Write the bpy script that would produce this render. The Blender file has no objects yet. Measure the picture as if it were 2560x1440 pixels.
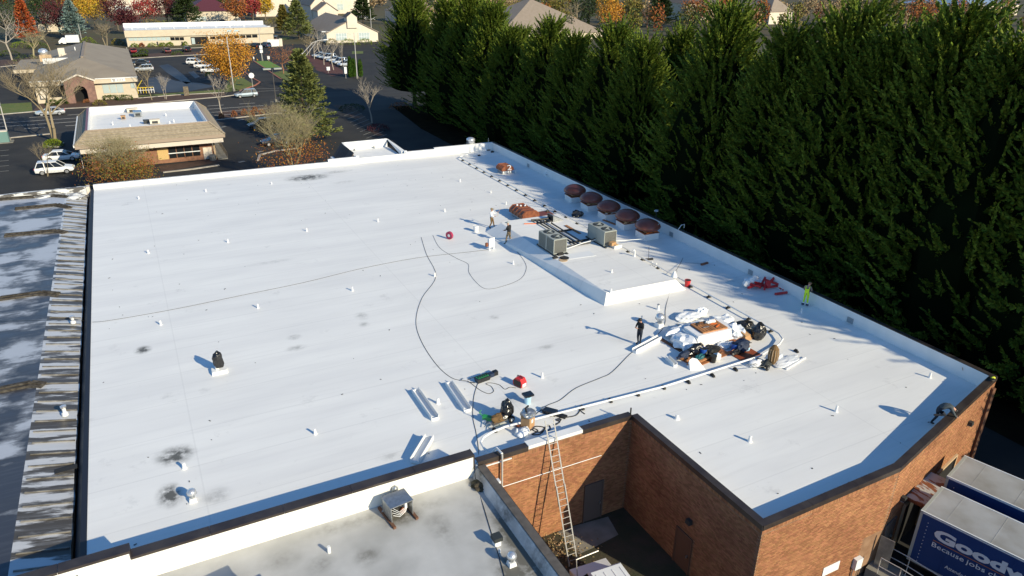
import bpy, bmesh, math, random
import numpy as np
from mathutils import Vector, Matrix, Euler, noise as mnoise
random.seed(7); RNG = np.random.default_rng(7)
S = bpy.context.scene; COL = S.collection
rad = math.radians
# ---------------------------------------------------------------- camera
CAM_H = 21.0
F_PX, PITCH, ROLL, YAW = 1830.7, 0.416742, 0.0134557, 0.481324
_fw = Vector((math.sin(YAW)*math.cos(PITCH), math.cos(YAW)*math.cos(PITCH), -math.sin(PITCH)))
_r = Vector((math.cos(YAW), -math.sin(YAW), 0)); _u = _r.cross(_fw)
_R = _r*math.cos(ROLL)+_u*math.sin(ROLL); _U = -_r*math.sin(ROLL)+_u*math.cos(ROLL)
cd = bpy.data.cameras.new('camera'); cam = bpy.data.objects.new('camera', cd); COL.objects.link(cam)
cd.sensor_width = 36; cd.lens = 36*F_PX/2560; cd.clip_end = 3000; cd.clip_start = .5
cam.matrix_world = Matrix(((_R.x, _U.x, -_fw.x, 0), (_R.y, _U.y, -_fw.y, 0), (_R.z, _U.z, -_fw.z, CAM_H), (0, 0, 0, 1)))
S.camera = cam
# ---------------------------------------------------------------- sky, sun, exposure
SUN_EL, SUN_ROT = rad(25.5), math.atan2(.39, -.92)
wd = bpy.data.worlds.new("World"); S.world = wd; wd.use_nodes = True
nt = wd.node_tree; bg = nt.nodes['Background']
sky = nt.nodes.new('ShaderNodeTexSky'); sky.sky_type = 'NISHITA'; sky.sun_disc = False
sky.sun_elevation = SUN_EL; sky.sun_rotation = SUN_ROT; sky.air_density = 1.0; sky.dust_density = .2; sky.ozone_density = 3.5
sat = nt.nodes.new('ShaderNodeHueSaturation'); sat.inputs['Saturation'].default_value = 1.16
nt.links.new(sky.outputs[0], sat.inputs['Color']); nt.links.new(sat.outputs[0], bg.inputs[0]); bg.inputs[1].default_value = .14
sl = bpy.data.lights.new('sun', 'SUN'); sl.energy = 5.0; sl.angle = rad(.53); sl.color = (1, .875, .63)
so = bpy.data.objects.new('sun', sl); COL.objects.link(so); so.location = (60, -140, 90)
so.rotation_euler = Vector((math.sin(SUN_ROT)*math.cos(SUN_EL), math.cos(SUN_ROT)*math.cos(SUN_EL), math.sin(SUN_EL))).to_track_quat('Z', 'Y').to_euler()
vs = S.view_settings; vs.view_transform = 'Standard'; vs.look = 'None'; vs.exposure = .27; vs.gamma = 1; vs.use_curve_mapping = False
# ---------------------------------------------------------------- helpers
G = -5.3                     # height of the ground below the white roof
def ray(px, py): return _fw + _R*((px-1280)/F_PX) + _U*((720-py)/F_PX)
def W(px, py, z=0.0):        # the place on the level z that a photo pixel sees
    d = ray(px, py); return Vector((0, 0, CAM_H)) + d*((z-CAM_H)/d.z)
def proj(p):
    d = Vector(p)-Vector((0, 0, CAM_H)); k = d.dot(_fw)
    return 1280+F_PX*d.dot(_R)/k, 720-F_PX*d.dot(_U)/k
def mpp(p): return (Vector(p)-Vector((0, 0, CAM_H))).dot(_fw)/F_PX
def zat(p, py):
    lo, hi = -20, 60
    for _ in range(50):
        m = (lo+hi)/2
        if proj((p[0], p[1], m))[1] > py: lo = m
        else: hi = m
    return m
OFF = {}
def tag(o, label=None, cat=None, group=None, kind=None):
    if label: o['label'] = label
    if cat: o['category'] = cat
    if group: o['group'] = group
    if kind: o['kind'] = kind
    return o
def thing(name, label, cat, loc=(0, 0, 0), rz=0, group=None):
    o = bpy.data.objects.new(name, None); COL.objects.link(o); o.empty_display_size = .3
    o.location = loc; o.rotation_euler = (0, 0, rz); OFF[o.name] = Vector(loc)
    return tag(o, label, cat, group)
def link(name, me, parent=None, loc=(0, 0, 0), rot=(0, 0, 0)):
    o = bpy.data.objects.new(name, me); COL.objects.link(o); o.location = loc; o.rotation_euler = rot
    if parent: o.parent = parent
    return o
def copy_tree(o, loc=None, rz=None, parent=None):
    c = o.copy(); COL.objects.link(c); c.parent = parent
    if loc is not None: c.location = loc
    if rz is not None: c.rotation_euler = (0, 0, rz)
    for ch in o.children: copy_tree(ch, None, None, c)
    return c
def npmesh(name, V, F, mat=None, smooth=False):
    V = np.asarray(V, np.float32); F = np.asarray(F, np.int32); k = F.shape[1]
    me = bpy.data.meshes.new(name); me.vertices.add(len(V)); me.vertices.foreach_set('co', V.ravel())
    me.loops.add(F.size); me.loops.foreach_set('vertex_index', F.ravel())
    me.polygons.add(len(F)); me.polygons.foreach_set('loop_start', np.arange(0, F.size, k, dtype=np.int32))
    me.polygons.foreach_set('loop_total', np.full(len(F), k, np.int32))
    me.polygons.foreach_set('use_smooth', np.full(len(F), smooth, bool))
    if mat: me.materials.append(mat)
    me.update(calc_edges=True); return me
class MB:
    def __init__(s): s.v = []; s.f = []; s.m = []; s.mi = 0
    def _add(s, vs, fs):
        b = len(s.v); s.v += [tuple(x) for x in vs]; s.f += [tuple(i+b for i in f) for f in fs]; s.m += [s.mi]*len(fs); return s
    def bx(s, x0, x1, y0, y1, z0, z1):
        return s._add([(x0,y0,z0),(x1,y0,z0),(x1,y1,z0),(x0,y1,z0),(x0,y0,z1),(x1,y0,z1),(x1,y1,z1),(x0,y1,z1)],
                      [(3,2,1,0),(4,5,6,7),(0,1,5,4),(1,2,6,5),(2,3,7,6),(3,0,4,7)])
    def box(s, c, d, rz=0, top=1.0, tilt=(0, 0)):
        M = Matrix.Rotation(rz, 3, 'Z') @ Matrix.Rotation(tilt[0], 3, 'X') @ Matrix.Rotation(tilt[1], 3, 'Y')
        vs = []
        for z, k in ((-.5, 1), (.5, top)):
            for x, y in ((-.5,-.5),(.5,-.5),(.5,.5),(-.5,.5)):
                vs.append(Vector(c)+M@Vector((x*d[0]*k, y*d[1]*k, z*d[2])))
        return s._add(vs, [(3,2,1,0),(4,5,6,7),(0,1,5,4),(1,2,6,5),(2,3,7,6),(3,0,4,7)])
    def bar(s, p, q, w, h, up=(0, 0, 1)):
        p, q = Vector(p), Vector(q); d = (q-p).normalized(); u = Vector(up)
        if abs(d.dot(u)) > .99: u = Vector((0, 1, 0))
        a = d.cross(u).normalized(); b = a.cross(d)
        vs = [e+a*(i*w/2)+b*(j*h/2) for e in (p, q) for i, j in ((-1,-1),(1,-1),(1,1),(-1,1))]
        return s._add(vs, [(0,1,2,3),(7,6,5,4),(0,4,5,1),(1,5,6,2),(2,6,7,3),(3,7,4,0)])
    def tube(s, pts, r, n=6, caps=True):
        pts = [Vector(p) for p in pts]; R = r if isinstance(r, (list, tuple)) else [r]*len(pts); vs = []; fs = []
        for i, p in enumerate(pts):
            d = (pts[min(i+1, len(pts)-1)]-pts[max(i-1, 0)]).normalized()
            a = d.cross(Vector((0, 0, 1)) if abs(d.z) < .95 else Vector((1, 0, 0))).normalized(); b = a.cross(d)
            vs += [p+a*(R[i]*math.cos(2*math.pi*k/n))+b*(R[i]*math.sin(2*math.pi*k/n)) for k in range(n)]
        for i in range(len(pts)-1):
            for k in range(n): fs.append((i*n+k, i*n+(k+1) % n, (i+1)*n+(k+1) % n, (i+1)*n+k))
        if caps: fs += [tuple(range(n))[::-1], tuple(range((len(pts)-1)*n, len(pts)*n))]
        return s._add(vs, fs)
    def lathe(s, prof, n=16, c=(0, 0, 0), axis='z', rot=None):
        vs = []; fs = []
        for r, z in prof:
            for k in range(n):
                a = 2*math.pi*k/n; p = Vector((r*math.cos(a), r*math.sin(a), z))
                if axis == 'y': p = Vector((p.x, z, p.y))
                if axis == 'x': p = Vector((z, p.x, p.y))
                if rot: p = rot@p
                vs.append(Vector(c)+p)
        for i in range(len(prof)-1):
            for k in range(n): fs.append((i*n+k, i*n+(k+1) % n, (i+1)*n+(k+1) % n, (i+1)*n+k))
        fs += [tuple(range(n))[::-1], tuple(range((len(prof)-1)*n, len(prof)*n))]
        return s._add(vs, fs)
    def poly(s, pts): return s._add(pts, [tuple(range(len(pts)))])
    def prism(s, pts, z0, z1, top=None):
        n = len(pts); t = top or pts
        vs = [(p[0], p[1], z0) for p in pts]+[(p[0], p[1], z1) for p in t]
        return s._add(vs, [tuple(range(n))[::-1], tuple(range(n, 2*n))]+[(i, (i+1) % n, n+(i+1) % n, n+i) for i in range(n)])
    def hull(s, pts):
        bm = bmesh.new()
        for p in pts: bm.verts.new(p)
        bmesh.ops.convex_hull(bm, input=bm.verts); bm.verts.index_update()
        vs = [v.co.copy() for v in bm.verts]; fs = [tuple(v.index for v in f.verts) for f in bm.faces]; bm.free()
        return s._add(vs, fs)
    def lump(s, c, d, seed=0, n=24, rough=.25, flat=True):
        """a crumpled sack-like mass: folded, creased skin resting on its base"""
        bm = bmesh.new(); bmesh.ops.create_icosphere(bm, subdivisions=3 if max(d) > .3 else 2, radius=1); bm.verts.index_update(); vs = []
        for v in bm.verts:
            p = v.co; q = Vector((p.x*1.7+seed*3.1, p.y*1.7-seed*1.7, p.z*1.7+seed))
            k = 1+rough*1.5*mnoise.noise(q)+rough*1.1*(.5-abs(mnoise.noise(q*2.3)))*1.3+rough*.5*(.4-abs(mnoise.noise(q*5.1)))
            z = c[2]+d[2]*p.z*k; vs.append((c[0]+d[0]*p.x*k, c[1]+d[1]*p.y*k, max(z, c[2]-d[2]*.85)))
        fs = [tuple(v.index for v in f.verts) for f in bm.faces]; bm.free(); return s._add(vs, fs)
    def mesh(s, name, mat, smooth=False, off=None):
        me = bpy.data.meshes.new(name); o = off or Vector((0, 0, 0))
        me.from_pydata([(v[0]-o[0], v[1]-o[1], v[2]-o[2]) for v in s.v], [], s.f)
        for m in (mat if isinstance(mat, (list, tuple)) else [mat]): me.materials.append(m)
        if isinstance(mat, (list, tuple)): me.polygons.foreach_set('material_index', s.m)
        if smooth: me.polygons.foreach_set('use_smooth', [True]*len(s.f))
        me.update(); return me
    def build(s, name, mat, parent=None, smooth=False, world=False, loc=(0, 0, 0), bevel=0, angle=None):
        off = None
        if world and parent: off = OFF[parent.name]
        o = link(name, s.mesh(name, mat, smooth, off), parent, loc)
        if bevel:
            b = o.modifiers.new('b', 'BEVEL'); b.width = bevel; b.segments = 2; b.limit_method = 'ANGLE'
        return o
# ---------------------------------------------------------------- materials
def mat(name, c, r=.7, m=0, c2=None, ns=3.0, bump=0, bs=20, rnd=0, hue=0, st=(1, 1, 1), lo=.35, hi=.65, spec=.5, det=5, trans=0):
    M = bpy.data.materials.new(name); M.use_nodes = True; t = M.node_tree; N = t.nodes; L = t.links; b = N['Principled BSDF']
    b.inputs['Roughness'].default_value = r; b.inputs['Metallic'].default_value = m
    b.inputs['Specular IOR Level'].default_value = spec
    col = None
    tc = N.new('ShaderNodeTexCoord'); mp = N.new('ShaderNodeMapping'); mp.inputs['Scale'].default_value = st
    L.new(tc.outputs['Object'], mp.inputs['Vector'])
    rgb = N.new('ShaderNodeRGB'); rgb.outputs[0].default_value = (*c, 1); col = rgb.outputs[0]
    if c2:
        n = N.new('ShaderNodeTexNoise'); n.inputs['Scale'].default_value = ns; n.inputs['Detail'].default_value = det
        L.new(mp.outputs[0], n.inputs['Vector'])
        mr = N.new('ShaderNodeMapRange'); mr.inputs[1].default_value = lo; mr.inputs[2].default_value = hi
        L.new(n.outputs['Fac'], mr.inputs[0])
        mx = N.new('ShaderNodeMix'); mx.data_type = 'RGBA'; L.new(mr.outputs[0], mx.inputs[0]); L.new(col, mx.inputs[6]); mx.inputs[7].default_value = (*c2, 1)
        col = mx.outputs[2]
    if rnd or hue:
        ge = N.new('ShaderNodeNewGeometry'); oi = N.new('ShaderNodeObjectInfo')
        ad = N.new('ShaderNodeMath'); ad.operation = 'ADD'; L.new(ge.outputs['Random Per Island'], ad.inputs[0]); L.new(oi.outputs['Random'], ad.inputs[1])
        fr = N.new('ShaderNodeMath'); fr.operation = 'FRACT'; L.new(ad.outputs[0], fr.inputs[0])
        hs = N.new('ShaderNodeHueSaturation'); L.new(col, hs.inputs['Color'])
        m1 = N.new('ShaderNodeMapRange'); m1.inputs[3].default_value = 1-rnd; m1.inputs[4].default_value = 1+rnd; L.new(fr.outputs[0], m1.inputs[0]); L.new(m1.outputs[0], hs.inputs['Value'])
        if hue:
            f2 = N.new('ShaderNodeMath'); f2.operation = 'MULTIPLY'; f2.inputs[1].default_value = 7.3; L.new(fr.outputs[0], f2.inputs[0])
            f3 = N.new('ShaderNodeMath'); f3.operation = 'FRACT'; L.new(f2.outputs[0], f3.inputs[0])
            m2 = N.new('ShaderNodeMapRange'); m2.inputs[3].default_value = .5-hue; m2.inputs[4].default_value = .5+hue; L.new(f3.outputs[0], m2.inputs[0]); L.new(m2.outputs[0], hs.inputs['Hue'])
        col = hs.outputs[0]
    L.new(col, b.inputs['Base Color'])
    if trans:
        b.inputs['Transmission Weight'].default_value = trans
    if bump:
        n = N.new('ShaderNodeTexNoise'); n.inputs['Scale'].default_value = bs; n.inputs['Detail'].default_value = 4; L.new(mp.outputs[0], n.inputs['Vector'])
        bp = N.new('ShaderNodeBump'); bp.inputs['Strength'].default_value = bump; bp.inputs['Distance'].default_value = .05
        L.new(n.outputs['Fac'], bp.inputs['Height']); L.new(bp.outputs[0], b.inputs['Normal'])
    return M
def stains(M, spots, colr=(.12, .12, .11), ns=2.2):
    """soot and dirt marks on a roof: list of (x, y, rx, ry, strength), each broken up by noise"""
    t = M.node_tree; N = t.nodes; L = t.links; b = N['Principled BSDF']
    src = b.inputs['Base Color'].links[0].from_socket
    ge = N.new('ShaderNodeNewGeometry')
    no = N.new('ShaderNodeTexNoise'); no.inputs['Scale'].default_value = ns; no.inputs['Detail'].default_value = 6; no.inputs['Roughness'].default_value = .65
    L.new(ge.outputs['Position'], no.inputs['Vector'])
    tot = None
    for x, y, rx, ry, k in spots:
        mp = N.new('ShaderNodeMapping'); mp.vector_type = 'POINT'
        mp.inputs['Location'].default_value = (-x/rx, -y/ry, 0); mp.inputs['Scale'].default_value = (1/rx, 1/ry, 0)
        L.new(ge.outputs['Position'], mp.inputs[0])
        ln = N.new('ShaderNodeVectorMath'); ln.operation = 'LENGTH'; L.new(mp.outputs[0], ln.inputs[0])
        mr = N.new('ShaderNodeMapRange'); mr.interpolation_type = 'SMOOTHSTEP'; mr.inputs[1].default_value = 1; mr.inputs[2].default_value = 0; mr.inputs[4].default_value = k
        L.new(ln.outputs['Value'], mr.inputs[0])
        if tot is None: tot = mr.outputs[0]
        else:
            a = N.new('ShaderNodeMath'); a.operation = 'MAXIMUM'; L.new(tot, a.inputs[0]); L.new(mr.outputs[0], a.inputs[1]); tot = a.outputs[0]
    nr = N.new('ShaderNodeMapRange'); nr.inputs[1].default_value = .30; nr.inputs[2].default_value = .60; L.new(no.outputs['Fac'], nr.inputs[0])
    mu = N.new('ShaderNodeMath'); mu.operation = 'MULTIPLY'; mu.use_clamp = True; L.new(tot, mu.inputs[0]); L.new(nr.outputs[0], mu.inputs[1])
    mx = N.new('ShaderNodeMix'); mx.data_type = 'RGBA'; L.new(mu.outputs[0], mx.inputs[0]); L.new(src, mx.inputs[6]); mx.inputs[7].default_value = (*colr, 1)
    L.new(mx.outputs[2], b.inputs['Base Color']); return M
MT = {}
def dm(k, *a, **kw): MT[k] = mat(k, *a, **kw); return MT[k]
dm('membrane', (.80, .80, .775), .55, c2=(.73, .73, .715), ns=.35, bump=.12, bs=1.6, st=(.35, 1.6, 1), spec=.3)
dm('white', (.78, .78, .77), .6, c2=(.72, .73, .72), ns=1.2, spec=.3)
dm('cream_parapet', (.80, .79, .74), .6, c2=(.74, .73, .68), ns=.9, spec=.3)
dm('coping', (.030, .022, .020), .42, c2=(.05, .04, .034), ns=1.5)
dm('dark_edge', (.012, .012, .02), .6)
dm('brick', (.37, .18, .092), .9, c2=(.25, .115, .06), ns=.6, rnd=.24, hue=.008, spec=.1, lo=.3, hi=.72)
dm('mortar', (.30, .19, .12), .95, c2=(.22, .13, .08), ns=2, spec=.1)
dm('stone_brown', (.26, .15, .115), .85, c2=(.17, .10, .085), ns=1.6)
dm('brick_far', (.36, .18, .10), .85, c2=(.25, .12, .075), ns=2.5, rnd=.2)
dm('galv', (.45, .47, .48), .35, m=.8, c2=(.34, .36, .37), ns=6)
dm('alu', (.70, .71, .72), .3, m=.7); dm('ladder_alu', (.30, .30, .30), .5, m=.3)
dm('steel_white', (.75, .77, .78), .4)
dm('rust', (.30, .095, .035), .55, c2=(.17, .05, .022), ns=4, rnd=.1)
dm('dome_brown', (.21, .062, .040), .36, c2=(.15, .045, .03), ns=2.2, spec=.5)
dm('black', (.012, .012, .012), .5)
dm('bag', (.01, .01, .011), .22, spec=.7, bump=.6, bs=9)
dm('rubber', (.02, .02, .02), .8)
dm('ac_grey', (.33, .35, .32), .5)
dm('ac_fin', (.13, .125, .115), .6, c2=(.09, .085, .08), ns=14)
dm('ac_dark', (.03, .035, .035), .6)
dm('wood', (.42, .20, .08), .75, c2=(.30, .13, .05), ns=5, st=(1, 6, 1), rnd=.25)
dm('ply', (.36, .15, .055), .7, c2=(.26, .09, .035), ns=2)
dm('redboard', (.26, .06, .022), .6)
dm('card', (.45, .27, .13), .85, c2=(.40, .23, .11), ns=3)
dm('tan', (.50, .36, .22), .8)
dm('red', (.55, .025, .03), .4); dm('orange', (.75, .17, .03), .45); dm('green', (.02, .24, .07), .45)
dm('blue', (.02, .09, .38), .4); dm('teal', (.01, .10, .11), .5); dm('ltblue', (.38, .60, .75), .5)
dm('yellow', (.75, .55, .03), .5); dm('hivis', (.58, .85, .02), .6); dm('navy', (.012, .025, .06), .7)
dm('skin', (.48, .26, .18), .6); dm('hair', (.22, .12, .06), .8); dm('shirt_white', (.75, .76, .78), .8)
dm('shirt_black', (.012, .012, .014), .85); dm('shirt_brown', (.26, .19, .16), .85); dm('shirt_grey', (.05, .065, .075), .85)
dm('pants_brown', (.15, .085, .03), .85); dm('camo', (.20, .14, .08), .9, c2=(.045, .05, .035), ns=9, lo=.45, hi=.55)
dm('jeans', (.012, .018, .03), .9); dm('boot', (.03, .018, .012), .8)
dm('poly_white', (.80, .82, .84), .25, c2=(.70, .74, .78), ns=3, bump=.5, bs=5)
dm('sheet_white', (.80, .80, .80), .5, bump=.25, bs=4)
dm('asphalt', (.033, .033, .034), .9, c2=(.046, .045, .043), ns=.25, bump=.1, bs=30, spec=.15)
dm('road', (.044, .043, .043), .9, c2=(.056, .055, .053), ns=.4, st=(.1, 1, 1), spec=.15)
dm('asphalt_wet', (.020, .021, .026), .56, c2=(.05, .054, .065), ns=.11, st=(1, .5, 1), spec=.22)
dm('ground', (.06, .058, .02), .95, c2=(.07, .05, .022), ns=.05)
dm('grass', (.085, .13, .018), .95, c2=(.13, .14, .03), ns=1.2, bump=.5, bs=30)
dm('grass_bright', (.10, .22, .02), .95, c2=(.12, .20, .03), ns=1)
dm('mulch', (.055, .028, .018), .95, c2=(.085, .045, .03), ns=1.5, bump=.5, bs=30)
dm('mulch_red', (.10, .03, .02), .95, c2=(.075, .024, .018), ns=1.5)
dm('shaded_bed', (.022, .015, .010), 1, c2=(.03, .022, .012), ns=.7, spec=0)  # bed coloured near black in place of the deep shade under the trees
dm('dirt', (.06, .045, .03), .95, c2=(.035, .04, .02), ns=1.2, bump=.6, bs=12)
dm('concrete', (.26, .25, .22), .9, c2=(.18, .175, .15), ns=1.2, spec=.1)
dm('kerb', (.42, .39, .34), .85, c2=(.32, .29, .25), ns=1); dm('kerb_red', (.35, .13, .08), .85)
dm('line', (.45, .44, .42), .8); dm('faint_line', (.20, .20, .19), .85)
dm('bark', (.20, .165, .12), .9, c2=(.11, .09, .06), ns=3); dm('bark_dark', (.07, .05, .035), .9); dm('bark_pale', (.42, .36, .28), .9, c2=(.3, .25, .19), ns=3)
dm('twig', (.26, .21, .13), .9); dm('twig_grey', (.34, .30, .25), .9); dm('twig_olive', (.29, .25, .14), .9); dm('twig_rust', (.26, .13, .07), .9)
def leaf(k, c, rnd=.35, hue=.02, r=.6): return dm(k, c, r, rnd=rnd, hue=hue, spec=.12)
leaf('cypress', (.112, .158, .020), .5, .022); dm('cypress_shade', (.006, .010, .004), 1, spec=0)
leaf('fir', (.135, .155, .048), .4, .02); leaf('fir_dark', (.035, .055, .018), .4); leaf('spruce_blue', (.17, .24, .22), .3)
leaf('orange_leaf', (.42, .19, .02), .35, .018); leaf('red_leaf', (.28, .045, .04), .4); leaf('redorange_leaf', (.38, .10, .035), .35)  # both reds muted to stand in for distance haze
leaf('maroon_leaf', (.085, .022, .026), .4); leaf('yellow_leaf', (.45, .29, .03), .3, .02); leaf('gold_leaf', (.46, .22, .03), .35, .015)
leaf('rust_leaf', (.28, .10, .03), .4, .02); leaf('olive_leaf', (.17, .145, .035), .4, .03); leaf('bush_green', (.055, .085, .016), .35)
leaf('bush_light', (.14, .19, .02), .3); leaf('bush_rust', (.26, .11, .05), .35); leaf('thuja', (.045, .095, .014), .35); leaf('pale_leaf', (.30, .22, .12), .35)
dm('roof_shingle', (.29, .245, .185), .9, c2=(.25, .21, .16), ns=.3); dm('roof_tan', (.27, .22, .175), .9, c2=(.24, .195, .15), ns=1); dm('roof_dark', (.10, .085, .075), .9)
dm('roof_maroon', (.085, .02, .03), .7); dm('stucco', (.58, .50, .38), .85, c2=(.52, .45, .34), ns=1); dm('stucco_pale', (.68, .61, .50), .85, c2=(.62, .55, .45), ns=.6)
dm('fascia_pale', (.62, .56, .48), .7); dm('fascia_brown', (.33, .26, .20), .7); dm('shake', (.36, .30, .215), .9, c2=(.26, .215, .15), ns=3, rnd=.12)
dm('shake_dark', (.10, .075, .065), .9, rnd=.2); dm('plum', (.20, .10, .13), .6)
dm('glass', (.012, .015, .018), .12, spec=.35); dm('glass_pale', (.42, .50, .50), .15, spec=.8); dm('window_frame', (.06, .06, .06), .5)
dm('osb', (.60, .42, .18), .8, c2=(.5, .33, .13), ns=9)
dm('pipe_grey', (.42, .42, .41), .6); dm('pole', (.55, .53, .50), .5, m=.3); dm('pole_dark', (.10, .09, .08), .5)
dm('trailer_blue', (.009, .036, .135), .5, c2=(.012, .042, .15), ns=.8, spec=.3); dm('trailer_roof', (.55, .56, .56), .3, m=.35, c2=(.40, .39, .36), ns=.7, bump=.25, bs=1.3)
dm('letter', (.62, .64, .66), .5); dm('letter_orange', (.5, .17, .06), .5); dm('letter_dark', (.05, .04, .04), .6)
dm('door_grey', (.13, .10, .085), .8, spec=.1); dm('door_brown', (.16, .085, .055), .8, spec=.1); dm('recess', (.008, .008, .009), .9)
dm('patina', (.13, .24, .22), .7); dm('coil_pink', (.35, .03, .08), .5); dm('glove', (.65, .70, .05), .7)
# ================================================================ ground
def sheet(name, pts, m, dz, label=None): 
    o = MB().poly([(p[0], p[1], G+dz) for p in pts]).build(name, m); o['kind'] = 'structure'; return o
def wsheet(name, px, m, dz): return sheet(name, [W(x, y, G) for x, y in px], m, dz)
sheet('ground', [(-900, -300), (1400, -300), (1400, 1500), (-900, 1500)], MT['ground'], -.02)
sheet('parking_lot', [(-70, -60), (75, -60), (75, 170), (95, 270), (-70, 270)], MT['asphalt'], 0)
sheet('road', [(-90, 141), (130, 139), (130, 164), (-90, 166)], MT['road'], .004)
for q in ([(398, 164), (420, 160), (440, 172), (462, 190), (478, 206), (466, 210), (440, 196), (415, 180)], [(372, 196), (400, 190), (440, 202), (500, 208), (540, 216), (470, 228), (400, 232), (366, 226)], [(345, 160), (372, 158), (380, 168), (350, 172)], [(470, 180), (484, 178), (500, 192), (488, 196)]): wsheet('wet_patch', q, MT['asphalt_wet'], .005)
sheet('shaded_bed', [(44.5, -30), (64, -30), (64, 137), (47, 143), (44.5, 120)], MT['shaded_bed'], .006)
wsheet('courtyard', [(1180, 1300), (1420, 1270), (1620, 1240), (1790, 1500), (1250, 1520)], MT['dirt'], .004)
wsheet('concrete_pad', [(1395, 1330), (1425, 1318), (1520, 1292), (1546, 1337), (1483, 1370), (1447, 1386)], MT['concrete'], .012)
for nm, px, m in (
    ('planting_strip', [(545, 279), (690, 262), (705, 283), (552, 299)], 'mulch'),
    ('planting_strip', [(108, 252), (340, 242), (560, 232), (566, 241), (330, 262), (150, 272), (80, 279)], 'mulch'),
    ('lawn', [(0, 260), (78, 256), (82, 279), (0, 285)], 'grass'),
    ('lawn', [(345, 239), (470, 230), (585, 221), (600, 226), (560, 231), (345, 243)], 'grass'),
    ('lawn', [(572, 196), (600, 190), (637, 213), (600, 226), (560, 221)], 'grass'),
    ('lawn', [(636, 153), (672, 152), (704, 169), (664, 170)], 'grass_bright'),
    ('lawn', [(681, 182), (710, 176), (760, 196), (735, 208), (712, 200)], 'grass'),
    ('mulch_bed', [(764, 139), (792, 136), (850, 172), (868, 184), (832, 191), (792, 176)], 'mulch_red'),
    ('planting_strip', [(318, 137), (430, 131), (525, 128), (530, 135), (430, 140), (322, 146)], 'mulch'),
    ('lawn', [(318, 139), (370, 134), (370, 141), (322, 144)], 'grass'),
    ('mulch_bed', [(396, 415), (545, 397), (552, 404), (405, 431)], 'mulch'),
    ('planting_strip', [(828, 262), (880, 262), (925, 305), (965, 345), (990, 352), (1000, 380), (930, 330), (870, 285)], 'mulch'),
    ('planting_strip', [(0, 150), (60, 146), (95, 138), (98, 150), (0, 166)], 'mulch'),
    ('lawn', [(690, 96), (722, 92), (726, 98), (694, 102)], 'grass'),
    ('lawn', [(880, 128), (908, 128), (908, 134), (880, 135)], 'grass')):
    wsheet(nm, px, MT[m], .012)
def kerb(px, m='kerb', w=.3, h=.14):
    b = MB(); P = [W(x, y, G) for x, y in px]
    for p, q in zip(P, P[1:]): b.bar((p.x, p.y, G+h/2), (q.x, q.y, G+h/2), w, h)
    o = b.build('kerb', MT[m]); o['kind'] = 'structure'
kerb([(0, 287), (82, 280), (150, 273), (330, 263), (560, 242), (600, 236)])
kerb([(600, 227), (638, 214)], 'kerb_red'); kerb([(638, 214), (650, 206), (632, 196), (605, 176), (596, 165)], 'kerb_red')
kerb([(634, 153), (662, 171), (700, 197), (735, 209)], 'kerb_red')
kerb([(540, 301), (690, 284), (705, 284)]); kerb([(0, 350), (30, 345), (140, 334)])
kerb([(318, 148), (430, 141), (560, 134)]); kerb([(345, 246), (440, 238), (560, 232)])
kerb([(408, 432), (480, 424), (548, 414)]); kerb([(645, 402), (650, 388), (690, 378), (740, 372)]); kerb([(0, 168), (90, 158)])
kerb([(108, 362), (122, 368), (150, 368), (158, 358)]); kerb([(425, 123), (660, 112)])
b = MB()
def stripe(x0, y0, x1, y1, w=.12):
    p, q = W(x0, y0, G), W(x1, y1, G); b.bar((p.x, p.y, G+.016), (q.x, q.y, G+.016), w, .012)
for y in (147.2, 150.6, 154.2, 157.8):
    if y in (150.6, 154.2):
        b.bar((-80, y, G+.014), (24, y-.8, G+.014), .13, .012)
    else:
        for k in range(18): b.bar((-70+k*6, y-k*.05, G+.014), (-67+k*6, y-k*.05-.02, G+.014), .14, .012)
o = b.build('lane_markings', MT['line']); o['kind'] = 'structure'
b = MB()
for k in range(9): stripe(860+k*8, 290+k*8, 895+k*9, 276+k*7.5)
for k in range(5): stripe(0, 377+k*13, 22, 375+k*13)
for k in range(7): stripe(345, 182+k*7, 385, 178+k*7)
for k in range(6): stripe(500, 180+k*4, 535, 178+k*4)
stripe(640, 222, 697, 221, .2); stripe(640, 229, 697, 226, .2)
for x, y in ((603, 300), (558, 318), (605, 405), (650, 380)): stripe(x-8, y+1, x+6, y-2, .5)
o = b.build('parking_lines', MT['faint_line']); o['kind'] = 'structure'
# ================================================================ the brick building with the white roof
X0, X1, YB = -4.48, 39.3, 81.2
bld = thing('brick_building', 'large brick building under a wide new white roof, filling the middle of the photo', 'building', (17, 50, G))
E1, E2, E3, E4 = (11.5, 24.56), (19.68, 24.56), (19.68, 15.68), (27.95, 15.68)
E5, E6, E7, E8 = (39.3, 18.35), (39.3, 80.7), (-4.4, 81.9), (-4.48, 24.62)
outer = [E8, E1, E2, E3, E4, E5, E6, E7]
MB().prism(outer, G-.2, -.03).build('wall', MT['mortar'], bld, world=True)
spots = [(W(x, y).x, W(x, y).y, rx, ry, k) for x, y, rx, ry, k in (
    (438, 1138, 1.1, 1.0, 1.6), (425, 1238, .7, 1.1, 1.7), (540, 1240, .9, .8, .5), (357, 875, .6, .7, 1.5), (770, 444, 3.0, 1.7, 1.5), (840, 430, 2.2, 1.0, .5),
    (740, 870, .8, .5, .55), (905, 790, .6, .8, .45), (735, 843, .6, .5, .55), (910, 811, .5, .5, .5), (1235, 793, .5, .5, .4), (1365, 868, .8, .4, .45), (1290, 1000, 1.6, 1.1, .25), (1245, 1025, 1.2, .8, .2),
    (860, 455, 2.0, .8, .3), (680, 655, 2.5, .5, .25), (980, 1140, 1.0, .5, .35), (1450, 1020, .6, .3, .5), (1560, 845, 1.5, 1, .18), (1690, 800, 2, 1.5, .15))]
stains(MT['membrane'], spots)
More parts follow.
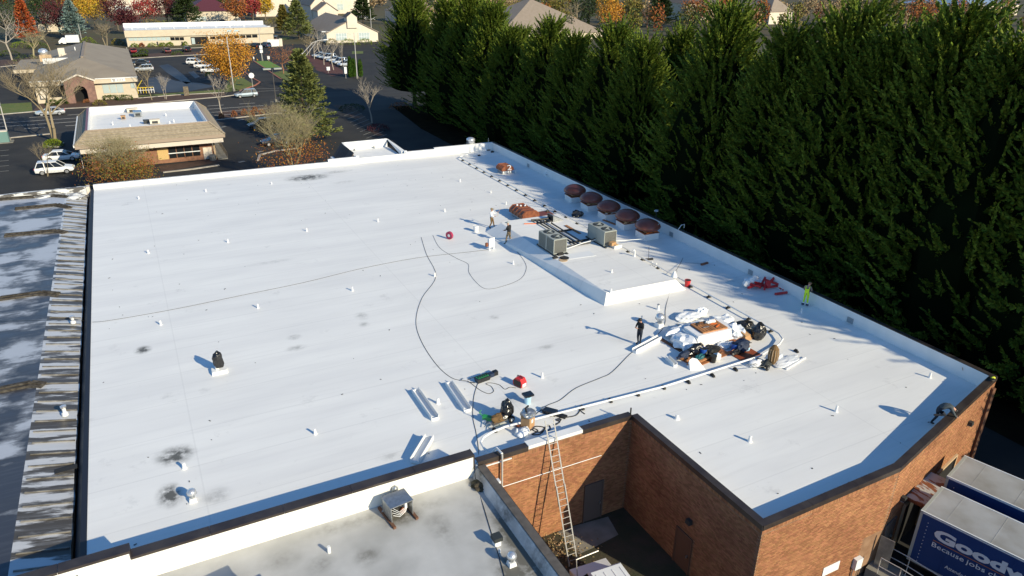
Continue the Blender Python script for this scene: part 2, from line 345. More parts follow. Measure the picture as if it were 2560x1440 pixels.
# faint sheet seams and streaks in the membrane
t = MT['membrane'].node_tree; N = t.nodes; L = t.links; bs_ = N['Principled BSDF']; src = bs_.inputs['Base Color'].links[0].from_socket
ge = N.new('ShaderNodeNewGeometry'); sx = N.new('ShaderNodeSeparateXYZ'); L.new(ge.outputs['Position'], sx.inputs[0])
def seam(out, per, w, k):
    a = N.new('ShaderNodeMath'); a.operation = 'DIVIDE'; a.inputs[1].default_value = per; L.new(out, a.inputs[0])
    f = N.new('ShaderNodeMath'); f.operation = 'FRACT'; L.new(a.outputs[0], f.inputs[0])
    c = N.new('ShaderNodeMath'); c.operation = 'LESS_THAN'; c.inputs[1].default_value = w/per; L.new(f.outputs[0], c.inputs[0])
    m = N.new('ShaderNodeMath'); m.operation = 'MULTIPLY'; m.inputs[1].default_value = k; L.new(c.outputs[0], m.inputs[0]); return m.outputs[0]
s1, s2 = seam(sx.outputs[1], 3.05, .06, .13), seam(sx.outputs[0], 15.2, .07, .11)
no = N.new('ShaderNodeTexNoise'); mp = N.new('ShaderNodeMapping'); mp.inputs['Scale'].default_value = (.25, 3.2, 1); L.new(ge.outputs['Position'], mp.inputs[0]); L.new(mp.outputs[0], no.inputs['Vector']); no.inputs['Scale'].default_value = 1; no.inputs['Detail'].default_value = 6
mr = N.new('ShaderNodeMapRange'); mr.inputs[1].default_value = .5; mr.inputs[2].default_value = .78; mr.inputs[4].default_value = .10; L.new(no.outputs['Fac'], mr.inputs[0])
a1 = N.new('ShaderNodeMath'); L.new(s1, a1.inputs[0]); L.new(s2, a1.inputs[1]); a2 = N.new('ShaderNodeMath'); L.new(a1.outputs[0], a2.inputs[0]); L.new(mr.outputs[0], a2.inputs[1])
n3 = N.new('ShaderNodeTexNoise'); n3.inputs['Scale'].default_value = .42; n3.inputs['Detail'].default_value = 10; n3.inputs['Roughness'].default_value = .72; L.new(ge.outputs['Position'], n3.inputs['Vector'])
r3 = N.new('ShaderNodeMapRange'); r3.inputs[1].default_value = .60; r3.inputs[2].default_value = .80; r3.inputs[4].default_value = .55; L.new(n3.outputs['Fac'], r3.inputs[0])
a3 = N.new('ShaderNodeMath'); L.new(a2.outputs[0], a3.inputs[0]); L.new(r3.outputs[0], a3.inputs[1]); a2 = a3
mx = N.new('ShaderNodeMix'); mx.data_type = 'RGBA'; L.new(a2.outputs[0], mx.inputs[0]); L.new(src, mx.inputs[6]); mx.inputs[7].default_value = (.30, .30, .30, 1); L.new(mx.outputs[2], bs_.inputs['Base Color'])
MB().poly([(p[0], p[1], 0) for p in outer]).build('roof_membrane', MT['membrane'], bld, world=True)
def lerp(a, b, t): return tuple(x+(y-x)*t for x, y in zip(a, b))
def edge(a, b):
    d = Vector((b[0]-a[0], b[1]-a[1])); n = d.length; d /= n; return d, Vector((-d.y, d.x)), n
def parapet(a, b, za, zb, m='white', w=.26, name='parapet', parent=None, zlow=-.06, e0=0, e1=0):
    d, i, n = edge(a, b); A = Vector(a)-d*e0+i*.004; B = Vector(b)+d*e1+i*.004
    q = [A, B, B+i*w, A+i*w]; zz = [za, zb, zb, za]
    vs = [(p.x, p.y, zlow) for p in q]+[(p.x, p.y, z-.05) for p, z in zip(q, zz)]
    mb = MB(); mb._add(vs, [(3,2,1,0),(4,5,6,7),(0,1,5,4),(1,2,6,5),(2,3,7,6),(3,0,4,7)])
    return mb.build(name, MT[m], parent or bld, world=True)
def coping(a, b, za, zb, m='coping', seg=3.05, w=.36, parent=None, drop=.2, out=.04):
    d, i, n = edge(a, b); k = max(1, round(n/seg))
    for j in range(k):
        t0, t1 = j/k, (j+1)/k
        p, q = Vector(lerp(a, b, t0)), Vector(lerp(a, b, t1)); z0, z1 = za+(zb-za)*t0, za+(zb-za)*t1
        mb = MB(); p = p+d*.006; q = q-d*.006; c = i*(w/2-out)
        mb.bar((p.x+c.x, p.y+c.y, z0-.025), (q.x+c.x, q.y+c.y, z1-.025), w, .05)
        o = -i*(out-.012)
        mb.bar((p.x+o.x, p.y+o.y, z0-.05-drop/2), (q.x+o.x, q.y+o.y, z1-.05-drop/2), .022, drop)
        mb.build('coping', MT[m], parent or bld, world=True)
xa, xb = W(1319, 1112, .55).x, W(1460, 1078, .5).x
parapet(E1, E2, .5, .5, e1=.0); parapet(E2, E3, .5, .55); parapet(E3, E4, .55, .62); parapet(E4, E5, .62, .9)
parapet(E5, E6, .9, .95)
coping((11.2, 24.56), (xa, 24.56), .5, .5); coping((xa, 24.56), (xb, 24.56), .53, .53, 'white', w=.44, drop=.13); coping((xb, 24.56), E2, .5, .5)
coping(E2, E3, .5, .55); coping(E3, E4, .55, .62); coping(E4, E5, .62, .9); coping(E5, E6, .9, .95, w=.30, drop=.1)
for (u, v, za) in (((39.3, 80.7), (31.5, 80.93), .92), ((31.5, 80.93), (28.0, 81.03), .75), ((22.2, 81.2), (18.9, 81.27), .72), ((18.9, 81.27), (-4.4, 81.9), .42)):
    parapet(u, v, za, za, w=.3); coping(u, v, za, za, 'white', w=.36, drop=.05); 
    MB().bar((u[0], u[1]+.06, za-.2), (v[0], v[1]+.06, za-.2), .03, .3).build('edge_metal', MT['dark_edge'], bld, world=True)
parapet((28.0, 81.03), (22.2, 81.2), .62, .62, w=.3)
for xx in (28.0, 22.2): MB().box((xx, 81.05, .6), (.3, .3, .5)).build('parapet', MT['white'], bld, world=True)
MB().bx(-4.5, 10.97, 24.5, 24.92, -.5, .95).build('parapet', MT['cream_parapet'], bld, world=True)
coping((-2.8, 24.5), (10.99, 24.5), 1.0, 1.0, w=.48, drop=.06)
MB().bx(-5.05, -2.8, 24.498, 24.918, .9, 1.25).build('parapet', MT['cream_parapet'], bld, world=True)
coping((-5.05, 24.5), (-2.76, 24.5), 1.3, 1.3, w=.48, drop=.06)
MB().bx(-2.8, -2.765, 24.47, 24.95, 1.0, 1.27).build('coping', MT['coping'], bld, world=True)
MB().bx(10.97, 11.02, 24.47, 24.99, .2, .98).build('coping', MT['coping'], bld, world=True)
# left edge metal, in the gap to the neighbouring roof
MB()._add([(-4.42, 25, .012), (-4.42, 81.7, .012), (-4.66, 81.7, -.02), (-4.66, 25, -.02), (-5.0, 25, -.75), (-5.0, 81.7, -.75)], [(0,3,2,1), (3,4,5,2)]).build('edge_metal', MT['dark_edge'], bld, world=True)
# raised roof deck
q0 = [(26.2, 36.7), (33.0, 36.45), (33.0, 53.0), (27.0, 54.2), (25.3, 53.6)]; q1 = [(26.52, 37.0), (32.2, 36.75), (32.2, 53.1), (27.0, 53.3), (26.55, 53.0)]
MB().prism(q0, -.02, .8, q1).build('raised_deck', MT['membrane'], bld, world=True)
# entrance tower at the back wall
MB().bx(22.2, 27.6, 81.3, 86.7, G, .25).build('entry_tower', MT['white'], bld, world=True)
mb = MB(); mb.bx(22.2, 27.6, 86.5, 86.75, .2, 1.2); mb._add([(27.6, 81.3, .2), (28.2, 81.3, .2), (27.75, 86.7, 1.15), (27.6, 86.7, 1.15), (27.6, 81.3, .75), (28.1, 81.3, .75)], [(0,1,5,4), (4,5,2,3), (0,4,3), (1,2,5)])
mb._add([(22.2, 81.3, .2), (22.2, 81.3, .72), (22.2, 86.7, 1.2), (22.2, 86.7, .2), (22.0, 81.3, .72), (22.0, 86.7, 1.2)], [(0,1,2,3), (1,4,5,2)])
mb.build('tower_parapet', MT['white'], bld, world=True)
mb = MB()
for k in range(6):
    y0, y1 = 81.5+k*.92, 81.5+(k+1)*.92-.05
    mb._add([(22.0, y0, 1.1), (22.0, y1, 1.1), (20.9, y1, -.45), (20.9, y0, -.45), (22.0, y0, 1.0), (22.0, y1, 1.0), (20.98, y1, -.55), (20.98, y0, -.55)], [(0,1,2,3), (0,3,7,4), (1,5,6,2), (3,2,6,7)])
mb.build('mansard', MT['shake_dark'], bld, world=True)
mb = MB().bx(20.6, 20.9, 81.3, 87, -.75, -.45); mb._add([(28.1, 82, .75), (28.1, 86.7, 1.0), (29.6, 86.7, -.6), (29.6, 82, -.6)], [(0,3,2,1)]); mb.build('gutter', MT['steel_white'], bld, world=True)
for x, y in ((23.3, 86.0), (25.8, 86.2)): MB().tube([(x, y, .25), (x, y, .5)], .12, 8).build('tower_vent', MT['galv'], bld, world=True)
# --- brick faces: near bricks are parts, the rest one joined mass
brick_me = MB().bx(-.0955, .0955, -.014, 0, -.0325, .0325).mesh('brick', MT['brick'])
cands = []
def brick_run(a, b, za, zb, z0, holes=(), soldier=True):
    d, i, n = edge(a, b); ang = math.atan2(d.y, d.x); zt = lambda s: za+(zb-za)*s/n
    o = -i*.004
    vs = [(a[0]+o.x, a[1]+o.y, z0), (b[0]+o.x, b[1]+o.y, z0), (b[0]+o.x, b[1]+o.y, zb-.05), (a[0]+o.x, a[1]+o.y, za-.05)]
    MB()._add(vs, [(0,1,2,3)]).build('mortar_bed', MT['mortar'], bld, world=True)
    if soldier:
        for k in range(int(n/.076)):
            s = (k+.5)*.076; z = zt(s)-.25-.105
            cands.append((Vector((a[0], a[1], 0))+Vector((d.x, d.y, 0))*s+Vector((o.x, o.y, z)), ang, 1))
    r = 0; z = z0+.04
    while z < max(za, zb)-.35:
        k = 0
        while True:
            s = .1+k*.203+(.1015 if r % 2 else 0); k += 1
            if s > n-.08: break
            if z > zt(s)-.25-.21-.04: continue
            if any(h[0]-.1 < s < h[1]+.1 and h[2]-.03 < z < h[3]+.03 for h in holes): continue
            cands.append((Vector((a[0], a[1], 0))+Vector((d.x, d.y, 0))*s+Vector((o.x, o.y, z)), ang, 0))
        z += .0762; r += 1
brick_run((11.55, 24.56), E2, .5, .5, G, holes=[(5.65, 6.65, G, -2.95)])
brick_run(E2, E3, .5, .55, G, holes=[(4.2, 5.2, G, -3.2)])
brick_run(E3, E4, .55, .62, G, holes=[(7.0, 8.3, G, -2.95)])
brick_run(E4, E5, .62, .9, -4.2, holes=[(.05, 1.15, G, -2.9), (1.9, 4.75, G, -2.6), (5.7, 8.3, G, -2.6)])
seen = []
for j, (p, ang, sol) in enumerate(cands):
    x, y = proj(p)
    if 20 < x < 2540 and 20 < y < 1420 and p.y < 20 and p.z > -2.4 and not sol and (p.x > 19.75 or False): seen.append(((p-Vector((0, 0, CAM_H))).length, j))
seen.sort(); near = set(j for _, j in seen[:298])
fm = MB()
T = [Vector(v) for v in ((-.0955,-.014,-.0325),(.0955,-.014,-.0325),(.0955,-.014,.0325),(-.0955,-.014,.0325),(-.0955,.002,-.0325),(.0955,.002,-.0325),(.0955,.002,.0325),(-.0955,.002,.0325))]
FV = np.array([tuple(v) for v in T]); VV = []
for j, (p, ang, sol) in enumerate(cands):
    if j in near:
        link('brick', brick_me, bld, p-OFF[bld.name], (0, 0, ang)); continue
    c, s = math.cos(ang), math.sin(ang); q = FV.copy()
    if sol: q[:, [0, 2]] = q[:, [2, 0]]
    q[:, 1] *= 1+.25*math.sin(j*12.9)
    VV.append(np.stack([q[:, 0]*c-q[:, 1]*s, q[:, 0]*s+q[:, 1]*c, q[:, 2]], 1)+np.array(p-OFF[bld.name]))
V = np.concatenate(VV); nb = len(VV); F = np.array([(0,1,2,3),(3,2,6,7),(1,5,6,2),(4,0,3,7)])
o = link('bricks', npmesh('bricks', V, (F[None]+(np.arange(nb)*8)[:, None, None]).reshape(-1, 4), MT['brick']), bld); o['kind'] = 'stuff'
# doors, lamps, conduit, downpipe
def door(cx, cy, rz, w, h, m, z0=G):
    d = MB().box((0, 0, h/2), (w, .06, h)).build('door', MT[m], bld, loc=Vector((cx, cy, z0))-OFF[bld.name]); d.rotation_euler = (0, 0, rz)
    MB().box((w*.38, -.07, 1.0), (.06, .1, .12)).build('handle', MT['galv'], d)
    MB().bx(-w/2-.07, -w/2, -.07, .0, 0, h+.06).bx(w/2, w/2+.07, -.07, 0, 0, h+.06).bx(-w/2, w/2, -.07, 0, h, h+.06).build('frame', MT[m], d)
door(17.65, 24.54, 0, 1.0, 2.3, 'door_grey'); door(19.66, 19.85, -math.pi/2, 1.0, 2.05, 'door_brown')
d4, i4, n4 = edge(E4, E5)
def on4(s, out, z): return Vector((E4[0]+d4.x*s-i4.x*out, E4[1]+d4.y*s-i4.y*out, z))
a4 = math.atan2(d4.y, d4.x)
p = on4(.62, .02, 0); door(p.x, p.y, a4, 1.0, 2.0, 'door_grey', -4.85)
d = MB().box((.3, 0, .9), (.6, .06, 1.8)).build('door', MT['galv'], bld, loc=Vector((27.62, 15.5, -4.85))-OFF[bld.name]); d.rotation_euler = (0, 0, -1.25)
for s0, s1 in ((1.95, 4.7), (5.75, 8.25)):
    m_ = MB(); P = [on4(s0, .03, -5.3), on4(s1, .03, -5.3), on4(s1, .03, -2.65), on4(s0, .03, -2.65)]; m_._add(P, [(0,1,2,3)])
    dk = m_.build('dock_opening', MT['recess'], bld, world=True)
    m_ = MB()
    for s in (s0, s1): m_.bar(on4(s, .06, -5.3), on4(s, .06, -2.62), .12, .12, up=(d4.x, d4.y, 0))
    m_.bar(on4(s0, .06, -2.6), on4(s1, .06, -2.6), .12, .12); m_.build('dock_frame', MT['tan'], bld, world=True)
cn = MB(); A, B = on4(1.85, .03, -1.98), on4(4.7, .03, -1.98); A2, B2 = on4(1.85, 1.0, -2.08), on4(4.7, 1.0, -2.08)
cn.prism([A, B, B2, A2], -2.1, -1.98)
mcan = dm('canopy', (.20, .07, .03), .6, c2=(.40, .41, .40), ns=3.5, st=(1, .35, 1), lo=.45, hi=.5)
canopy = cn.build('canopy', mcan, bld, world=True)
MB().bar(A2+Vector((0, 0, -.06)), B2+Vector((0, 0, -.06)), .05, .2).bar(A+Vector((0, 0, -.1)), A2, .05, .16).bar(B+Vector((0, 0, -.1)), B2, .05, .16).build('canopy_frame', MT['rust'], bld, world=True)
def wall_lamp(p, rz):
    l = MB().box((0, -.11, 0), (.3, .22, .22), top=.85).build('wall_lamp', MT['ac_dark'], bld, loc=p-OFF[bld.name]); l.rotation_euler = (0, 0, rz)
    MB().box((0, -.1, -.12), (.26, .18, .03)).build('lens', MT['steel_white'], l)
wall_lamp(on4(1.25, .02, -1.75), a4); wall_lamp(on4(8.75, .02, -.8), a4); wall_lamp(Vector((19.66, 19.6, -2.3)), -math.pi/2)
MB().tube([(12.45, 24.5, -1.31), (17.95, 24.5, -1.35)], .017).build('conduit', MT['steel_white'], bld, world=True)
MB().bx(24.15, 25.2, 15.63, 15.655, -4.15, -3.65).build('wall_sign', MT['white'], bld, world=True)
e = MB().bx(26.2, 26.62, 15.45, 15.66, -4.55, -3.95).build('electric_box', MT['steel_white'], bld, world=True)
MB().tube([(26.25, 15.6, -4.5), (26.25, 15.6, G)], .035).build('conduit', MT['galv'], bld, world=True)
MB().bx(38.7, 38.95, 18.05, 18.2, G, .4).build('downpipe', MT['door_brown'], bld, world=True)
MB().tube([(E2[0]-.02, E2[1]+.1, .45), (E2[0]-.02, E2[1]+.1, .85)], .04).build('corner_post', MT['ac_dark'], bld, world=True)
# scupper boxes along the right parapet
for x, y in ((1690, 583), (1878, 680), (2127, 800), (1330, 412)):
    p = W(x, y, .25); MB().bx(38.99, 39.03, p.y-.22, p.y+.22, .06, .42).build('scupper', MT['galv'], bld, world=True)
# ================================================================ lower front building
low = thing('lower_building', 'lower building with a stained grey white roof in the bottom left foreground', 'building', (0, 12, G))
MB().bx(-40, 11.45, -3, 24.55, G-.2, -.24).build('wall', MT['mortar'], low, world=True)
dm('old_roof', (.52, .52, .505), .75, c2=(.38, .38, .365), ns=.6, bump=.15, bs=3, lo=.3, hi=.7)
stains(MT['old_roof'], [(W(x, y, -.2).x, W(x, y, -.2).y, rx, ry, k) for x, y, rx, ry, k in ((1330, 1400, 1.0, 5.0, 2.2), (1290, 1440, 1.0, 2.0, 1.6), (1195, 1208, .6, .8, 2.2), (1000, 1290, 1.4, 1.0, 1.2), (1105, 1320, .8, 1.8, .55), (920, 1390, .8, .7, .8), (800, 1410, .8, .7, .55), (830, 1320, .8, .6, .6), (900, 1300, 3.5, .6, .5), (1080, 1260, 1.2, .6, .4), (1200, 1290, 1, 1.5, .35), (700, 1400, 1.2, .8, .4))], (.13, .125, .105), 1.6)
MB().poly([(-40, -3, -.2), (11.2, -3, -.2), (11.2, 24.53, -.2), (-40, 24.53, -.2)]).build('roof_membrane', MT['old_roof'], low, world=True)
dm('par_stain', (.62, .63, .63), .6, c2=(.5, .51, .51), ns=1.5)
stains(MT['par_stain'], [(11.1, 24.0, 1, .9, .9), (11.1, 21.5, 1, 1.6, .8), (11.1, 18.5, 1, 2.5, .7)], (.04, .04, .04), 2)
mb = MB(); mb._add([(10.9, -3, -.21), (10.9, 24.5, -.21), (11.12, 24.5, .3), (11.12, -3, .3), (11.44, -3, .3), (11.44, 24.5, .3), (11.44, 24.5, -.5), (11.44, -3, -.5)], [(0,3,2,1), (3,4,5,2), (4,7,6,5), (1,2,5,6)]); mb.build('parapet', MT['par_stain'], low, world=True)
dm('old_coping', (.12, .105, .09), .7, c2=(.08, .07, .06), ns=3)
coping((11.46, -3), (11.46, 24.45), .36, .36, 'old_coping', w=.36, parent=low, drop=.1)
MB().bx(11.5, 11.72, -3, 23.4, -.16, .0).build('gutter', MT['black'], low, world=True)
MB().bx(11.45, 11.75, 23.3, 23.55, .0, .12).build('gutter_end', MT['steel_white'], low, world=True)
MB().bx(-40, -5.05, 24.5, 24.92, -.5, 1.25).build('parapet', MT['cream_parapet'], low, world=True)
coping((-20, 24.5), (-5.06, 24.5), 1.3, 1.3, w=.48, parent=low, drop=.06)
o = MB().lump((11.0, 23.75, -.15), (.35, .3, .12), 3, 26, .4).build('leaf_debris', MT['dirt'], None); o['kind'] = 'stuff'
# ================================================================ left neighbour
nb_ = thing('left_building', 'neighbouring building with a streaked dark and silver coated roof at the left edge', 'building', (-20, 53, G))
MB().bx(-45, -5.1, 25, 82.2, G-.2, -.9).build('wall', MT['mortar'], nb_, world=True)
cA, cB = W(165, 478, -.1), W(28, 1385, -.1)
def crx(y): return cA.x+(cB.x-cA.x)*(cA.y-y)/(cA.y-cB.y)
def coat(name, base, dark, mode):
    M = mat(name, base, .38, m=.15, spec=.5); t = M.node_tree; N = t.nodes; L = t.links; b = N['Principled BSDF']
    ge = N.new('ShaderNodeNewGeometry'); mp = N.new('ShaderNodeMapping'); mp.inputs['Scale'].default_value = (.42, 1.5, 1) if mode == 'flat' else (.22, 1.55, 1)
    L.new(ge.outputs['Position'], mp.inputs[0]); n = N.new('ShaderNodeTexNoise'); n.inputs['Scale'].default_value = .55 if mode == 'flat' else .8; n.inputs['Detail'].default_value = 9; n.inputs['Roughness'].default_value = .62; L.new(mp.outputs[0], n.inputs['Vector'])
    sx = N.new('ShaderNodeSeparateXYZ'); L.new(ge.outputs['Position'], sx.inputs[0])
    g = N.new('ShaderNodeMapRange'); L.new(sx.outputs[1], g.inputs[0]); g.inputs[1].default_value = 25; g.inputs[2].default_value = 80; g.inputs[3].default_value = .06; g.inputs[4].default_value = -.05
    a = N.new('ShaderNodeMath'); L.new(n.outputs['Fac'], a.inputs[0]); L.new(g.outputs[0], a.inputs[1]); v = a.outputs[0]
    if mode == 'slope':   # bands of worn coating running down the slope
        w = N.new('ShaderNodeTexWave'); w.wave_type = 'BANDS'; w.bands_direction = 'Y'; w.inputs['Scale'].default_value = .22; w.inputs['Distortion'].default_value = 3; w.inputs['Detail'].default_value = 3; L.new(ge.outputs['Position'], w.inputs['Vector'])
        m2 = N.new('ShaderNodeMath'); m2.operation = 'MULTIPLY_ADD'; m2.inputs[1].default_value = .17; L.new(w.outputs['Fac'], m2.inputs[0]); 
        a2 = N.new('ShaderNodeMath'); a2.inputs[1].default_value = -.07; L.new(v, a2.inputs[0]); L.new(a2.outputs[0], m2.inputs[2]); v = m2.outputs[0]
    mr = N.new('ShaderNodeMapRange'); mr.inputs[1].default_value = .50 if mode == 'slope' else .46; mr.inputs[2].default_value = .58 if mode == 'slope' else .60; L.new(v, mr.inputs[0])
    rp = N.new('ShaderNodeValToRGB'); el = rp.color_ramp.elements; mid = tuple(x*.5+y*.5 for x, y in zip(base, dark))
    el[0].position = .0; el[0].color = (*[min(1, x*1.18) for x in base], 1); el[1].position = 1; el[1].color = (*dark, 1)
    for ps, cc in ((.3, base), (.5, mid), (.62, tuple(x*.75 for x in mid))): e_ = el.new(ps); e_.color = (*cc, 1)
    f1 = N.new('ShaderNodeTexNoise'); fm1 = N.new('ShaderNodeMapping'); fm1.inputs['Scale'].default_value = (.35, 5.5, 1); L.new(ge.outputs['Position'], fm1.inputs[0]); L.new(fm1.outputs[0], f1.inputs['Vector']); f1.inputs['Scale'].default_value = 1; f1.inputs['Detail'].default_value = 6
    f2 = N.new('ShaderNodeMath'); f2.operation = 'MULTIPLY_ADD'; f2.inputs[1].default_value = .9 if mode == 'slope' else .4; f2.inputs[2].default_value = -.45 if mode == 'slope' else -.2; L.new(f1.outputs['Fac'], f2.inputs[0])
    f3 = N.new('ShaderNodeMath'); f3.use_clamp = True; L.new(mr.outputs[0], f3.inputs[0]); L.new(f2.outputs[0], f3.inputs[1]); L.new(f3.outputs[0], rp.inputs[0]); L.new(rp.outputs[0], b.inputs['Base Color'])
    if mode == 'flat':
        n2 = N.new('ShaderNodeTexNoise'); n2.inputs['Scale'].default_value = .23; n2.inputs['Detail'].default_value = 7; n2.inputs['Roughness'].default_value = .6; L.new(ge.outputs['Position'], n2.inputs['Vector'])
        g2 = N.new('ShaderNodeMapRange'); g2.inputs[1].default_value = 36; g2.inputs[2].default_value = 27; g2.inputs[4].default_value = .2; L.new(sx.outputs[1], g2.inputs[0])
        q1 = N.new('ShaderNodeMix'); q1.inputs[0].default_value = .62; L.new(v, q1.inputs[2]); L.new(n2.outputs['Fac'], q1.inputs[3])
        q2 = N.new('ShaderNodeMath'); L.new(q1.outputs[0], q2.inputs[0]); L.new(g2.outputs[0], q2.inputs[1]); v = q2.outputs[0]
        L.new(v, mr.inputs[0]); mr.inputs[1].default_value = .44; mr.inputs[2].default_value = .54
        m3 = N.new('ShaderNodeMapRange'); m3.inputs[1].default_value = .50; m3.inputs[2].default_value = .62; m3.inputs[3].default_value = .5; m3.inputs[4].default_value = .28; L.new(v, m3.inputs[0]); L.new(m3.outputs[0], b.inputs['Roughness'])
    return M
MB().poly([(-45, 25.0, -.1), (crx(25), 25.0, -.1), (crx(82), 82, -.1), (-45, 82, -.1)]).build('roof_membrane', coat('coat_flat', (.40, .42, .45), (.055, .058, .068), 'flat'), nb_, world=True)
ys = np.linspace(82, 25, 90); mb = MB(); jag = [(-5.02-RNG.uniform(0, .09)) for _ in ys]
for k in range(len(ys)-1):
    mb._add([(crx(ys[k]), ys[k], -.1), (crx(ys[k+1]), ys[k+1], -.1), (jag[k+1], ys[k+1], -.55), (jag[k], ys[k], -.55)], [(0,1,2,3)])
mb.build('roof_slope', coat('coat_slope', (.46, .47, .48), (.075, .066, .054), 'slope'), nb_, world=True)
rib = dm('rib_metal', (.22, .21, .19), .6, c2=(.08, .075, .065), ns=2)
for k in range(56):
    y = 26+k*1.0; x0_ = crx(y)+.15; MB().bar((x0_, y, -.10), (-5.12, y, -.51), .07, .05).build('roof_rib', rib, nb_, world=True)
dm('batten', (.035, .03, .024), .8, c2=(.10, .09, .075), ns=4, spec=.1)
for pts, w in (([(0, 497), (130, 487), (170, 490)], .75), ([(38, 521), (140, 511), (172, 516)], .7), ([(12, 587), (138, 576), (162, 578)], .7), ([(0, 745), (100, 731), (144, 731)], .65), ([(0, 973), (75, 958), (108, 958)], .6)):
    P = [W(x, y, -.0) for x, y in pts]; P[-1].z -= .12; mb = MB()
    for p, q in zip(P, P[1:]): mb.bar(p+Vector((0, 0, -.04)), q+Vector((0, 0, -.04)), w, .14)
    for p, q in zip(P, P[1:]): mb.bar(p+Vector((0, 0, .06)), q+Vector((0, 0, .06)), .12, .08)
    mb.build('roof_batten', MT['batten'], nb_, world=True)
dm('old_white', (.62, .63, .62), .6, c2=(.10, .095, .09), ns=1.1, st=(1, 3, 3), lo=.5, hi=.56)
MB().bx(-45, -5.0, 81.7, 82.1, -.7, .32).build('parapet', MT['old_white'], nb_, world=True)
mb = MB(); mb.lump((-6.3, 80.6, -.3), (1.0, .9, .25), 5, 26, .3); mb.lump((-8.4, 81.2, -.2), (1.2, .5, .25), 6, 26, .3); mb.build('patched_corner', MT['old_white'], nb_, world=True)
MB().bx(-5.05, -4.75, 81.6, 82.4, G, .3).build('corner_wall', MT['fascia_pale'], nb_, world=True)
p = W(165, 1172, -.35); MB().box((p.x, p.y, p.z), (.9, .35, .02), rz=.05).build('roof_patch', MT['rubber'], nb_, world=True)

# windblown scraps on the membrane, too small and many to count
rr = random.Random(44); mb = MB()
for k in range(130):
    x, y = rr.uniform(-4, 38), rr.uniform(25.5, 80) if rr.random() < .8 else rr.uniform(17, 26)
    if y < 25.5 and x < 21: continue
    if 25.5 < x < 33.5 and 36 < y < 54.5: continue
    s = rr.uniform(.025, .06); mb.box((x, y, .012), (s*rr.uniform(1, 3), s, .014), rz=rr.uniform(0, 3))
o = mb.build('roof_scraps', MT['ac_dark']); o['kind'] = 'stuff'
# ================================================================ things on the roof
def T(name, label, cat, px, py, z=0.0, rz=0, group=None): return thing(name, label, cat, W(px, py, z), rz, group)
# --- short vent pipes
VP = [ # px, py, height, radius, label
 (347,497,.32,.07,'short white vent pipe at the far left roof corner by the dark gap'),
 (515,479,.32,.07,'short white vent pipe second from the far left corner near the back parapet'),
 (679,460,.25,.06,'tiny white vent pipe left of the dark stain by the back parapet'),
 (371,633,.34,.07,'white vent pipe in the left strip, second row back from the long cable'),
 (570,606,.34,.07,'white vent pipe left of centre, between back parapet and long cable'),
 (767,578,.34,.07,'lone white vent pipe in the middle of the far roof'),
 (945,554,.34,.07,'white vent pipe up and left of the red hose reel'),
 (1112,529,.34,.07,'white vent pipe between the white shirted man and the far roof stain'),
 (1150,454,.34,.07,'white vent pipe beside the far end of the gas pipe'),
 (1265,511,.34,.07,'white vent pipe between two rusty hoods left of the gas pipe'),
 (1227,482,.3,.06,'white vent pipe just left of the pipe run below the hood marked 2'),
 (645,770,.36,.07,'white vent pipe just under the long cable left of centre'),
 (402,812,.36,.07,'white vent pipe at left between the cable and the black covered vent'),
 (881,727,.36,.07,'white vent pipe at roof centre just below the long cable'),
 (1087,691,.36,.08,'white vent pipe with two cables meeting at it'),
 (1283,660,.34,.07,'white vent pipe inside the loop of cable left of the raised deck'),
 (1417,703,.4,.09,'white vent pipe at the wrinkled foot of the raised deck'),
 (1529,681,.3,.07,'white vent pipe standing alone on the raised deck'),
 (788,1085,.36,.08,'white vent pipe in the near middle, halfway between stains and metal channels'),
 (461,1171,.36,.1,'white vent pipe touching the big black stain at near left'),
 (1095,1009,.4,.1,'white vent pipe between the two parallel metal channels'),
 (1355,944,.4,.08,'white vent pipe right of the red generator'),
 (1645,774,.42,.1,'white vent pipe behind the silver capped vent'),
 (2003,782,.38,.06,'thin white vent pipe below the man in yellow overalls'),
 (2324,944,.4,.08,'white vent pipe near the right corner left of the orange bucket'),
 (2090,1029,.45,.08,'white vent pipe on the right wing in the middle of bare roof'),
 (1874,1104,.42,.1,'white vent pipe on the right wing close to the notch wall'),
 (1692,1047,.3,.12,'white vent pipe hugging the corner post of the notch'),
 (1375,562,.3,.06,'white vent stub on the raised deck right of the black insulated pipes'),
 (1604,800,.3,.05,'white vent stub behind the silver capped vent at its left'),
 (2123,1222,.3,.14,'wide capped vent pipe in the shade of the front right coping'),
 (1586,641,.5,.08,'white gooseneck vent on the right edge of the raised deck'),
 (1630,664,.4,.07,'white vent pipe pair member beside the black squeegee, nearer one'),
 (1640,667,.4,.07,'white vent pipe with flared boot right of the black squeegee'),
 (1685,692,.3,.14,'white cone vent where cables cross at the deck corner'),
 (1527,747-17,.3,.1,'white vent stub at the near corner on top of the raised deck')]
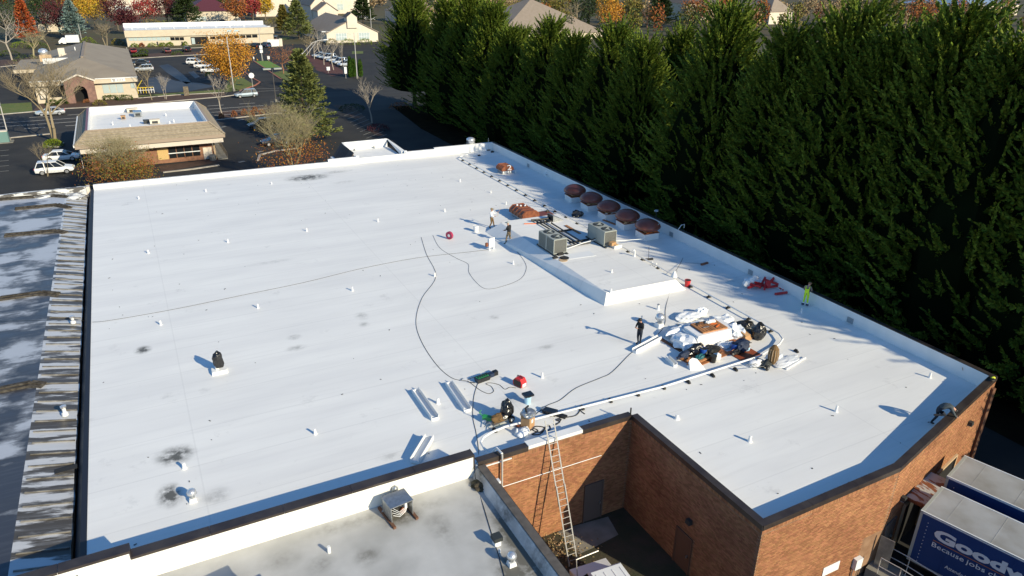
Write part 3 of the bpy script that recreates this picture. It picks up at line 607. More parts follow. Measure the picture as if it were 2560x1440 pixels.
for px, py, h, r, lab in VP:
    h *= .85; r *= .75
    z = .8 if 'deck' in lab and ('on the raised' in lab or 'on top' in lab or 'edge of' in lab or 'deck corner' in lab) else 0
    t = T('vent_pipe', lab, 'vent pipe', px, py, z, 0, 'white vent pipes on the main roof')
    if 'cone' in lab: MB().lathe([(.24, 0), (.2, .1), (.06, .42), (.05, .45)], 10).build('pipe', MT['white'], t, smooth=False); continue
    pm = MB().tube([(0, 0, 0), (0, 0, h)], r, 10)
    if 'gooseneck' in lab: pm = MB().tube([(0, 0, 0), (0, 0, h), (-.08, -.02, h+.12), (-.2, -.04, h+.08)], r, 8)
    pm.build('pipe', MT['white'], t)
    MB().lathe([(r*1.9, 0), (r*1.7, .015), (r*1.25, .04), (r*1.18, h*.4), (r*1.05, h*.42)], 10).build('boot', MT['white'], t)
    if 'capped' in lab: MB().lathe([(r*1.15, h), (r*1.15, h+.04), (r*.6, h+.06)], 10).build('cap', MT['galv'], t)
# --- turbine / ball vents
def ball_vent(px, py, z, s, lab, base='white', grp='round capped vents'):
    t = T('ball_vent', lab, 'vent', px, py, z, 0, grp)
    MB().box((0, 0, .12*s), (.42*s, .42*s, .24*s), top=.8).build('curb', MT[base], t)
    MB().lathe([(.13*s, .22*s), (.13*s, .42*s)], 12).build('neck', MT['galv'], t)
    MB().lathe([(.15*s, .42*s), (.25*s, .5*s), (.27*s, .6*s), (.24*s, .7*s), (.14*s, .79*s), (.02*s, .81*s)], 14).build('ball', MT['alu'], t, smooth=True)
    mb = MB()
    for k in range(14): a = k*math.pi/7; mb.bar((.27*s*math.cos(a), .27*s*math.sin(a), .5*s), (.21*s*math.cos(a+.2), .21*s*math.sin(a+.2), .74*s), .012*s, .03*s)
    mb.build('fins', MT['galv'], t)
ball_vent(1648, 817, 0, 1.15, 'silver domed vent on a white curb behind the man in black')
ball_vent(483, 1252, 0, .75, 'small silver ball vent near the left stains by the front parapet')
ball_vent(1279, 1412, -.2, .75, 'round headed vent on the near lower roof')
t = T('roof_exhaust_fan', 'galvanised exhaust fan on a box at the far right corner of the roof', 'exhaust fan', 1177, 377)
MB().box((0, 0, .22), (1.15, 1.15, .44), top=.9).build('curb', MT['white'], t); MB().box((0, 0, .7), (.85, .85, .55)).build('housing', MT['galv'], t)
MB().lathe([(.45, .97), (.5, 1.05), (.46, 1.22), (.55, 1.25), (.5, 1.5), (.3, 1.62), (.05, 1.66)], 18).build('dome', MT['alu'], t, smooth=True)
# --- black covered vent at left
t = T('covered_vent', 'black bag tied over a vent on a white curb, alone at left', 'covered vent', 549, 930)
MB().box((0, 0, .1), (.85, .6, .2), top=.9).build('curb', MT['white'], t); MB().tube([(-.1, 0, .18), (-.1, 0, .6)], .1, 8).build('pipe', MT['white'], t)
MB().lump((0, 0, .75), (.26, .2, .52), 4, 34, .18).lump((.16, .02, .5), (.14, .12, .28), 9, 20, .2).build('cover', MT['bag'], t)
# --- big mushroom exhaust hoods
DL = ['farthest of five brown domed exhaust hoods, next to the louvred vents', 'second brown domed hood from the far end of the row', 'middle one of the five brown domed exhaust hoods', 'second nearest of the five brown domed hoods, behind the planks', 'nearest brown domed hood, with white scrawl on its dome']
for k in range(5):
    y = 58.15-2.9*k; t = thing('dome_hood', DL[k], 'exhaust hood', (37.1, y, 0), rad(-4), 'five brown dome hoods in a row')
    t.location.z = -.17; MB().box((0, 0, .40), (1.4, 1.4, .6)).build('curb', MT['white'], t)
    MB().bx(-.74, .74, -.74, .74, .70, .76).build('curb_flashing', MT['rust'], t)
    mb = MB()
    for q in range(4):
        a = q*math.pi/2+.6; mb.bar((.55*math.cos(a), .55*math.sin(a), .76), (.62*math.cos(a), .62*math.sin(a), 1.05), .06, .06)
    mb.bx(-.45, .45, -.45, .45, .76, .98).build('throat', MT['tan'], t)
    MB().lathe([(.62, .88), (.95, .98), (1.07, 1.10), (1.09, 1.20), (1.02, 1.36), (.83, 1.53), (.55, 1.67), (.25, 1.74), (.02, 1.76)], 36).build('dome', MT['dome_brown'], t, smooth=True)
    rr = random.Random(k)
    for q in range(5): MB().box((rr.uniform(-.7, .5), -.70+rr.uniform(-.03, .1), .80+rr.uniform(0, .03)), (rr.uniform(.15, .5), .05, .05), rz=rr.uniform(-.3, .3)).build('flashing_scrap', MT[('wood', 'tan', 'poly_white', 'tan', 'orange')[k]], t)
    if k == 4:
        mb = MB()
        for q in range(7): a = -1.05+q*.08; mb.box((.98*math.cos(a)*.93, .98*math.sin(a)*.93, 1.42+.05*math.sin(q*2.1)), (.03, .11, .05), rz=a, tilt=(.3, 0))
        mb.build('scrawl', MT['white'], t)
        mb = MB(); mb.box((.35, .55, 1.62), (.12, .1, .08)).box((.6, .5, 1.54), (.1, .1, .08)); mb.build('dome_clips', MT['galv'], t)
# --- rusty hoods
def rusty_hood(px, py, sx, sy, h, lab, mark=None):
    p = W(px, py); t = thing('rusty_hood', lab, 'roof hood', (p.x, p.y, 0), 0, 'rusty roof hoods')
    MB().box((0, 0, .2), (sx*.82, sy*.82, .4)).build('curb', MT['galv'], t)
    mb = MB(); n = 5
    prof = [(-sx/2, .36), (-sx*.48, .36+h*.55), (-sx*.3, .36+h), (sx*.3, .36+h), (sx*.48, .36+h*.55), (sx/2, .36)]
    vs = [(x, s*sy/2, z) for s in (-1, 1) for x, z in prof]; m = len(prof)
    mb._add(vs, [tuple(range(m)), tuple(range(m, 2*m))[::-1]]+[(i+1, i, m+i, m+i+1) for i in range(m-1)]+[(0, m-1, 2*m-1, m)])
    mb.build('hood', MT['rust'], t)
    for q in range(5):
        y = -sy/2+.1+q*(sy-.2)/4; mb = MB()
        for (x0, z0), (x1, z1) in zip(prof, prof[1:]): mb.bar((x0*1.015, y, z0+.015), (x1*1.015, y, z1+.015), .05, .05, up=(0, 1, 0))
        mb.build('rib', MT['rust'], t)
    for q in range(4): MB().bx(-sx*.36+q*sx*.19, -sx*.36+q*sx*.19+.15, -sy*.415, -sy*.405, .08, .36).build('panel', MT['steel_white'], t)
    if mark:
        c = text(mark, .55, .55, MT['letter'], t, 'mark'); c.matrix_local = Matrix.Translation((-.12, -sy/2-.02, .44)) @ Matrix.Rotation(rad(90), 4, 'X')
    return t
def text(s, w, h, m, parent, name='lettering', bold=0):
    cu = bpy.data.curves.new(name, 'FONT'); cu.body = s; cu.size = 1; cu.extrude = .006; cu.offset = bold; cu.resolution_u = 3
    o = bpy.data.objects.new(name, cu); COL.objects.link(o); dg = bpy.context.evaluated_depsgraph_get()
    me = bpy.data.meshes.new_from_object(o.evaluated_get(dg)); bpy.data.objects.remove(o); bpy.data.curves.remove(cu)
    n = len(me.vertices); co = np.empty(n*3, np.float32); me.vertices.foreach_get('co', co); co = co.reshape(-1, 3)
    lo, hi = co.min(0), co.max(0); co[:, 0] = (co[:, 0]-lo[0])*w/(hi[0]-lo[0]); co[:, 1] = (co[:, 1])*h/(hi[1]-max(lo[1], 0)); co[:, 2] *= 1
    me.vertices.foreach_set('co', co.ravel()); me.materials.clear(); me.materials.append(m); me.update()
    return link(name, me, parent)
rusty_hood(1262, 431, 1.45, 1.5, .5, 'rusty ribbed roof hood painted with a 2, near the far right corner', '2')
h = rusty_hood(1310, 545, 1.75, 2.6, .62, 'larger rusty ribbed hood with rounded top behind the raised deck')
mb = MB()
for x, y in ((-.3, .8), (-.1, .5), (.3, .4)): mb.lump((x, y, 1.03), (.09, .09, .07), int(x*10)+5, 14)
mb.build('loose_rags', MT['poly_white'], h)
t = T('roof_hatch', 'low flat red brown hatch lid next to the larger rusty hood', 'roof hatch', 1360, 542)
MB().box((0, 0, .12), (1.5, 1.3, .24)).build('curb', MT['white'], t); MB().box((0, 0, .29), (1.45, 1.25, .1)).build('lid', MT['dome_brown'], t); MB().lump((.5, .3, .4), (.15, .12, .1), 3, 14).build('weight', MT['ac_dark'], t)
# --- louvred vents
for px, py, lab in ((1369, 440, 'left one of a pair of small pyramid louvred vents by the right parapet'), (1381, 444, 'right one of a pair of small pyramid louvred vents by the right parapet'), (1414, 460, 'single pyramid louvred vent just behind the farthest brown dome')):
    t = T('louvre_vent', lab, 'louvred vent', px, py, 0, 0, 'pyramid louvred vents'); MB().box((0, 0, .1), (.62, .62, .2), top=.9).build('curb', MT['white'], t)
    for q in range(3):
        k = 1-q*.26; MB().box((0, 0, .32+q*.22), (.6*k, .6*k, .1), top=.75).build('louvre', MT['steel_white'], t); MB().box((0, 0, .22+q*.22), (.42*k, .42*k, .12)).build('throat', MT['ac_dark'], t)
for px, py, h, lab in ((1262, 384, .7, 'white pipe stand with a flat cap near the far right corner'), (1330, 412, .5, 'grey bracket on the inside of the right parapet past the hood'), (1289, 432, .35, 'small clear topped vent right of the hood marked 2')):
    t = T('roof_pipe_stand', lab, 'pipe stand', px, py); MB().tube([(0, 0, 0), (0, 0, h)], .05, 8).build('pipe', MT['white'], t); MB().box((0, 0, h), (.3, .3, .05)).build('cap', MT['steel_white'], t)
t = T('antenna_mast', 'thin upright mast in the far right roof corner', 'mast', 1221, 376); MB().tube([(0, 0, 0), (0, 0, 1.5)], .025, 6).build('pole', MT['pole'], t); MB().box((0, 0, .06), (.4, .3, .12)).build('foot', MT['black'], t)
t = T('scrap_heap', 'two dark scraps lying in the shaded far right corner', 'scraps', 1231, 381); MB().lump((0, 0, .08), (.22, .15, .12), 1, 14).lump((-2.2, -.9, .06), (.18, .14, .09), 2, 14).build('scraps', MT['black'], t)
# --- gas pipe run
gp = thing('gas_pipe', 'long white gas pipe on black blocks running along the right and front roof', 'pipe run', (33.5, 50, 0))
def smooth(P, k=6):
    P = [Vector(p) for p in P]; out = []
    for i in range(len(P)-1):
        a, b, c, d = P[max(i-1, 0)], P[i], P[i+1], P[min(i+2, len(P)-1)]
        for j in range(k):
            t = j/k; out.append(.5*((2*b)+(c-a)*t+(2*a-5*b+4*c-d)*t*t+(3*b-a-3*c+d)*t**3))
    return out+[P[-1]]
zp = .24
low_run = [W(x, y, zp) for x, y in ((1900, 890), (1660, 966), (1340, 1047), (1262, 1067))]
bend = [W(x, y, zp) for x, y in ((1228, 1081), (1208, 1094), (1202, 1106), (1210, 1121), (1228, 1134))]
P1 = [(34.9, 78.6, .1), (34.9, 78.6, zp), (34.3, 78.4, zp), (33.55, 77.9, zp), (33.5, 77, zp), (33.5, 60, zp), (33.5, 45, zp), (33.5, 29, zp), (33.45, 28.2, zp), (33.1, 27.55, zp), (32.4, 27.15, zp)]+[tuple(p) for p in low_run]+[tuple(p) for p in bend]
last = [(12.35, 24.95, .62), (12.35, 24.40, .66), (12.35, 24.38, .5), (12.35, 24.38, -1.7)]
MB().tube([Vector(p) for p in P1]+[Vector(p) for p in last[:2]], .055, 8).build('pipe', MT['white'], gp, world=True); MB().tube([Vector(p) for p in last[1:]], .045, 8).build('drop_pipe', MT['pipe_grey'], gp, world=True)
sup = MB().box((0, 0, .07), (.34, .14, .11), top=.8).box((0, 0, .15), (.16, .05, .08)).mesh('support', MT['rubber'])
for k in range(26): link('support', sup, gp, Vector((33.5, 76.9-k*1.92, 0))-OFF[gp.name])
for px, py in ((1990, 880), (1838, 926), (1781, 941), (1720, 957), (1658, 971), (1593, 988), (1525, 1004), (1455, 1022), (1374, 1038), (1237, 1078)):
    link('support', sup, gp, W(px, py)-OFF[gp.name], (0, 0, rad(90)))
MB().bx(11.3, 12.9, 24.48, 24.53, .14, .19).build('wall_strap', MT['white'], gp, world=True)
# --- AC condensers on the deck
def condenser(x0, x1, y0, y1, z, lab):
    w, d = x1-x0, y1-y0; t = thing('air_conditioner', lab, 'air conditioner', ((x0+x1)/2, (y0+y1)/2, z), 0, 'twin fan air conditioners on the raised deck')
    MB().bx(-w/2-.05, -w/2+.1, -d/2-.25, d/2+.25, 0, .1).bx(w/2-.1, w/2+.05, -d/2-.25, d/2+.25, 0, .1).build('skid', MT['ac_dark'], t)
    MB().bx(-w/2+.03, w/2-.03, -d/2+.03, d/2-.03, .12, 1.2).build('coil', MT['ac_fin'], t)
    MB().bx(-w/2, w/2, -d/2, d/2, 1.2, 1.27).bx(-w/2, w/2, -d/2, d/2, .1, .16).build('cabinet_top', MT['ac_grey'], t)
    for sx in (-1, 1):
        for sy in (-1, 0, 1):
            MB().box((sx*w/2, sy*(d/2-.03), .66), (.05, .08 if sy else .14, 1.1)).build('corner_post', MT['ac_grey'], t)
    mb = MB()
    for k in range(14):
        for sx in (-1, 1):
            for s in (-1, 1): mb.box((sx*(w/2-.015), s*d/4+(k-6.5)*d/2/16, .68), (.03, .012, 1.02))
    for k in range(12): mb.box((-w/2+.1+k*(w-.2)/11, -d/2+.015, .68), (.012, .03, 1.02))
    mb.build('fins', MT['ac_grey'], t)
    for s in (-1, 1):
        f = MB().lathe([(.44, 1.262), (.45, 1.285), (.43, 1.29), (.41, 1.28), (.41, 1.272)], 22, (0, s*d/4, 0)).build('fan_ring', MT['ac_dark'], t); MB().lathe([(.40, 1.271), (.40, 1.274)], 22, (0, s*d/4, 0)).build('fan_well', MT['ac_dark'], f)
        mb = MB()
        for k in range(4): mb.box((.17*math.cos(k*1.57+.4), s*d/4+.17*math.sin(k*1.57+.4), 1.285), (.3, .14, .012), rz=k*1.57+.4, tilt=(.3, 0))
        mb.lathe([(.07, 1.27), (.07, 1.31)], 10, (0, s*d/4, 0)); mb.build('fan_blades', MT['ac_grey'], f)
    return t
c1 = condenser(26.75, 27.85, 44.45, 46.8, .8, 'left twin fan air conditioner at the edge of the raised deck')
c2 = condenser(31.2, 32.3, 44.3, 46.65, .8, 'right twin fan air conditioner beside the gas pipe on the raised deck')
MB().bx(-.553, -.55, -1.12, 1.12, .15, 1.2).build('access_panel', MT['ac_grey'], c2)
t = T('roof_curb', 'small white curb with a cardboard box on it at the foot of the right air conditioner', 'curb', 1540, 618, .8); MB().box((0, 0, .12), (.7, .6, .24)).build('curb', MT['white'], t)
t = T('cardboard_box', 'small open cardboard box on the white curb beside the right air conditioner', 'box', 1531, 613, 1.04, .2); MB().box((0, 0, .14), (.5, .34, .26)).build('box', MT['card'], t); MB().box((.2, -.2, .05), (.3, .2, .08)).build('flap', MT['tan'], t)
t = T('pipe_insulation', 'black insulated refrigerant pipes laid in parallel across the raised deck', 'insulated pipes', 1400, 590, .8); o = OFF[t.name]
for off in (0, .3, .85):
    a = W(1338, 551, .95)+Vector((off*1.1, .1, 0)); e = W(1440, 612, .95)+Vector((off*.9, 0, 0)); MB().tube([a-o, e-o], .06, 6).build('pipe', MT['black'], t)
for k in range(3):
    q = W(1338, 551, .88)+(W(1440, 612, .88)-W(1338, 551, .88))*(k*.4+.1); MB().bx(q.x-.2-o.x, q.x+1.6-o.x, q.y-.06-o.y, q.y+.06-o.y, .0, .13).build('sleeper', MT['rubber'], t)
MB().tube([W(1328, 551, .95)-o, W(1352, 549, .95)-o, W(1370, 546, 1.0)-o, W(1379, 541, 1.1)-o], .1, 6).build('pipe', MT['black'], t)
MB().tube([W(1417, 616, .92)-o, W(1475, 607, .92)-o, W(1479, 600, 1.1)-o, W(1488, 596, 1.3)-o], .055, 6).build('pipe', MT['black'], t)
t = T('conduit', 'white conduit crossing from the left air conditioner over the black pipes', 'conduit', 1430, 600, .8); o = OFF[t.name]; MB().tube([Vector((27.9, 44.7, 1.05))-o, Vector((29.9, 45.3, 1.05))-o, Vector((31.2, 45.5, 1.05))-o], .035, 6).build('pipe', MT['steel_white'], t)
MB().tube([Vector((32.35, 45, .9))-o, Vector((36.2, 45.6, .3))-o, Vector((36.4, 45.6, .0))-o], .03, 6).build('pipe', MT['steel_white'], t)
t = T('pipe_housing', 'sloped grey metal pipe housing with a black mouth at the back of the raised deck', 'pipe housing', 1388, 549, .8); MB()._add([(-.5,-.5,0),(.6,-.5,0),(.6,.5,0),(-.5,.5,0),(-.5,-.5,.55),(-.5,.5,.55)], [(0,1,4),(1,2,5,4),(2,3,5),(0,4,5,3)]).build('shell', MT['galv'], t); MB().bx(-.56, -.5, -.4, .4, .05, .5).build('mouth', MT['black'], t)
for a, b_, m, lab, z in (((1414, 564), (1450, 584), 'wood', 'brown plank lying on the raised deck behind the right air conditioner', .82), ((1508, 550), (1551, 566), 'ply', 'brown plank on the roof beside the brown domes', .02), ((1310, 560), (1341, 559), 'orange', 'thin orange strip lying on the raised deck near the rusty hood', .82), ((1652, 848), (1703, 878), 'door_brown', 'long dark angle iron lying between the man in black and the pile', .02)):
    p, q = W(*a, z), W(*b_, z); t = thing('plank', lab, 'plank', p); MB().bar((0, 0, .03), q-p, .07 if m == 'orange' else .24, .05).build('board', MT[m], t)
t = T('dust_lid', 'black dish and yellow lid lying near the left air conditioner', 'lids', 1411, 646, .8); MB().lathe([(.3, 0), (.36, .06), (.28, .1)], 14).build('dish', MT['black'], t); MB().lathe([(.33, 0), (.33, .03)], 14, (-.28, -.3, 0)).build('lid', MT['tan'], t); MB().box((.1, .75, .08), (.5, .25, .16)).box((-.6, .35, .05), (.4, .25, .1)).build('scraps', MT['rubber'], t)
t = T('flat_frame', 'faint white rectangular sheet outline on the raised deck', 'sheet', 1449, 638, .81, .0); MB().box((0, 0, .005), (2.3, 1.0, .015), rz=-.1).build('sheet', MT['steel_white'], t)
# --- electrical box on legs, buckets, hose reel
t = T('electric_box', 'white electrical box on short legs with a cable running to it', 'electric box', 1228, 624, 0, rad(20)); MB().box((0, 0, .62), (.62, .2, .75)).build('box', MT['white'], t); MB().box((-.42, .1, .5), (.18, .16, .3)).build('meter', MT['rust'], t)
for x in (-.2, .3): MB().lathe([(.09, 0), (.05, .08), (.04, .3)], 8, (x, 0, 0)).build('leg', MT['white'], t)
def bucket(px, py, m, lab, z=0, s=1.0, lid=None):
    t = T('bucket', lab, 'bucket', px, py, z); MB().lathe([(.125*s, 0), (.155*s, .36*s), (.165*s, .36*s), (.165*s, .34*s)], 14).build('pail', MT[m], t, smooth=False)
    mb = MB(); mb.tube([(.16*s*math.cos(a), .16*s*math.sin(a)*.3, .36*s-.08*s*math.sin(a*1)) for a in np.linspace(0, math.pi, 7)], .008, 4); mb.build('handle', MT['galv'], t)
    MB().lathe([(.15*s, .335*s), (.15*s, .345*s)], 14).build('contents' if not lid else 'lid', MT[lid or 'ac_dark'], t); return t
bucket(1190, 579, 'white', 'tall white bucket left of the man in the white shirt', 0, 1.5, 'white'); bucket(1718, 716, 'red', 'orange red bucket at the front right corner of the raised deck', 0, 1.4)
bucket(2410, 943, 'orange', 'orange bucket with a brush handle in the right roof corner', 0, 1.1)
t = T('brush', 'brush standing in the orange bucket at the right corner', 'brush', 2410, 940, .1); MB().tube([(0, 0, 0), (-.22, .1, .55)], .015, 5).build('handle', MT['wood'], t); MB().box((0, 0, .02), (.1, .05, .1)).build('bristles', MT['tan'], t)
t = bucket(1319, 1008, 'ltblue', 'pale blue bucket with a black tray on top near the red generator', 0, 1.25, 'black'); MB().box((.02, .02, .52), (.52, .42, .1)).build('tray', MT['bag'], t)
t = T('hose_reel', 'small magenta reel standing on the white roof', 'reel', 1124, 598, 0, .5); MB().lathe([(.12, -.1), (.33, -.1), (.33, .1), (.12, .1)], 18, (0, 0, .34), axis='x').build('reel', MT['coil_pink'], t); MB().lathe([(.12, -.11), (.12, .11)], 12, (0, 0, .34), axis='x').build('hub', MT['white'], t)
t = T('rolled_bag', 'black rolled bag lying between gas pipe and brown domes', 'bag', 1443, 541); MB().lump((0, 0, .2), (.45, .3, .3), 11, 30, .4).lump((.35, -.1, .25), (.2, .2, .2), 12, 20, .2).build('bag', MT['bag'], t); MB().box((.1, -.25, .28), (.16, .05, .2)).build('label', MT['galv'], t)
def broom(px, py, dx, dy, m, hm, lab, rz):
    t = T('broom', lab, 'broom', px, py, 0, rz); MB().box((0, 0, .06), (.75, .16, .12)).build('head', MT[m], t); MB().tube([(0, 0, .08), (dx, dy, .75 if m == 'black' else .05)], .018, 5).build('handle', MT[hm], t)
broom(1621, 650, .35, .9, 'black', 'pole_dark', 'black squeegee standing with raised handle beside the gas pipe', -.25); broom(1761, 661, -1.1, 1.0, 'rust', 'galv', 'orange headed push broom lying by the right parapet', .15)
# --- cables
def cable(pts, lab, r=.012, z=.014, m='rubber', k=5, name='cable', cat='cable'):
    P = smooth([W(p[0], p[1], p[2] if len(p) > 2 else z) for p in pts], k); t = thing(name, lab, cat, P[0]); MB().tube([p-P[0] for p in P], r, 5).build('wire', MT[m], t); return t
cable([(0, 803, -.02), (183, 800, -.02), (215, 803, -.4), (232, 805), (280, 800), (440, 772), (600, 739), (760, 706), (900, 672), (1040, 645), (1170, 630), (1222, 624)], 'long thin cable crossing the whole roof from left edge to the electrical box', .011)
cable([(1053, 593), (1066, 635), (1090, 690), (1055, 745), (1040, 800), (1052, 850), (1090, 910), (1130, 945), (1168, 953), (1190, 968), (1205, 978), (1222, 984), (1234, 978), (1228, 966), (1215, 960), (1225, 957), (1248, 962), (1262, 973), (1275, 968), (1290, 970)], 'black extension cord from roof centre down to the red generator', .014)
cable([(1082, 588), (1100, 620), (1140, 645), (1170, 660), (1172, 680), (1190, 705), (1215, 722), (1255, 716), (1300, 698), (1315, 675), (1312, 655), (1290, 625), (1275, 605)], 'thin looping cord from the man in camouflage trousers', .010)
cable([(1196, 955), (1185, 990), (1182, 1040), (1190, 1080), (1196, 1120), (1195, 1150), (1188, 1165, .4), (1190, 1205, -.18), (1210, 1270, -.18), (1228, 1330, -.18), (1250, 1400, -.18), (1262, 1445, -.18)], 'black cord from the tool bag running over the parapet down to the lower roof', .014)
cable([(1723, 580, .95), (1720, 610), (1705, 650), (1683, 690, .4), (1677, 720), (1664, 770), (1662, 810), (1640, 840), (1600, 868), (1575, 885), (1530, 930), (1500, 945), (1440, 970), (1400, 1000), (1365, 1015), (1335, 1040)], 'black hose from the right parapet past the man in black to the cardboard box', .015)
cable([(1318, 1080), (1335, 1072), (1345, 1078), (1330, 1086), (1350, 1085), (1362, 1070), (1340, 1066), (1332, 1075), (1352, 1080), (1370, 1063), (1376, 1072), (1365, 1078)], 'tangled rope coil beside the ladder top', .03, k=6)
cable([(1385, 1062), (1400, 1055), (1390, 1050), (1402, 1045), (1418, 1043), (1440, 1038), (1450, 1025), (1445, 1020), (1455, 1030), (1462, 1035)], 'loose rope lying right of the ladder top', .028, k=6)
cable([(1386, 1064), (1396, 1058), (1403, 1048), (1392, 1052)], 'short rope loop beside the ladder top', .025)
# --- loose metal channels
def channel(px0, px1, w, lab, z=0, tilt=0):
    p, q = W(*px0, z), W(*px1, z); q.z += tilt; t = thing('metal_channel', lab, 'metal channel', p, 0, 'loose white metal channels'); d = (q-p); u = d.normalized(); s = Vector((-u.y, u.x, 0))*(w/2)
    MB().bar((0, 0, .02), d, w, .02).build('web', MT['steel_white'], t)
    for k in (-1, 1): MB().bar(s*k+Vector((0, 0, .13)), d+s*k+Vector((0, 0, .13)), .025, .26).build('flange', MT['white'], t)
    for e in (Vector(), d): MB().bar(e-s+Vector((0, 0, .07)), e+s+Vector((0, 0, .07)), .03, .14).build('end_cap', MT['steel_white'], t)
channel((1038, 979), (1088, 1050), .38, 'left of two parallel white metal channels lying on the near roof'); channel((1122, 961), (1169, 1029), .38, 'right of two parallel white metal channels lying on the near roof')
channel((1037, 1158), (1074, 1101), .42, 'white metal channel leaning near the front parapet with a dark end', .05, .1)
channel((1585, 882), (1648, 848), .3, 'white gutter length lying at the feet of the man in black'); channel((1668, 899), (1688, 917), .22, 'short white gutter offcut left of the tool pile')
# --- red generator, tool bag, cart, boxes
t = T('generator', 'red portable generator with white stripe on bare roof', 'generator', 1299, 964, 0, .35); MB().hull([(x, y, z) for x in (-.2, .2) for y, z in ((-.3, .05), (.3, .05), (.33, .3), (.15, .52), (-.2, .52), (-.33, .3))]).build('body', MT['red'], t); MB().bx(-.215, -.195, -.25, .25, .08, .4).build('panel', MT['black'], t); MB().bx(-.14, .14, -.345, -.28, .08, .26).build('stripe', MT['white'], t)
MB().tube([(0, -.2, .5), (0, -.15, .6), (0, .15, .6), (0, .2, .5)], .025, 6).build('handle', MT['black'], t)
for x in (-.15, .15): MB().box((x, 0, .03), (.07, .5, .06)).build('foot', MT['rubber'], t)
t = T('tool_bag', 'open green lined black tool bag with loose tools', 'tool bag', 1206, 951, 0, .15); MB().hull([(x*k, y*k, z) for x in (-.42, .42) for y in (-.2, .2) for z, k in ((0, .9), (.26, 1.05))]).build('bag', MT['bag'], t); MB().bx(-.36, .36, -.14, .14, .262, .27).build('lining', MT['green'], t)
mb = MB(); 
for k in range(5): mb.bar((-.3+k*.14, -.1, .29), (-.2+k*.13, .12, .31), .04, .04)
mb.build('tools', MT['ac_dark'], t); MB().box((.62, .08, .12), (.3, .26, .22)).build('battery_case', MT['navy'], t); MB().box((.92, .1, .13), (.26, .24, .25)).build('charger', MT['black'], t); MB().tube([(-.5, 0, .02), (-.75, .2, .05), (-.9, .1, .3), (-.55, 0, .4)], .02, 5).build('strap', MT['black'], t)
t = T('tool_cart', 'two wheeled cart draped with a black jacket near the ladder', 'cart', 1266, 1052, 0, .25); MB().bx(-1.0, .15, -.22, .22, .2, .25).build('platform', MT['galv'], t); MB().lump((.02, 0, .68), (.3, .28, .5), 21, 36, .2).lump((-.22, 0, .4), (.3, .25, .2), 22, 24, .2).build('jacket', MT['bag'], t)
for y in (-.28, .28):
    w = MB().lathe([(.16, -.05), (.19, -.03), (.19, .03), (.16, .05)], 16, (.1, y, .19), axis='y').build('wheel', MT['rubber'], t); MB().lathe([(.09, -.056), (.09, .056)], 10, (.1, y, .19), axis='y').build('rim', MT['white'], w)
mb = MB().tube([(-.95, -.2, .25), (-1.3, -.2, .1)], .02, 5).tube([(-.95, .2, .25), (-1.3, .2, .1)], .02, 5); mb.build('handle', MT['galv'], t)
t = T('paper_sack', 'crumpled brown paper sack on the cart by the green machine', 'sack', 1246, 1052, .22); MB().lump((0, 0, .16), (.36, .22, .2), 31, 30, .25).build('sack', MT['pants_brown'], t)
t = T('seam_welder', 'bright green roofing machine lying left of the black draped cart', 'machine', 1225, 1056, 0, -.7); MB().box((0, 0, .24), (.75, .22, .2), tilt=(0, .1)).build('body', MT['green'], t); MB().box((.38, 0, .2), (.28, .26, .34)).build('motor', MT['green'], t); MB().tube([(-.35, 0, .3), (-.55, 0, .5), (-.5, .15, .55)], .03, 5).build('handle', MT['green'], t)
for x in (-.25, .3): MB().lathe([(.1, -.16), (.1, .16)], 12, (x, 0, .1), axis='y').build('wheel', MT['white'], t)
t = T('cardboard_box', 'tall cardboard box stuffed with a grey bag beside the ladder top', 'box', 1319, 1066, 0, .55); MB().box((0, 0, .36), (.52, .5, .72)).build('box', MT['card'], t); MB().lump((0, 0, .78), (.36, .34, .2), 41, 34, .2).build('grey_bag', MT['galv'], t); MB().bx(-.08, .08, -.262, -.252, .3, .5).build('label', MT['white'], t); MB().tube([(-.25, -.1, .9), (-.1, .1, 1.08), (.2, .1, 1.06)], .05, 6).build('black_strap', MT['black'], t)
t = T('power_tool', 'black tool case lying on the roof right of the tall cardboard box', 'tool case', 1375, 1033, 0, -.9); MB().box((0, 0, .1), (.7, .4, .2)).build('case', MT['bag'], t); MB().lump((-.4, .1, .1), (.14, .12, .12), 6, 16).build('rag', MT['galv'], t); MB().bar((.3, 0, .05), (.9, -.05, .05), .3, .08).build('strap', MT['black'], t)
t = T('white_sandbag', 'white plastic sandbag near the gas pipe bend by the front parapet', 'sandbag', 1308, 1085, 0, .6); MB().lump((0, 0, .12), (.42, .22, .16), 8, 30, .15).build('bag', MT['poly_white'], t)
t = T('cone_flashing', 'small white cone flashing left of the white sandbag', 'flashing', 1293, 1086); MB().lathe([(.16, 0), (.05, .35), (.04, .36)], 9).build('cone', MT['white'], t)
t = T('tin_scrap', 'small brown scrap of metal below the tall cardboard box', 'scrap', 1296, 1065); MB().box((0, 0, .06), (.35, .2, .08), rz=.4, tilt=(.2, .1)).build('scrap', MT['rust'], t)
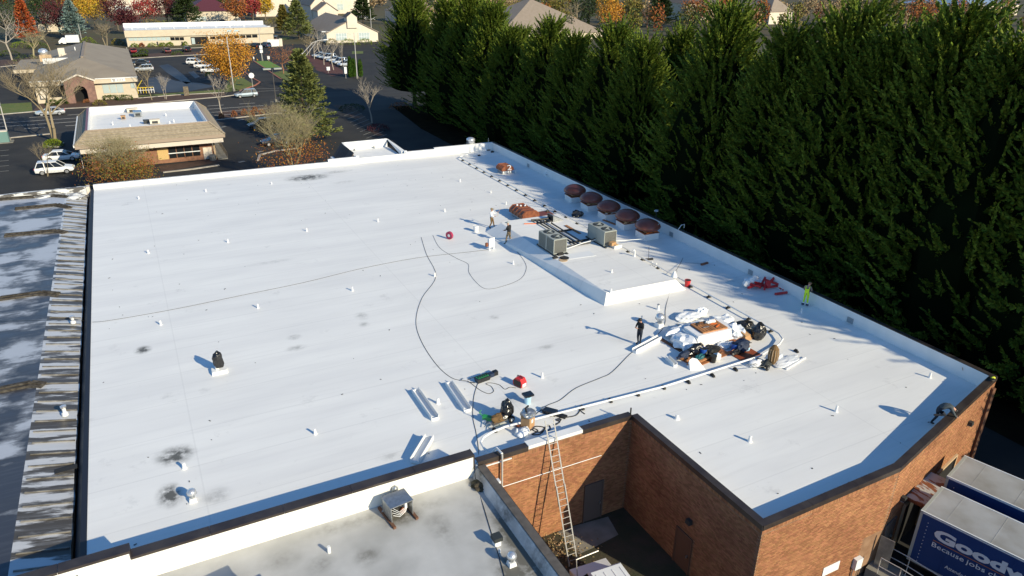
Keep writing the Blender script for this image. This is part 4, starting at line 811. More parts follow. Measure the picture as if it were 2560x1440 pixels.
# --- red pipes and stands by the right parapet
rr = random.Random(3)
t = T('red_pipe_stands', 'heap of red plastic stands piled against the right parapet', 'stands', 1908, 722)
for k in range(9):
    a = rr.uniform(0, 3.1); c = Vector((rr.uniform(-.8, .8), rr.uniform(-.35, .45), rr.uniform(.12, .5))); d = Vector((math.cos(a)*.5, math.sin(a)*.5, rr.uniform(-.12, .35))); MB().bar(c-d, c+d, .13, .13).build('stand', MT['red'], t)
MB().lathe([(.22, 0), (.24, .06), (.2, .1)], 14, (.05, -.3, .5), rot=Euler((1.0, 0, .2)).to_matrix()).build('ring', MT['red'], t); MB().lump((-.5, .7, .4), (.7, .25, .3), 14, 26, .3).build('plastic_wrap', MT['poly_white'], t)
for a, b_, lab in (((1938, 713), (1960, 725), 'upper of two red cardboard tubes near the right parapet'), ((1938, 735), (1974, 730), 'lower of two red cardboard tubes near the right parapet')):
    p, q = W(*a, .1), W(*b_, .1); t = thing('red_tube', lab, 'tube', p); MB().tube([(0, 0, 0), q-p], .09, 10).build('tube', MT['red'], t); MB().tube([(q-p)*.82, (q-p)*.9], .095, 10).build('white_band', MT['white'], t)
# --- the material pile
px0 = lambda x, y: W(1640+x/7.2, 760+y/7.2)
A = W(1744, 874); B = W(1836, 851); ux = (B-A).normalized(); uy = Vector((-ux.y, ux.x, 0)); aa = math.atan2(ux.y, ux.x); Lb = (B-A).length
t = thing('insulation_stack', 'big stack of white wrapped insulation boards in the material pile', 'board stack', A, aa)
for k in range(6): 
    dx = (.0, .05, -.06, .03, .0, .08)[k]; MB().bx(dx-.2*(k > 3)*0, Lb+dx, .03*k, 1.55, .02+k*.13, .02+k*.13+.122).build('board', MT['sheet_white'], t)
MB().lump((-.4, .7, .25), (.65, .75, .32), 51, 40, .4).lump((-.35, .1, .2), (.5, .32, .24), 52, 34, .4).build('torn_wrap', MT['poly_white'], t); MB().lump((Lb+.15, .5, .36), (.36, .55, .42), 53, 36, .4).build('torn_wrap', MT['poly_white'], t)
MB().lump((.2, 1.9, .3), (.9, .3, .25), 54, 34, .42).build('torn_wrap', MT['poly_white'], t)
d0 = A+ux*.55+uy*.35; t = thing('lumber_deck', 'pallet of brown planks and tools lying on top of the white board stack', 'pallet', (d0.x, d0.y, .82), aa-.03)
for k in range(10): MB().box((.1+k*.185, .62, .03), (.15, 1.25, .05), rz=rr.uniform(-.05, .05)).build('plank', MT['wood'], t)
MB().bx(0, 1.85, -.03, .0, -.1, .06).build('front_rail', MT['wood'], t); MB().bx(-.04, 0, 0, 1.2, -.1, .06).build('side_rail', MT['door_brown'], t)
for k in range(8): 
    a = rr.uniform(-.7, .7); x, y = rr.uniform(.2, 1.3), rr.uniform(.2, 1.1); MB().bar((x, y, .09), (x+.4*math.cos(a), y+.4*math.sin(a), .11), .06, .05).build('tool', MT[('ac_dark', 'galv', 'orange', 'door_brown')[k % 4]], t)
MB().lump((1.3, .95, .1), (.35, .14, .1), 55, 22).build('rag', MT['white'], t)
for px, py, sx, sy, sz, lab, sd in ((1722, 795, .9, .5, .3, 'crumpled clear plastic sheeting behind the board stack at its left', 61), (1752, 787, .4, .3, .4, 'upright crumple of clear plastic film at the back of the pile', 62), (1808, 808, .7, .5, .4, 'heap of clear plastic film behind the planks next to the black bags', 63), (1752, 808, .9, .3, .1, 'flat white sheet spread behind the board stack', 64), (1716, 822, 1.0, .4, .08, 'flat white membrane offcut left of the plank pallet', 65), (1845, 842, .45, .45, .5, 'white draped wrap hanging between board stack and black bags', 66), (1720, 850, .9, .55, .4, 'crumpled white sheet spilling left of the board stack', 67), (1733, 868, .6, .35, .3, 'crumpled white sheet in front of the board stack', 68), (1812, 866, .5, .3, .22, 'bundle of clear film beside the blue bucket on the red board', 69)):
    t = T('plastic_sheet', lab, 'plastic sheet', px, py); MB().lump((0, 0, sz*.5), (sx*.9, sy*.9, sz*.62), sd, 44, .42).build('sheet', MT['poly_white'], t)
for px, py, c, lab, sd in ((1855, 824, (.75, .35, .32), 'long black garbage bag slumped behind the cardboard boxes', 71), (1893, 846, (.42, .4, .55), 'full black garbage bag with tied neck at the right of the pile', 72), (1874, 842, (.35, .3, .28), 'small black garbage bag between cardboard and the full bag', 73)):
    t = T('garbage_bag', lab, 'garbage bag', px, py, 0, 0, 'black garbage bags'); MB().lump((0, 0, c[2]*.8), c, sd, 40, .16).build('bag', MT['bag'], t)
    if sd == 72: MB().lathe([(.1, .8), (.05, .92), (.14, 1.05)], 8, (.1, .05, 0)).build('knot', MT['bag'], t)
for px, py, lab, rz in ((1853, 836, 'upper brown cardboard box leaning among the black bags', .3), (1860, 848, 'lower brown cardboard box in front of the black bags', .1)):
    t = T('cardboard_box', lab, 'box', px, py, 0, rz); MB().box((0, 0, .26), (.5, .42, .4), tilt=(.35, .1)).build('box', MT['card'], t); MB().box((0, -.3, .2), (.48, .3, .02), tilt=(.9, 0)).build('flap', MT['card'], t)
t = T('cardboard_roll', 'flat brown board scrap at the right end of the pile', 'board scrap', 1815, 852); p, q = W(1823, 851, .1), W(1862, 848, .1); MB().bar(p-OFF[t.name], q-OFF[t.name], .3, .05).build('board', MT['ply'], t); MB().bar(q-OFF[t.name], q-OFF[t.name]+Vector((.7, -.05, 0)), .08, .04).build('strip', MT['wood'], t)
t = T('plywood_sheet', 'orange brown plywood board under the tools in front of the stack', 'plywood', 1755, 893, 0, .12); MB().box((.2, 0, .03), (3.0, 1.35, .05)).build('sheet', MT['ply'], t)
for k in range(9): y = rr.uniform(-.55, .6); MB().bar((rr.uniform(-1.7, -1.0), y, .1+.03*(k % 4)), (rr.uniform(-.3, .9), y+rr.uniform(-.25, .25), .1+.03*(k % 4)), .1, .05).build('lath', MT['wood'], t)
bucket(1757, 889, 'blue', 'blue bucket among tools on the plywood board', .08, 1.35); bucket(1835, 877, 'blue', 'blue bucket standing on the red board', .05, 1.4); bucket(1782, 905, 'black', 'black bucket lying at the front of the tool pile', .02, 1.2)
for px, py, c, m, lab, sd in ((1738, 884, (.6, .3, .3), 'bag', 'black tool bag left of the blue bucket on plywood', 81), (1748, 899, (.34, .2, .18), 'teal', 'teal green bag at the front of the plywood', 82), (1775, 886, (.55, .35, .3), 'black', 'jumble of dark tools right of the blue bucket', 83), (1712, 893, (.5, .22, .2), 'navy', 'navy bag and cords at the left end of the tool pile', 84), (1852, 874, (.55, .35, .35), 'navy', 'dark navy tool bags heaped on the red board', 85), (1843, 883, (.5, .16, .16), 'black', 'black tool case at the front of the red board', 86), (1792, 899, (.22, .2, .22), 'white', 'crumpled white bag beside the black bucket', 87), (1866, 876, (.18, .16, .2), 'ltblue', 'pale blue plastic bag on the red board', 88), (1862, 866, (.4, .12, .12), 'ac_dark', 'dark tool handles at the back of the red board', 89)):
    t = T('tool_bag', lab, 'bag', px, py, .06, .2); MB().lump((0, 0, c[2]*.8), c, sd, 34, .28).build('bag', MT[m], t)
    for k in range(4): MB().bar((rr.uniform(-.4, 0), rr.uniform(-.2, .2), c[2]*1.4), (rr.uniform(0, .5), rr.uniform(-.2, .2), c[2]*1.55), .035, .03).build('tool', MT[('galv', 'black', 'wood', 'ac_dark')[k]], t)
t = T('red_board', 'flat red brown board lying under the blue bucket and dark bags', 'board', 1855, 884, 0); q = [W(x, y)-OFF[t.name] for x, y in ((1816, 881), (1852, 902), (1902, 887), (1868, 868))]; MB().prism(q, .005, .05).build('board', MT['redboard'], t)
t = T('folded_sheet', 'folded white sheet standing like a tent in front of the tools', 'sheet', 1735, 920, 0, -.2); MB().hull([(-.35, -.2, 0), (.55, -.35, 0), (.35, .3, 0), (-.3, .3, 0), (-.3, .1, .5), (.15, .05, .55), (-.1, .15, .6)]).build('sheet', MT['sheet_white'], t)
t = T('membrane_roll', 'brown roll standing on end beside the hand truck', 'roll', 1930, 908, .1); MB().lathe([(.16, 0), (.27, .25), (.3, .6), (.25, .95), (.12, 1.15), (.03, 1.2)], 12).build('roll', MT['pants_brown'], t)
mb = MB()
for k in range(12): a = k*math.pi/6; mb.tube([(.28*math.cos(a), .28*math.sin(a), .25), (.31*math.cos(a), .31*math.sin(a), .6), (.26*math.cos(a), .26*math.sin(a), .95)], .02, 4)
mb.build('folds', MT['tan'], t)
t = T('hand_truck', 'hand truck lying on its side across the white gas pipe', 'hand truck', 1908, 918, 0, .25)
for y in (-.2, .2): MB().tube([(-1.3, y+.2, .45), (-.1, y, .2), (.3, y, .12)], .02, 6).build('rail', MT['galv'], t)
for k in range(4): MB().tube([(-1.1+k*.33, .0, .42-k*.07), (-1.1+k*.33, .38-k*.05, .42-k*.07)], .015, 5).build('rung', MT['galv'], t)
for c in ((-.15, -.35, .16), (.05, .45, .2)):
    w = MB().lathe([(.13, -.06), (.17, -.04), (.17, .04), (.13, .06)], 16, c, axis='y').build('wheel', MT['rubber'], t); MB().lathe([(.07, -.065), (.07, .065)], 10, c, axis='y').build('rim', MT['galv'], w)
MB().lump((.25, 0, .16), (.45, .22, .16), 91, 26, .3).build('strap_heap', MT['ac_dark'], t)
t = T('white_bag', 'white bag pinned under the rails of the hand truck', 'bag', 1888, 914); MB().lump((0, 0, .14), (.42, .28, .2), 92, 30, .2).build('bag', MT['sheet_white'], t)
t = T('membrane_sheet', 'loose white membrane sheets spread right of the brown roll', 'membrane sheet', 1965, 905, 0, .15); MB().lump((0, 0, .05), (1.0, .4, .1), 93, 40, .25).build('sheet', MT['poly_white'], t); MB().bar((-.8, -.55, .05), (1.35, -.35, .05), .1, .08).build('edge_bar', MT['white'], t); MB().lump((-.1, .55, .1), (.4, .2, .14), 94, 26, .3).build('crumpled_sheet', MT['poly_white'], t)
t = T('roof_grapnel', 'thin dark pry bar left of the board stack', 'pry bar', 1700, 823); p, q = W(1692, 809, .05), W(1709, 822, .05); MB().bar(p-OFF[t.name], q-OFF[t.name], .05, .04).build('bar', MT['galv'], t); MB().bar(W(1690, 842, .08)-OFF[t.name], W(1708, 853, .08)-OFF[t.name], .18, .1).build('shaft', MT['black'], t)
t = T('work_gloves', 'yellow and black work gloves on the right corner of the coping', 'gloves', 2483, 946, .92); MB().lump((0, 0, .04), (.13, .09, .05), 95, 20).build('yellow_glove', MT['glove'], t); MB().lump((-.25, -.1, .04), (.18, .1, .06), 96, 20).build('black_glove', MT['black'], t)
t = T('parapet_hook', 'white hooked hose bracket on top of the right parapet', 'bracket', 1705, 572, .9); MB().tube([(-.5, -.1, .02), (-.1, 0, .35), (.25, .05, .35), (.25, .05, 0)], .03, 5).build('bar', MT['steel_white'], t)
t = T('flood_lamp', 'dark flood lamp on a bracket outside the right parapet', 'lamp', 1640, 545, .95); MB().tube([(0, 0, -.3), (0, 0, .55)], .03, 6).build('bracket', MT['ac_dark'], t); MB().lump((0, 0, .65), (.22, .18, .12), 97, 18, .05).build('head', MT['galv'], t)
# --- lower roof equipment
t = T('open_condenser', 'grey air conditioner with its front panel removed on the lower roof', 'air conditioner', 995, 1285, -.2, .12)
MB().bx(-.5, -.46, -.45, .4, .1, .8).bx(.46, .5, -.45, .4, .1, .8).bx(-.5, .5, .36, .4, .1, .8).build('cabinet', MT['galv'], t); MB().bx(-.52, .52, -.46, .42, .8, .84).build('top', MT['galv'], t)
MB().lump((-.1, .0, .3), (.2, .2, .2), 101, 20).build('compressor', MT['black'], t); MB().lump((.12, -.2, .28), (.12, .12, .14), 102, 16).build('motor', MT['rust'], t)
for k in range(4): MB().tube([(-.35, -.3+.06*k, .3+.1*k), (-.1, -.4, .2+.08*k), (.2, -.35, .3+.07*k), (.4, -.1, .35)], .012, 4).build('wire', MT['steel_white'], t)
for x in (-.52, .5): MB().bar((x, .75, .05), (x+.02, -.75, .05), .12, .1).build('sleeper', MT['door_brown'], t)
MB().bx(.2, .3, -.3, -.1, .4, .78).build('panel', MT['white'], t)
t = T('pipe_elbow', 'grey conduit elbow against the white parapet behind the open air conditioner', 'pipe', 990, 1240, .2); MB().lump((0, .1, .3), (.14, .14, .16), 103, 22, .1).build('elbow', MT['galv'], t); MB().tube([(0, .1, .2), (-.35, 0, .0), (-.75, -.35, -.35)], .045, 6).build('pipe', MT['galv'], t); MB().tube([(.06, .1, .2), (.1, -.3, .1)], .03, 5).build('pipe', MT['galv'], t)
t = T('vent_pipe', 'white vent pipe on the stained lower roof', 'vent pipe', 823, 1381, -.2); MB().tube([(0, 0, 0), (0, 0, .3)], .07, 10).build('pipe', MT['white'], t)
t = T('vent_pipe', 'thin white vent stub between square vent and round vent on the lower roof', 'vent pipe', 1249, 1381, -.2); MB().tube([(0, 0, 0), (0, 0, .16)], .05, 8).build('pipe', MT['white'], t)
t = T('square_vent', 'square black capped vent on the lower roof near its right parapet', 'vent', 1242, 1361, -.2); MB().box((0, 0, .13), (.26, .26, .26)).build('base', MT['steel_white'], t); MB().box((0, 0, .36), (.38, .38, .18)).build('cap', MT['ac_dark'], t)
t = thing('rooftop_unit', 'unseen grey rooftop unit below the view, added for its shadow on the lower roof', 'rooftop unit', W(600, 1568, -.2), .2); MB().box((0, 0, .55), (2.2, 1.4, 1.1)).build('cabinet', MT['galv'], t); MB().box((0, 0, 1.13), (2.3, 1.5, .06)).build('lid', MT['galv'], t)  # out of view, added only to throw a shadow onto this roof
for px, py, h, lab in ((183, 806, .35, 'silver capped vent where the cable crosses the left roof slope'), (163, 1036, .42, 'white vent with a round collar on the left roof slope')):
    t = T('slope_vent', lab, 'vent', px, py, -.3, 0, 'vents on the left roof'); MB().lathe([(.16, -.05), (.15, .1), (.09, .12), (.09, h)], 12).build('pipe', MT['white'], t); MB().lathe([(.14, h), (.15, h+.08), (.06, h+.13)], 12).build('cap', MT['alu'], t)
# --- extension ladder
f0, f1 = W(1424, 1419, G), W(1440, 1413, G); c0 = W(1370, 1103, .52)
def top_of(f, c, py):
    lo, hi = .5, 2.5
    for _ in range(40):
        m = (lo+hi)/2
        if proj(f+(c-f)*m)[1] > py: lo = m
        else: hi = m
    return f+(c-f)*lo
c0.y = 24.36; wdir = (f1-f0); tp0 = top_of(f0, c0, 1053); tp1 = tp0+wdir.normalized()*.45; f1 = f0+wdir.normalized()*.45
t = thing('extension_ladder', 'tall aluminium extension ladder leaning on the brick wall in the courtyard', 'ladder', f0)
O = Vector(f0); nrm = (tp0-f0).cross(f1-f0).normalized()*-.06
if nrm.y > 0: nrm = -nrm
for a, b_ in ((f0, tp0), (f1, tp1)): 
    MB().bar((a-O), (a-O)+(b_-a)*.56, .022, .06, up=wdir).build('rail', MT['ladder_alu'], t); MB().bar((a-O)+(b_-a)*.42-nrm, (b_-O)-nrm, .022, .06, up=wdir).build('rail', MT['ladder_alu'], t)
Ll = (tp0-f0).length; n = int(Ll/.305)
for k in range(1, n+1):
    q = k*.305/Ll; sft = Vector() if q < .5 else -nrm; MB().tube([f0-O+(tp0-f0)*q+sft, f1-O+(tp1-f1)*q+sft], .014, 6).build('rung', MT['ladder_alu'], t)
for a in (f0, f1): MB().box(a-O+Vector((0, 0, .03)), (.08, .12, .06)).build('foot', MT['rubber'], t)
# ================================================================ people
def person(name, label, loc, rz, J, cols, hat=None, hair=True, scale=1.0):
    base = dict(pelvis=(0,0,.96), waist=(0,0,1.12), chest=(0,.0,1.33), neck=(0,.0,1.49), jaw=(0,.02,1.57), head=(0,.02,1.66), crown=(0,.01,1.74),
        shL=(-.19,0,1.42), elL=(-.25,-.02,1.14), wrL=(-.27,.04,.90), shR=(.19,0,1.42), elR=(.25,-.02,1.14), wrR=(.27,.04,.90),
        hipL=(-.1,0,.90), knL=(-.11,.02,.50), anL=(-.12,-.02,.09), hipR=(.1,0,.90), knR=(.11,.02,.50), anR=(.12,-.02,.09))
    base.update(J); P = {k: Vector(v) for k, v in base.items()}
    for s in 'LR':
        if 'to'+s not in P: P['to'+s] = Vector((P['an'+s].x*1.15, P['an'+s].y+.17, max(P['an'+s].z-.05, .04)))
        P['pa'+s] = P['wr'+s]+(P['wr'+s]-P['el'+s]).normalized()*.08
    R = dict(pelvis=.155, waist=.14, chest=.165, neck=.058, jaw=.075, head=.098, crown=.07, shL=.078, elL=.052, wrL=.034, paL=.036, hipL=.105, knL=.068, anL=.047, toL=.042)
    for k in list(R): 
        if k[-1] == 'L': R[k[:-1]+'R'] = R[k]
    B = [('pelvis','waist',1),('waist','chest',1),('chest','neck',1),('neck','jaw',0),('jaw','head',0),('head','crown',0)]
    for s in 'LR': B += [('chest','sh'+s,1),('sh'+s,'el'+s,1),('el'+s,'wr'+s,cols.get('fore',1)),('wr'+s,'pa'+s,0),('pelvis','hip'+s,2),('hip'+s,'kn'+s,2),('kn'+s,'an'+s,2),('an'+s,'to'+s,3)]
    K = list(P); K = [k for k in K if k in R]; idx = {k: i for i, k in enumerate(K)}
    me = bpy.data.meshes.new('body'); me.from_pydata([P[k] for k in K], [(idx[a], idx[b]) for a, b, _ in B], [])
    o = bpy.data.objects.new('body', me); COL.objects.link(o); o.modifiers.new('s', 'SKIN'); sv = me.skin_vertices[0].data
    for k in K: sv[idx[k]].radius = (R[k], R[k]); sv[idx[k]].use_root = (k == 'pelvis')
    o.modifiers.new('d', 'SUBSURF').levels = 1
    dg = bpy.context.evaluated_depsgraph_get(); bm_ = bpy.data.meshes.new_from_object(o.evaluated_get(dg)); bpy.data.objects.remove(o)
    mb = MB(); mb.v = [tuple(v.co) for v in bm_.vertices]
    def near(c):
        best = 9; r = 0
        for a, b_, m in B:
            d = P[b_]-P[a]; q = max(0, min(1, (c-P[a]).dot(d)/d.length_squared)); e = (c-P[a]-d*q).length
            if e < best: best, r = e, m
        return r
    for f in bm_.polygons: mb.f.append(tuple(f.vertices)); mb.m.append(near(f.center))
    # face: nose, ears, eyes; hands: five bent fingers each
    up = (P['crown']-P['jaw']).normalized(); side = (P['shR']-P['shL']).normalized(); fw = up.cross(side).normalized()
    h = P['head']; mb.mi = 0
    mb.hull([h+fw*.085+side*.018-up*.02, h+fw*.085-side*.018-up*.02, h+fw*.085+up*.03, h+fw*.125-up*.015]); 
    for s in (-1, 1): mb.box(h+side*.098*s, (.02, .035, .055)); 
    mb.mi = 4
    for s in (-1, 1): mb.box(h+fw*.092+side*.035*s+up*.018, (.016, .012, .01))
    mb.box(h+fw*.088-up*.055, (.04, .012, .01))
    mb.mi = 0
    for s in 'LR':
        d = (P['pa'+s]-P['wr'+s]).normalized(); a = d.cross(Vector((0, 0, 1)) if abs(d.z) < .9 else Vector((0, 1, 0))).normalized(); n_ = a.cross(d)
        for q, ln in enumerate((.07, .082, .076, .06)):
            st = P['pa'+s]+a*(q-1.5)*.019; mb.tube([st, st+d*ln*.55, st+d*ln*.9+n_*ln*.35, st+d*ln+n_*ln*.7], [.010, .009, .008, .006], 5)
        st = P['wr'+s]+d*.03+a*.03; mb.tube([st, st+a*.03+d*.03, st+a*.035+d*.065], [.012, .011, .008], 5)
    t = thing(name, label, 'person', loc, rz); t.scale = (scale,)*3
    mats = [MT['skin'], MT[cols['shirt']], MT[cols['pants']], MT[cols['boot']], MT['hair']]
    bo = link('body', mb.mesh('body', mats, True), t)
    if hat or hair:
        rot = up.to_track_quat('Z', 'Y').to_matrix(); mb = MB().lathe([(.118, .0), (.122, .045), (.105, .09), (.06, .118), (.01, .125)], 14, h-fw*.006+up*.0, rot=rot)
        if hat: mb.box(h+fw*.15+up*.035, (.16, .14, .02), rz=math.atan2(side.y, side.x))
        mb.build('cap' if hat else 'hair', MT[hat or 'hair'], t, smooth=True)
    return t, P
def head_to(a, b): d = W(*b)-W(*a); return math.atan2(-d.x, d.y)
t1, P1_ = person('person', 'man in black cap and clothes looking at his phone on the open roof', W(1597, 862), rad(100), dict(jaw=(0,.06,1.56), head=(0,.09,1.64), crown=(0,.08,1.73), elL=(-.27,.06,1.15), wrL=(-.08,.30,1.20), elR=(.27,.06,1.15), wrR=(.07,.30,1.20), anL=(-.13,.05,.09), anR=(.12,-.06,.09)), dict(shirt='shirt_black', pants='jeans', boot='boot'), hat='black', scale=1.03)
R3 = Matrix.Rotation(rad(100), 3, 'Z'); t = thing('phone', 'small phone in the hands of the man in black', 'phone', Vector(W(1597, 862))+R3@Vector((0, .40, 1.27)), rad(100)); MB().box((0, 0, 0), (.08, .012, .15), tilt=(-.7, 0)).build('case', MT['black'], t); MB().box((0, -.008, .003), (.07, .002, .13), tilt=(-.7, 0)).build('screen', MT['glass_pale'], t)
t2, _ = person('person', 'man in white shirt and brown trousers holding a stick by the rusty hood', W(1229, 570), rad(-140), dict(elR=(.3,.1,1.18), wrR=(.12,.28,1.12), elL=(-.34,.1,1.2), wrL=(-.42,.3,1.32), knL=(-.14,.1,.5), anL=(-.16,.18,.09), knR=(.12,.04,.5), anR=(.14,-.16,.09)), dict(shirt='shirt_white', pants='pants_brown', boot='boot'), hat='twig', scale=1.02)
t = thing('stick', 'thin stick raised in the hand of the man in the white shirt', 'stick', W(1229, 570)+Matrix.Rotation(rad(-140), 3, 'Z')@Vector((-.46, .38, 1.3))); MB().tube([(-.1, 0, -.3), (.28, .05, .35)], .014, 5).build('stick', MT['tan'], t)
person('person', 'man in black top and camouflage trousers standing with his back turned by the deck', W(1272, 609), rad(30), dict(chest=(0,.05,1.33), neck=(0,.07,1.49), jaw=(0,.1,1.57), head=(0,.12,1.65), crown=(0,.12,1.73), elL=(-.26,.12,1.15), wrL=(-.16,.33,1.05), elR=(.26,.12,1.15), wrR=(.14,.33,1.05), knL=(-.18,.1,.52), anL=(-.24,.12,.09), knR=(.12,-.02,.5), anR=(.14,-.18,.09)), dict(shirt='shirt_black', pants='camo', boot='boot'), hat='ac_grey', scale=1.06)
th, _ = person('person', 'man in fluorescent yellow overalls looking over the right parapet', Vector((38.55, W(2021, 751).y-.5, 0)), rad(-62), dict(jaw=(0.03,.09,1.55), head=(.05,.13,1.62), crown=(.05,.13,1.71), elL=(-.26,.08,1.16), wrL=(-.12,.26,1.02), elR=(.26,.08,1.16), wrR=(.12,.26,1.02), anL=(-.15,0,.09), anR=(.15,0,.09)), dict(shirt='shirt_brown', pants='hivis', boot='navy'), hair=True, scale=.98)
mb = MB(); mb.bx(-.14, .14, -.195, -.165, 1.0, 1.32); mb.bar((-.1, -.18, 1.3), (-.13, -.05, 1.48), .05, .02).bar((.1, -.18, 1.3), (.13, -.05, 1.48), .05, .02); mb.build('overall_bib', MT['hivis'], th)
mb = MB()
for x in (-.145, .145): mb.lathe([(.085, .2), (.085, .26)], 10, (x*.95, -.0, 0))
mb.build('reflective_band', MT['steel_white'], th)
mb = MB()
for x in (-.148, .148): mb.lathe([(.09, .06), (.083, .2)], 10, (x*.97, -.0, 0))
mb.build('trouser_hem', MT['navy'], th)
person('person', 'man in dark clothes bending over the front right coping', W(2341, 1066), rad(-128), dict(pelvis=(0,-.1,1.02), waist=(0,.06,1.18), chest=(0,.28,1.24), neck=(0,.44,1.10), jaw=(0,.5,1.03), head=(0,.56,.97), crown=(0,.62,.92), shL=(-.19,.36,1.08), elL=(-.26,.5,.85), wrL=(-.12,.62,.72), shR=(.19,.36,1.08), elR=(.26,.5,.85), wrR=(.14,.66,.70), hipL=(-.1,-.1,.9), hipR=(.1,-.1,.9), knL=(-.14,-.02,.5), anL=(-.15,-.22,.09), knR=(.12,.22,.72), anR=(.12,-.18,.70), toR=(.12,-.32,.66)), dict(shirt='shirt_grey', pants='jeans', boot='boot', fore=1), hat='black', scale=1.08)
# ================================================================ trailers, van, dock rails
du = Vector((.263, -.965, 0)).normalized(); dv = Vector((.965, .263, 0))
def trailer(p, w, lab, near):
    t = thing('box_trailer', lab, 'trailer', (p.x, p.y, G), math.atan2(du.y, du.x)); L_ = 13.2; H_ = -1.35-G   # local x along the trailer, y to its left
    y0, y1 = 0, w
    MB().bx(.12, L_, .02, w-.02, 1.15, H_-.06).build('box', MT['trailer_blue'], t)
    MB().bx(.05, L_, .0, w, H_-.05, H_).build('roof', MT['trailer_roof'], t); MB().bx(.0, .12, 0, w, 1.1, H_+.015).build('rear_frame', MT['ac_grey'], t)
    for yy in (.0, w-.05): MB().bx(.0, L_, yy, yy+.05, H_-.09, H_+.02).build('top_rail', MT['steel_white'], t)
    MB().bx(.1, L_, .05, w-.05, 1.0, 1.15).build('chassis', MT['black'], t)
    for x in (1.6, 2.8):
        for yy in (.1, w-.45): 
            wl = MB().lathe([(.3, 0), (.5, .03), (.5, .27), (.3, .3)], 18, (x, yy, .5), axis='y').build('wheel', MT['rubber'], t)
            MB().lathe([(.22, -.01), (.22, .31)], 12, (x, yy, .5), axis='y').build('rim', MT['alu'], wl)
    MB().bx(L_-2.2, L_-2.0, .3, .5, .0, 1.05).bx(L_-2.2, L_-2.0, w-.5, w-.3, 0, 1.05).build('landing_leg', MT['black'], t)
    mb = MB()
    for k in range(12): mb.box((.42, -.002, 1.3+k*.2), (.03, .02, .03))
    mb.build('rivets', MT['letter'], t)
    for k in range(10): MB().bx(1.35+k*1.22, 1.39+k*1.22, .008, .03, 1.15, H_-.1).build('side_post', MT['trailer_blue'], t)
    MB().bx(.12, L_, -.004, .03, 1.12, 1.2).build('bottom_rail', MT['ac_grey'], t)
    for k in range(7): MB().bx(1.0+k*1.8, 1.03+k*1.8, .06, w-.06, H_-.002, H_+.006).build('roof_seam', MT['trailer_roof'], t)
    return t
A = Vector((28.656, 14.686, 0)); tr = trailer(A, 2.5, 'near blue box trailer with Goodwill lettering backed to the dock', True)
# the side seen from the photo is local y=0 and faces -y
def put(s, u, v, w, h, m, bold=0):
    o = text(s, w, h, m, tr, 'lettering', bold); o.matrix_local = Matrix.Translation((u, -.012 if m != MT['letter_orange'] else -.012, v-1.35-G)) @ Matrix.Rotation(rad(90), 4, 'X'); return o
put('Goodwill', .76, -1.03, 4.55, .55, MT['letter'], .045); put('Because', .80, -1.5, 1.32, .235, MT['letter']); put('jobs', 2.22, -1.5, .74, .235, MT['letter']); put('change', 3.1, -1.5, 1.2, .235, MT['letter']); put('lives', 4.45, -1.5, .75, .235, MT['letter']); put('Attended', 1.53, -2.27, .85, .17, MT['letter'], .0)
MB().bx(.8, 8.5, -.008, .015, -1.185-1.35-G, -1.165-1.35-G).build('stripe', MT['letter_orange'], tr)
trailer(Vector((32.02, 15.72, 0)), 2.45, 'far blue box trailer with a dulled white roof beside the lettered one', False)
def van_at(px, py):
    p = W(px, py, -3.2); t = thing('white_van', 'white van parked in the brick courtyard at the bottom edge', 'van', (p.x+.1, p.y-1.0, G), rad(-4))
    MB().hull([(x*k, y, z) for x in (-.95, .95) for k, y, z in ((1, -2.5, .4), (1, 2.2, .4), (1, 2.3, 1.0), (.9, 1.55, 1.15), (1, -2.5, 1.3))]).build('body', MT['steel_white'], t)
    MB().hull([(x*k, y, z) for x in (-.93, .93) for k, y, z in ((1, -2.45, 1.2), (1, 1.5, 1.15), (.86, .95, 2.0), (.86, -2.35, 2.0))]).build('glass', MT['glass'], t)
    MB().hull([(x*k, y, z) for x in (-.93, .93) for k, y, z in ((.9, -2.4, 2.0), (.9, .95, 2.0), (.8, .8, 2.12), (.8, -2.3, 2.12))]).build('roof', MT['steel_white'], t)
    for x in (-.6, -.2, .2, .6): MB().bx(x-.02, x+.02, -2.1, .6, 2.115, 2.14).build('roof_rib', MT['white'], t)
    MB().tube([(-.95, 1.5, 1.1), (-.95, 1.75, 2.1), (.2, 1.8, 2.15)], .03, 5).build('ladder_rack', MT['pole'], t)
    for x in (-.9, .9):
        for y in (-1.6, 1.5): w = MB().lathe([(.2, -.12), (.34, -.1), (.34, .1), (.2, .12)], 16, (x, y, .34), axis='x').build('wheel', MT['rubber'], t); MB().lathe([(.17, -.125), (.17, .125)], 10, (x, y, .34), axis='x').build('rim', MT['alu'], w)
        MB().box((x*.75, 2.28, .85), (.3, .08, .16)).build('headlight', MT['glass_pale'], t)
van_at(1500, 1416)
st = thing('dock_stair', 'concrete landing and metal handrails beside the lettered trailer', 'dock stair', (27.9, 14.9, G), math.atan2(du.y, du.x))
MB().bx(-.8, .5, -.6, .5, -.02, .5).build('landing', MT['concrete'], st)
for k in range(3): MB().bx(.5+k*.3, .8+k*.3, -.6, .5, -.02, .38-k*.12).build('step', MT['concrete'], st)
for yy in (-.58, .42):
    for z in (.95, 1.45): MB().tube([(-.3, yy, z), (.6, yy, z), (4.8, yy, z-.45)], .022, 6).build('rail', MT['pole'], st)
    for x in (-.3, .6, 2.0, 3.4, 4.8): MB().tube([(x, yy, 0), (x, yy, 1.45-max(0, x-.6)*.107)], .022, 6).build('post', MT['pole'], st)
MB().tube([(-.3, .1, .5), (-.3, .1, 1.6), (-.3, .42, 1.6), (-.3, .42, 1.1)], .03, 6).build('gate', MT['yellow'], st)
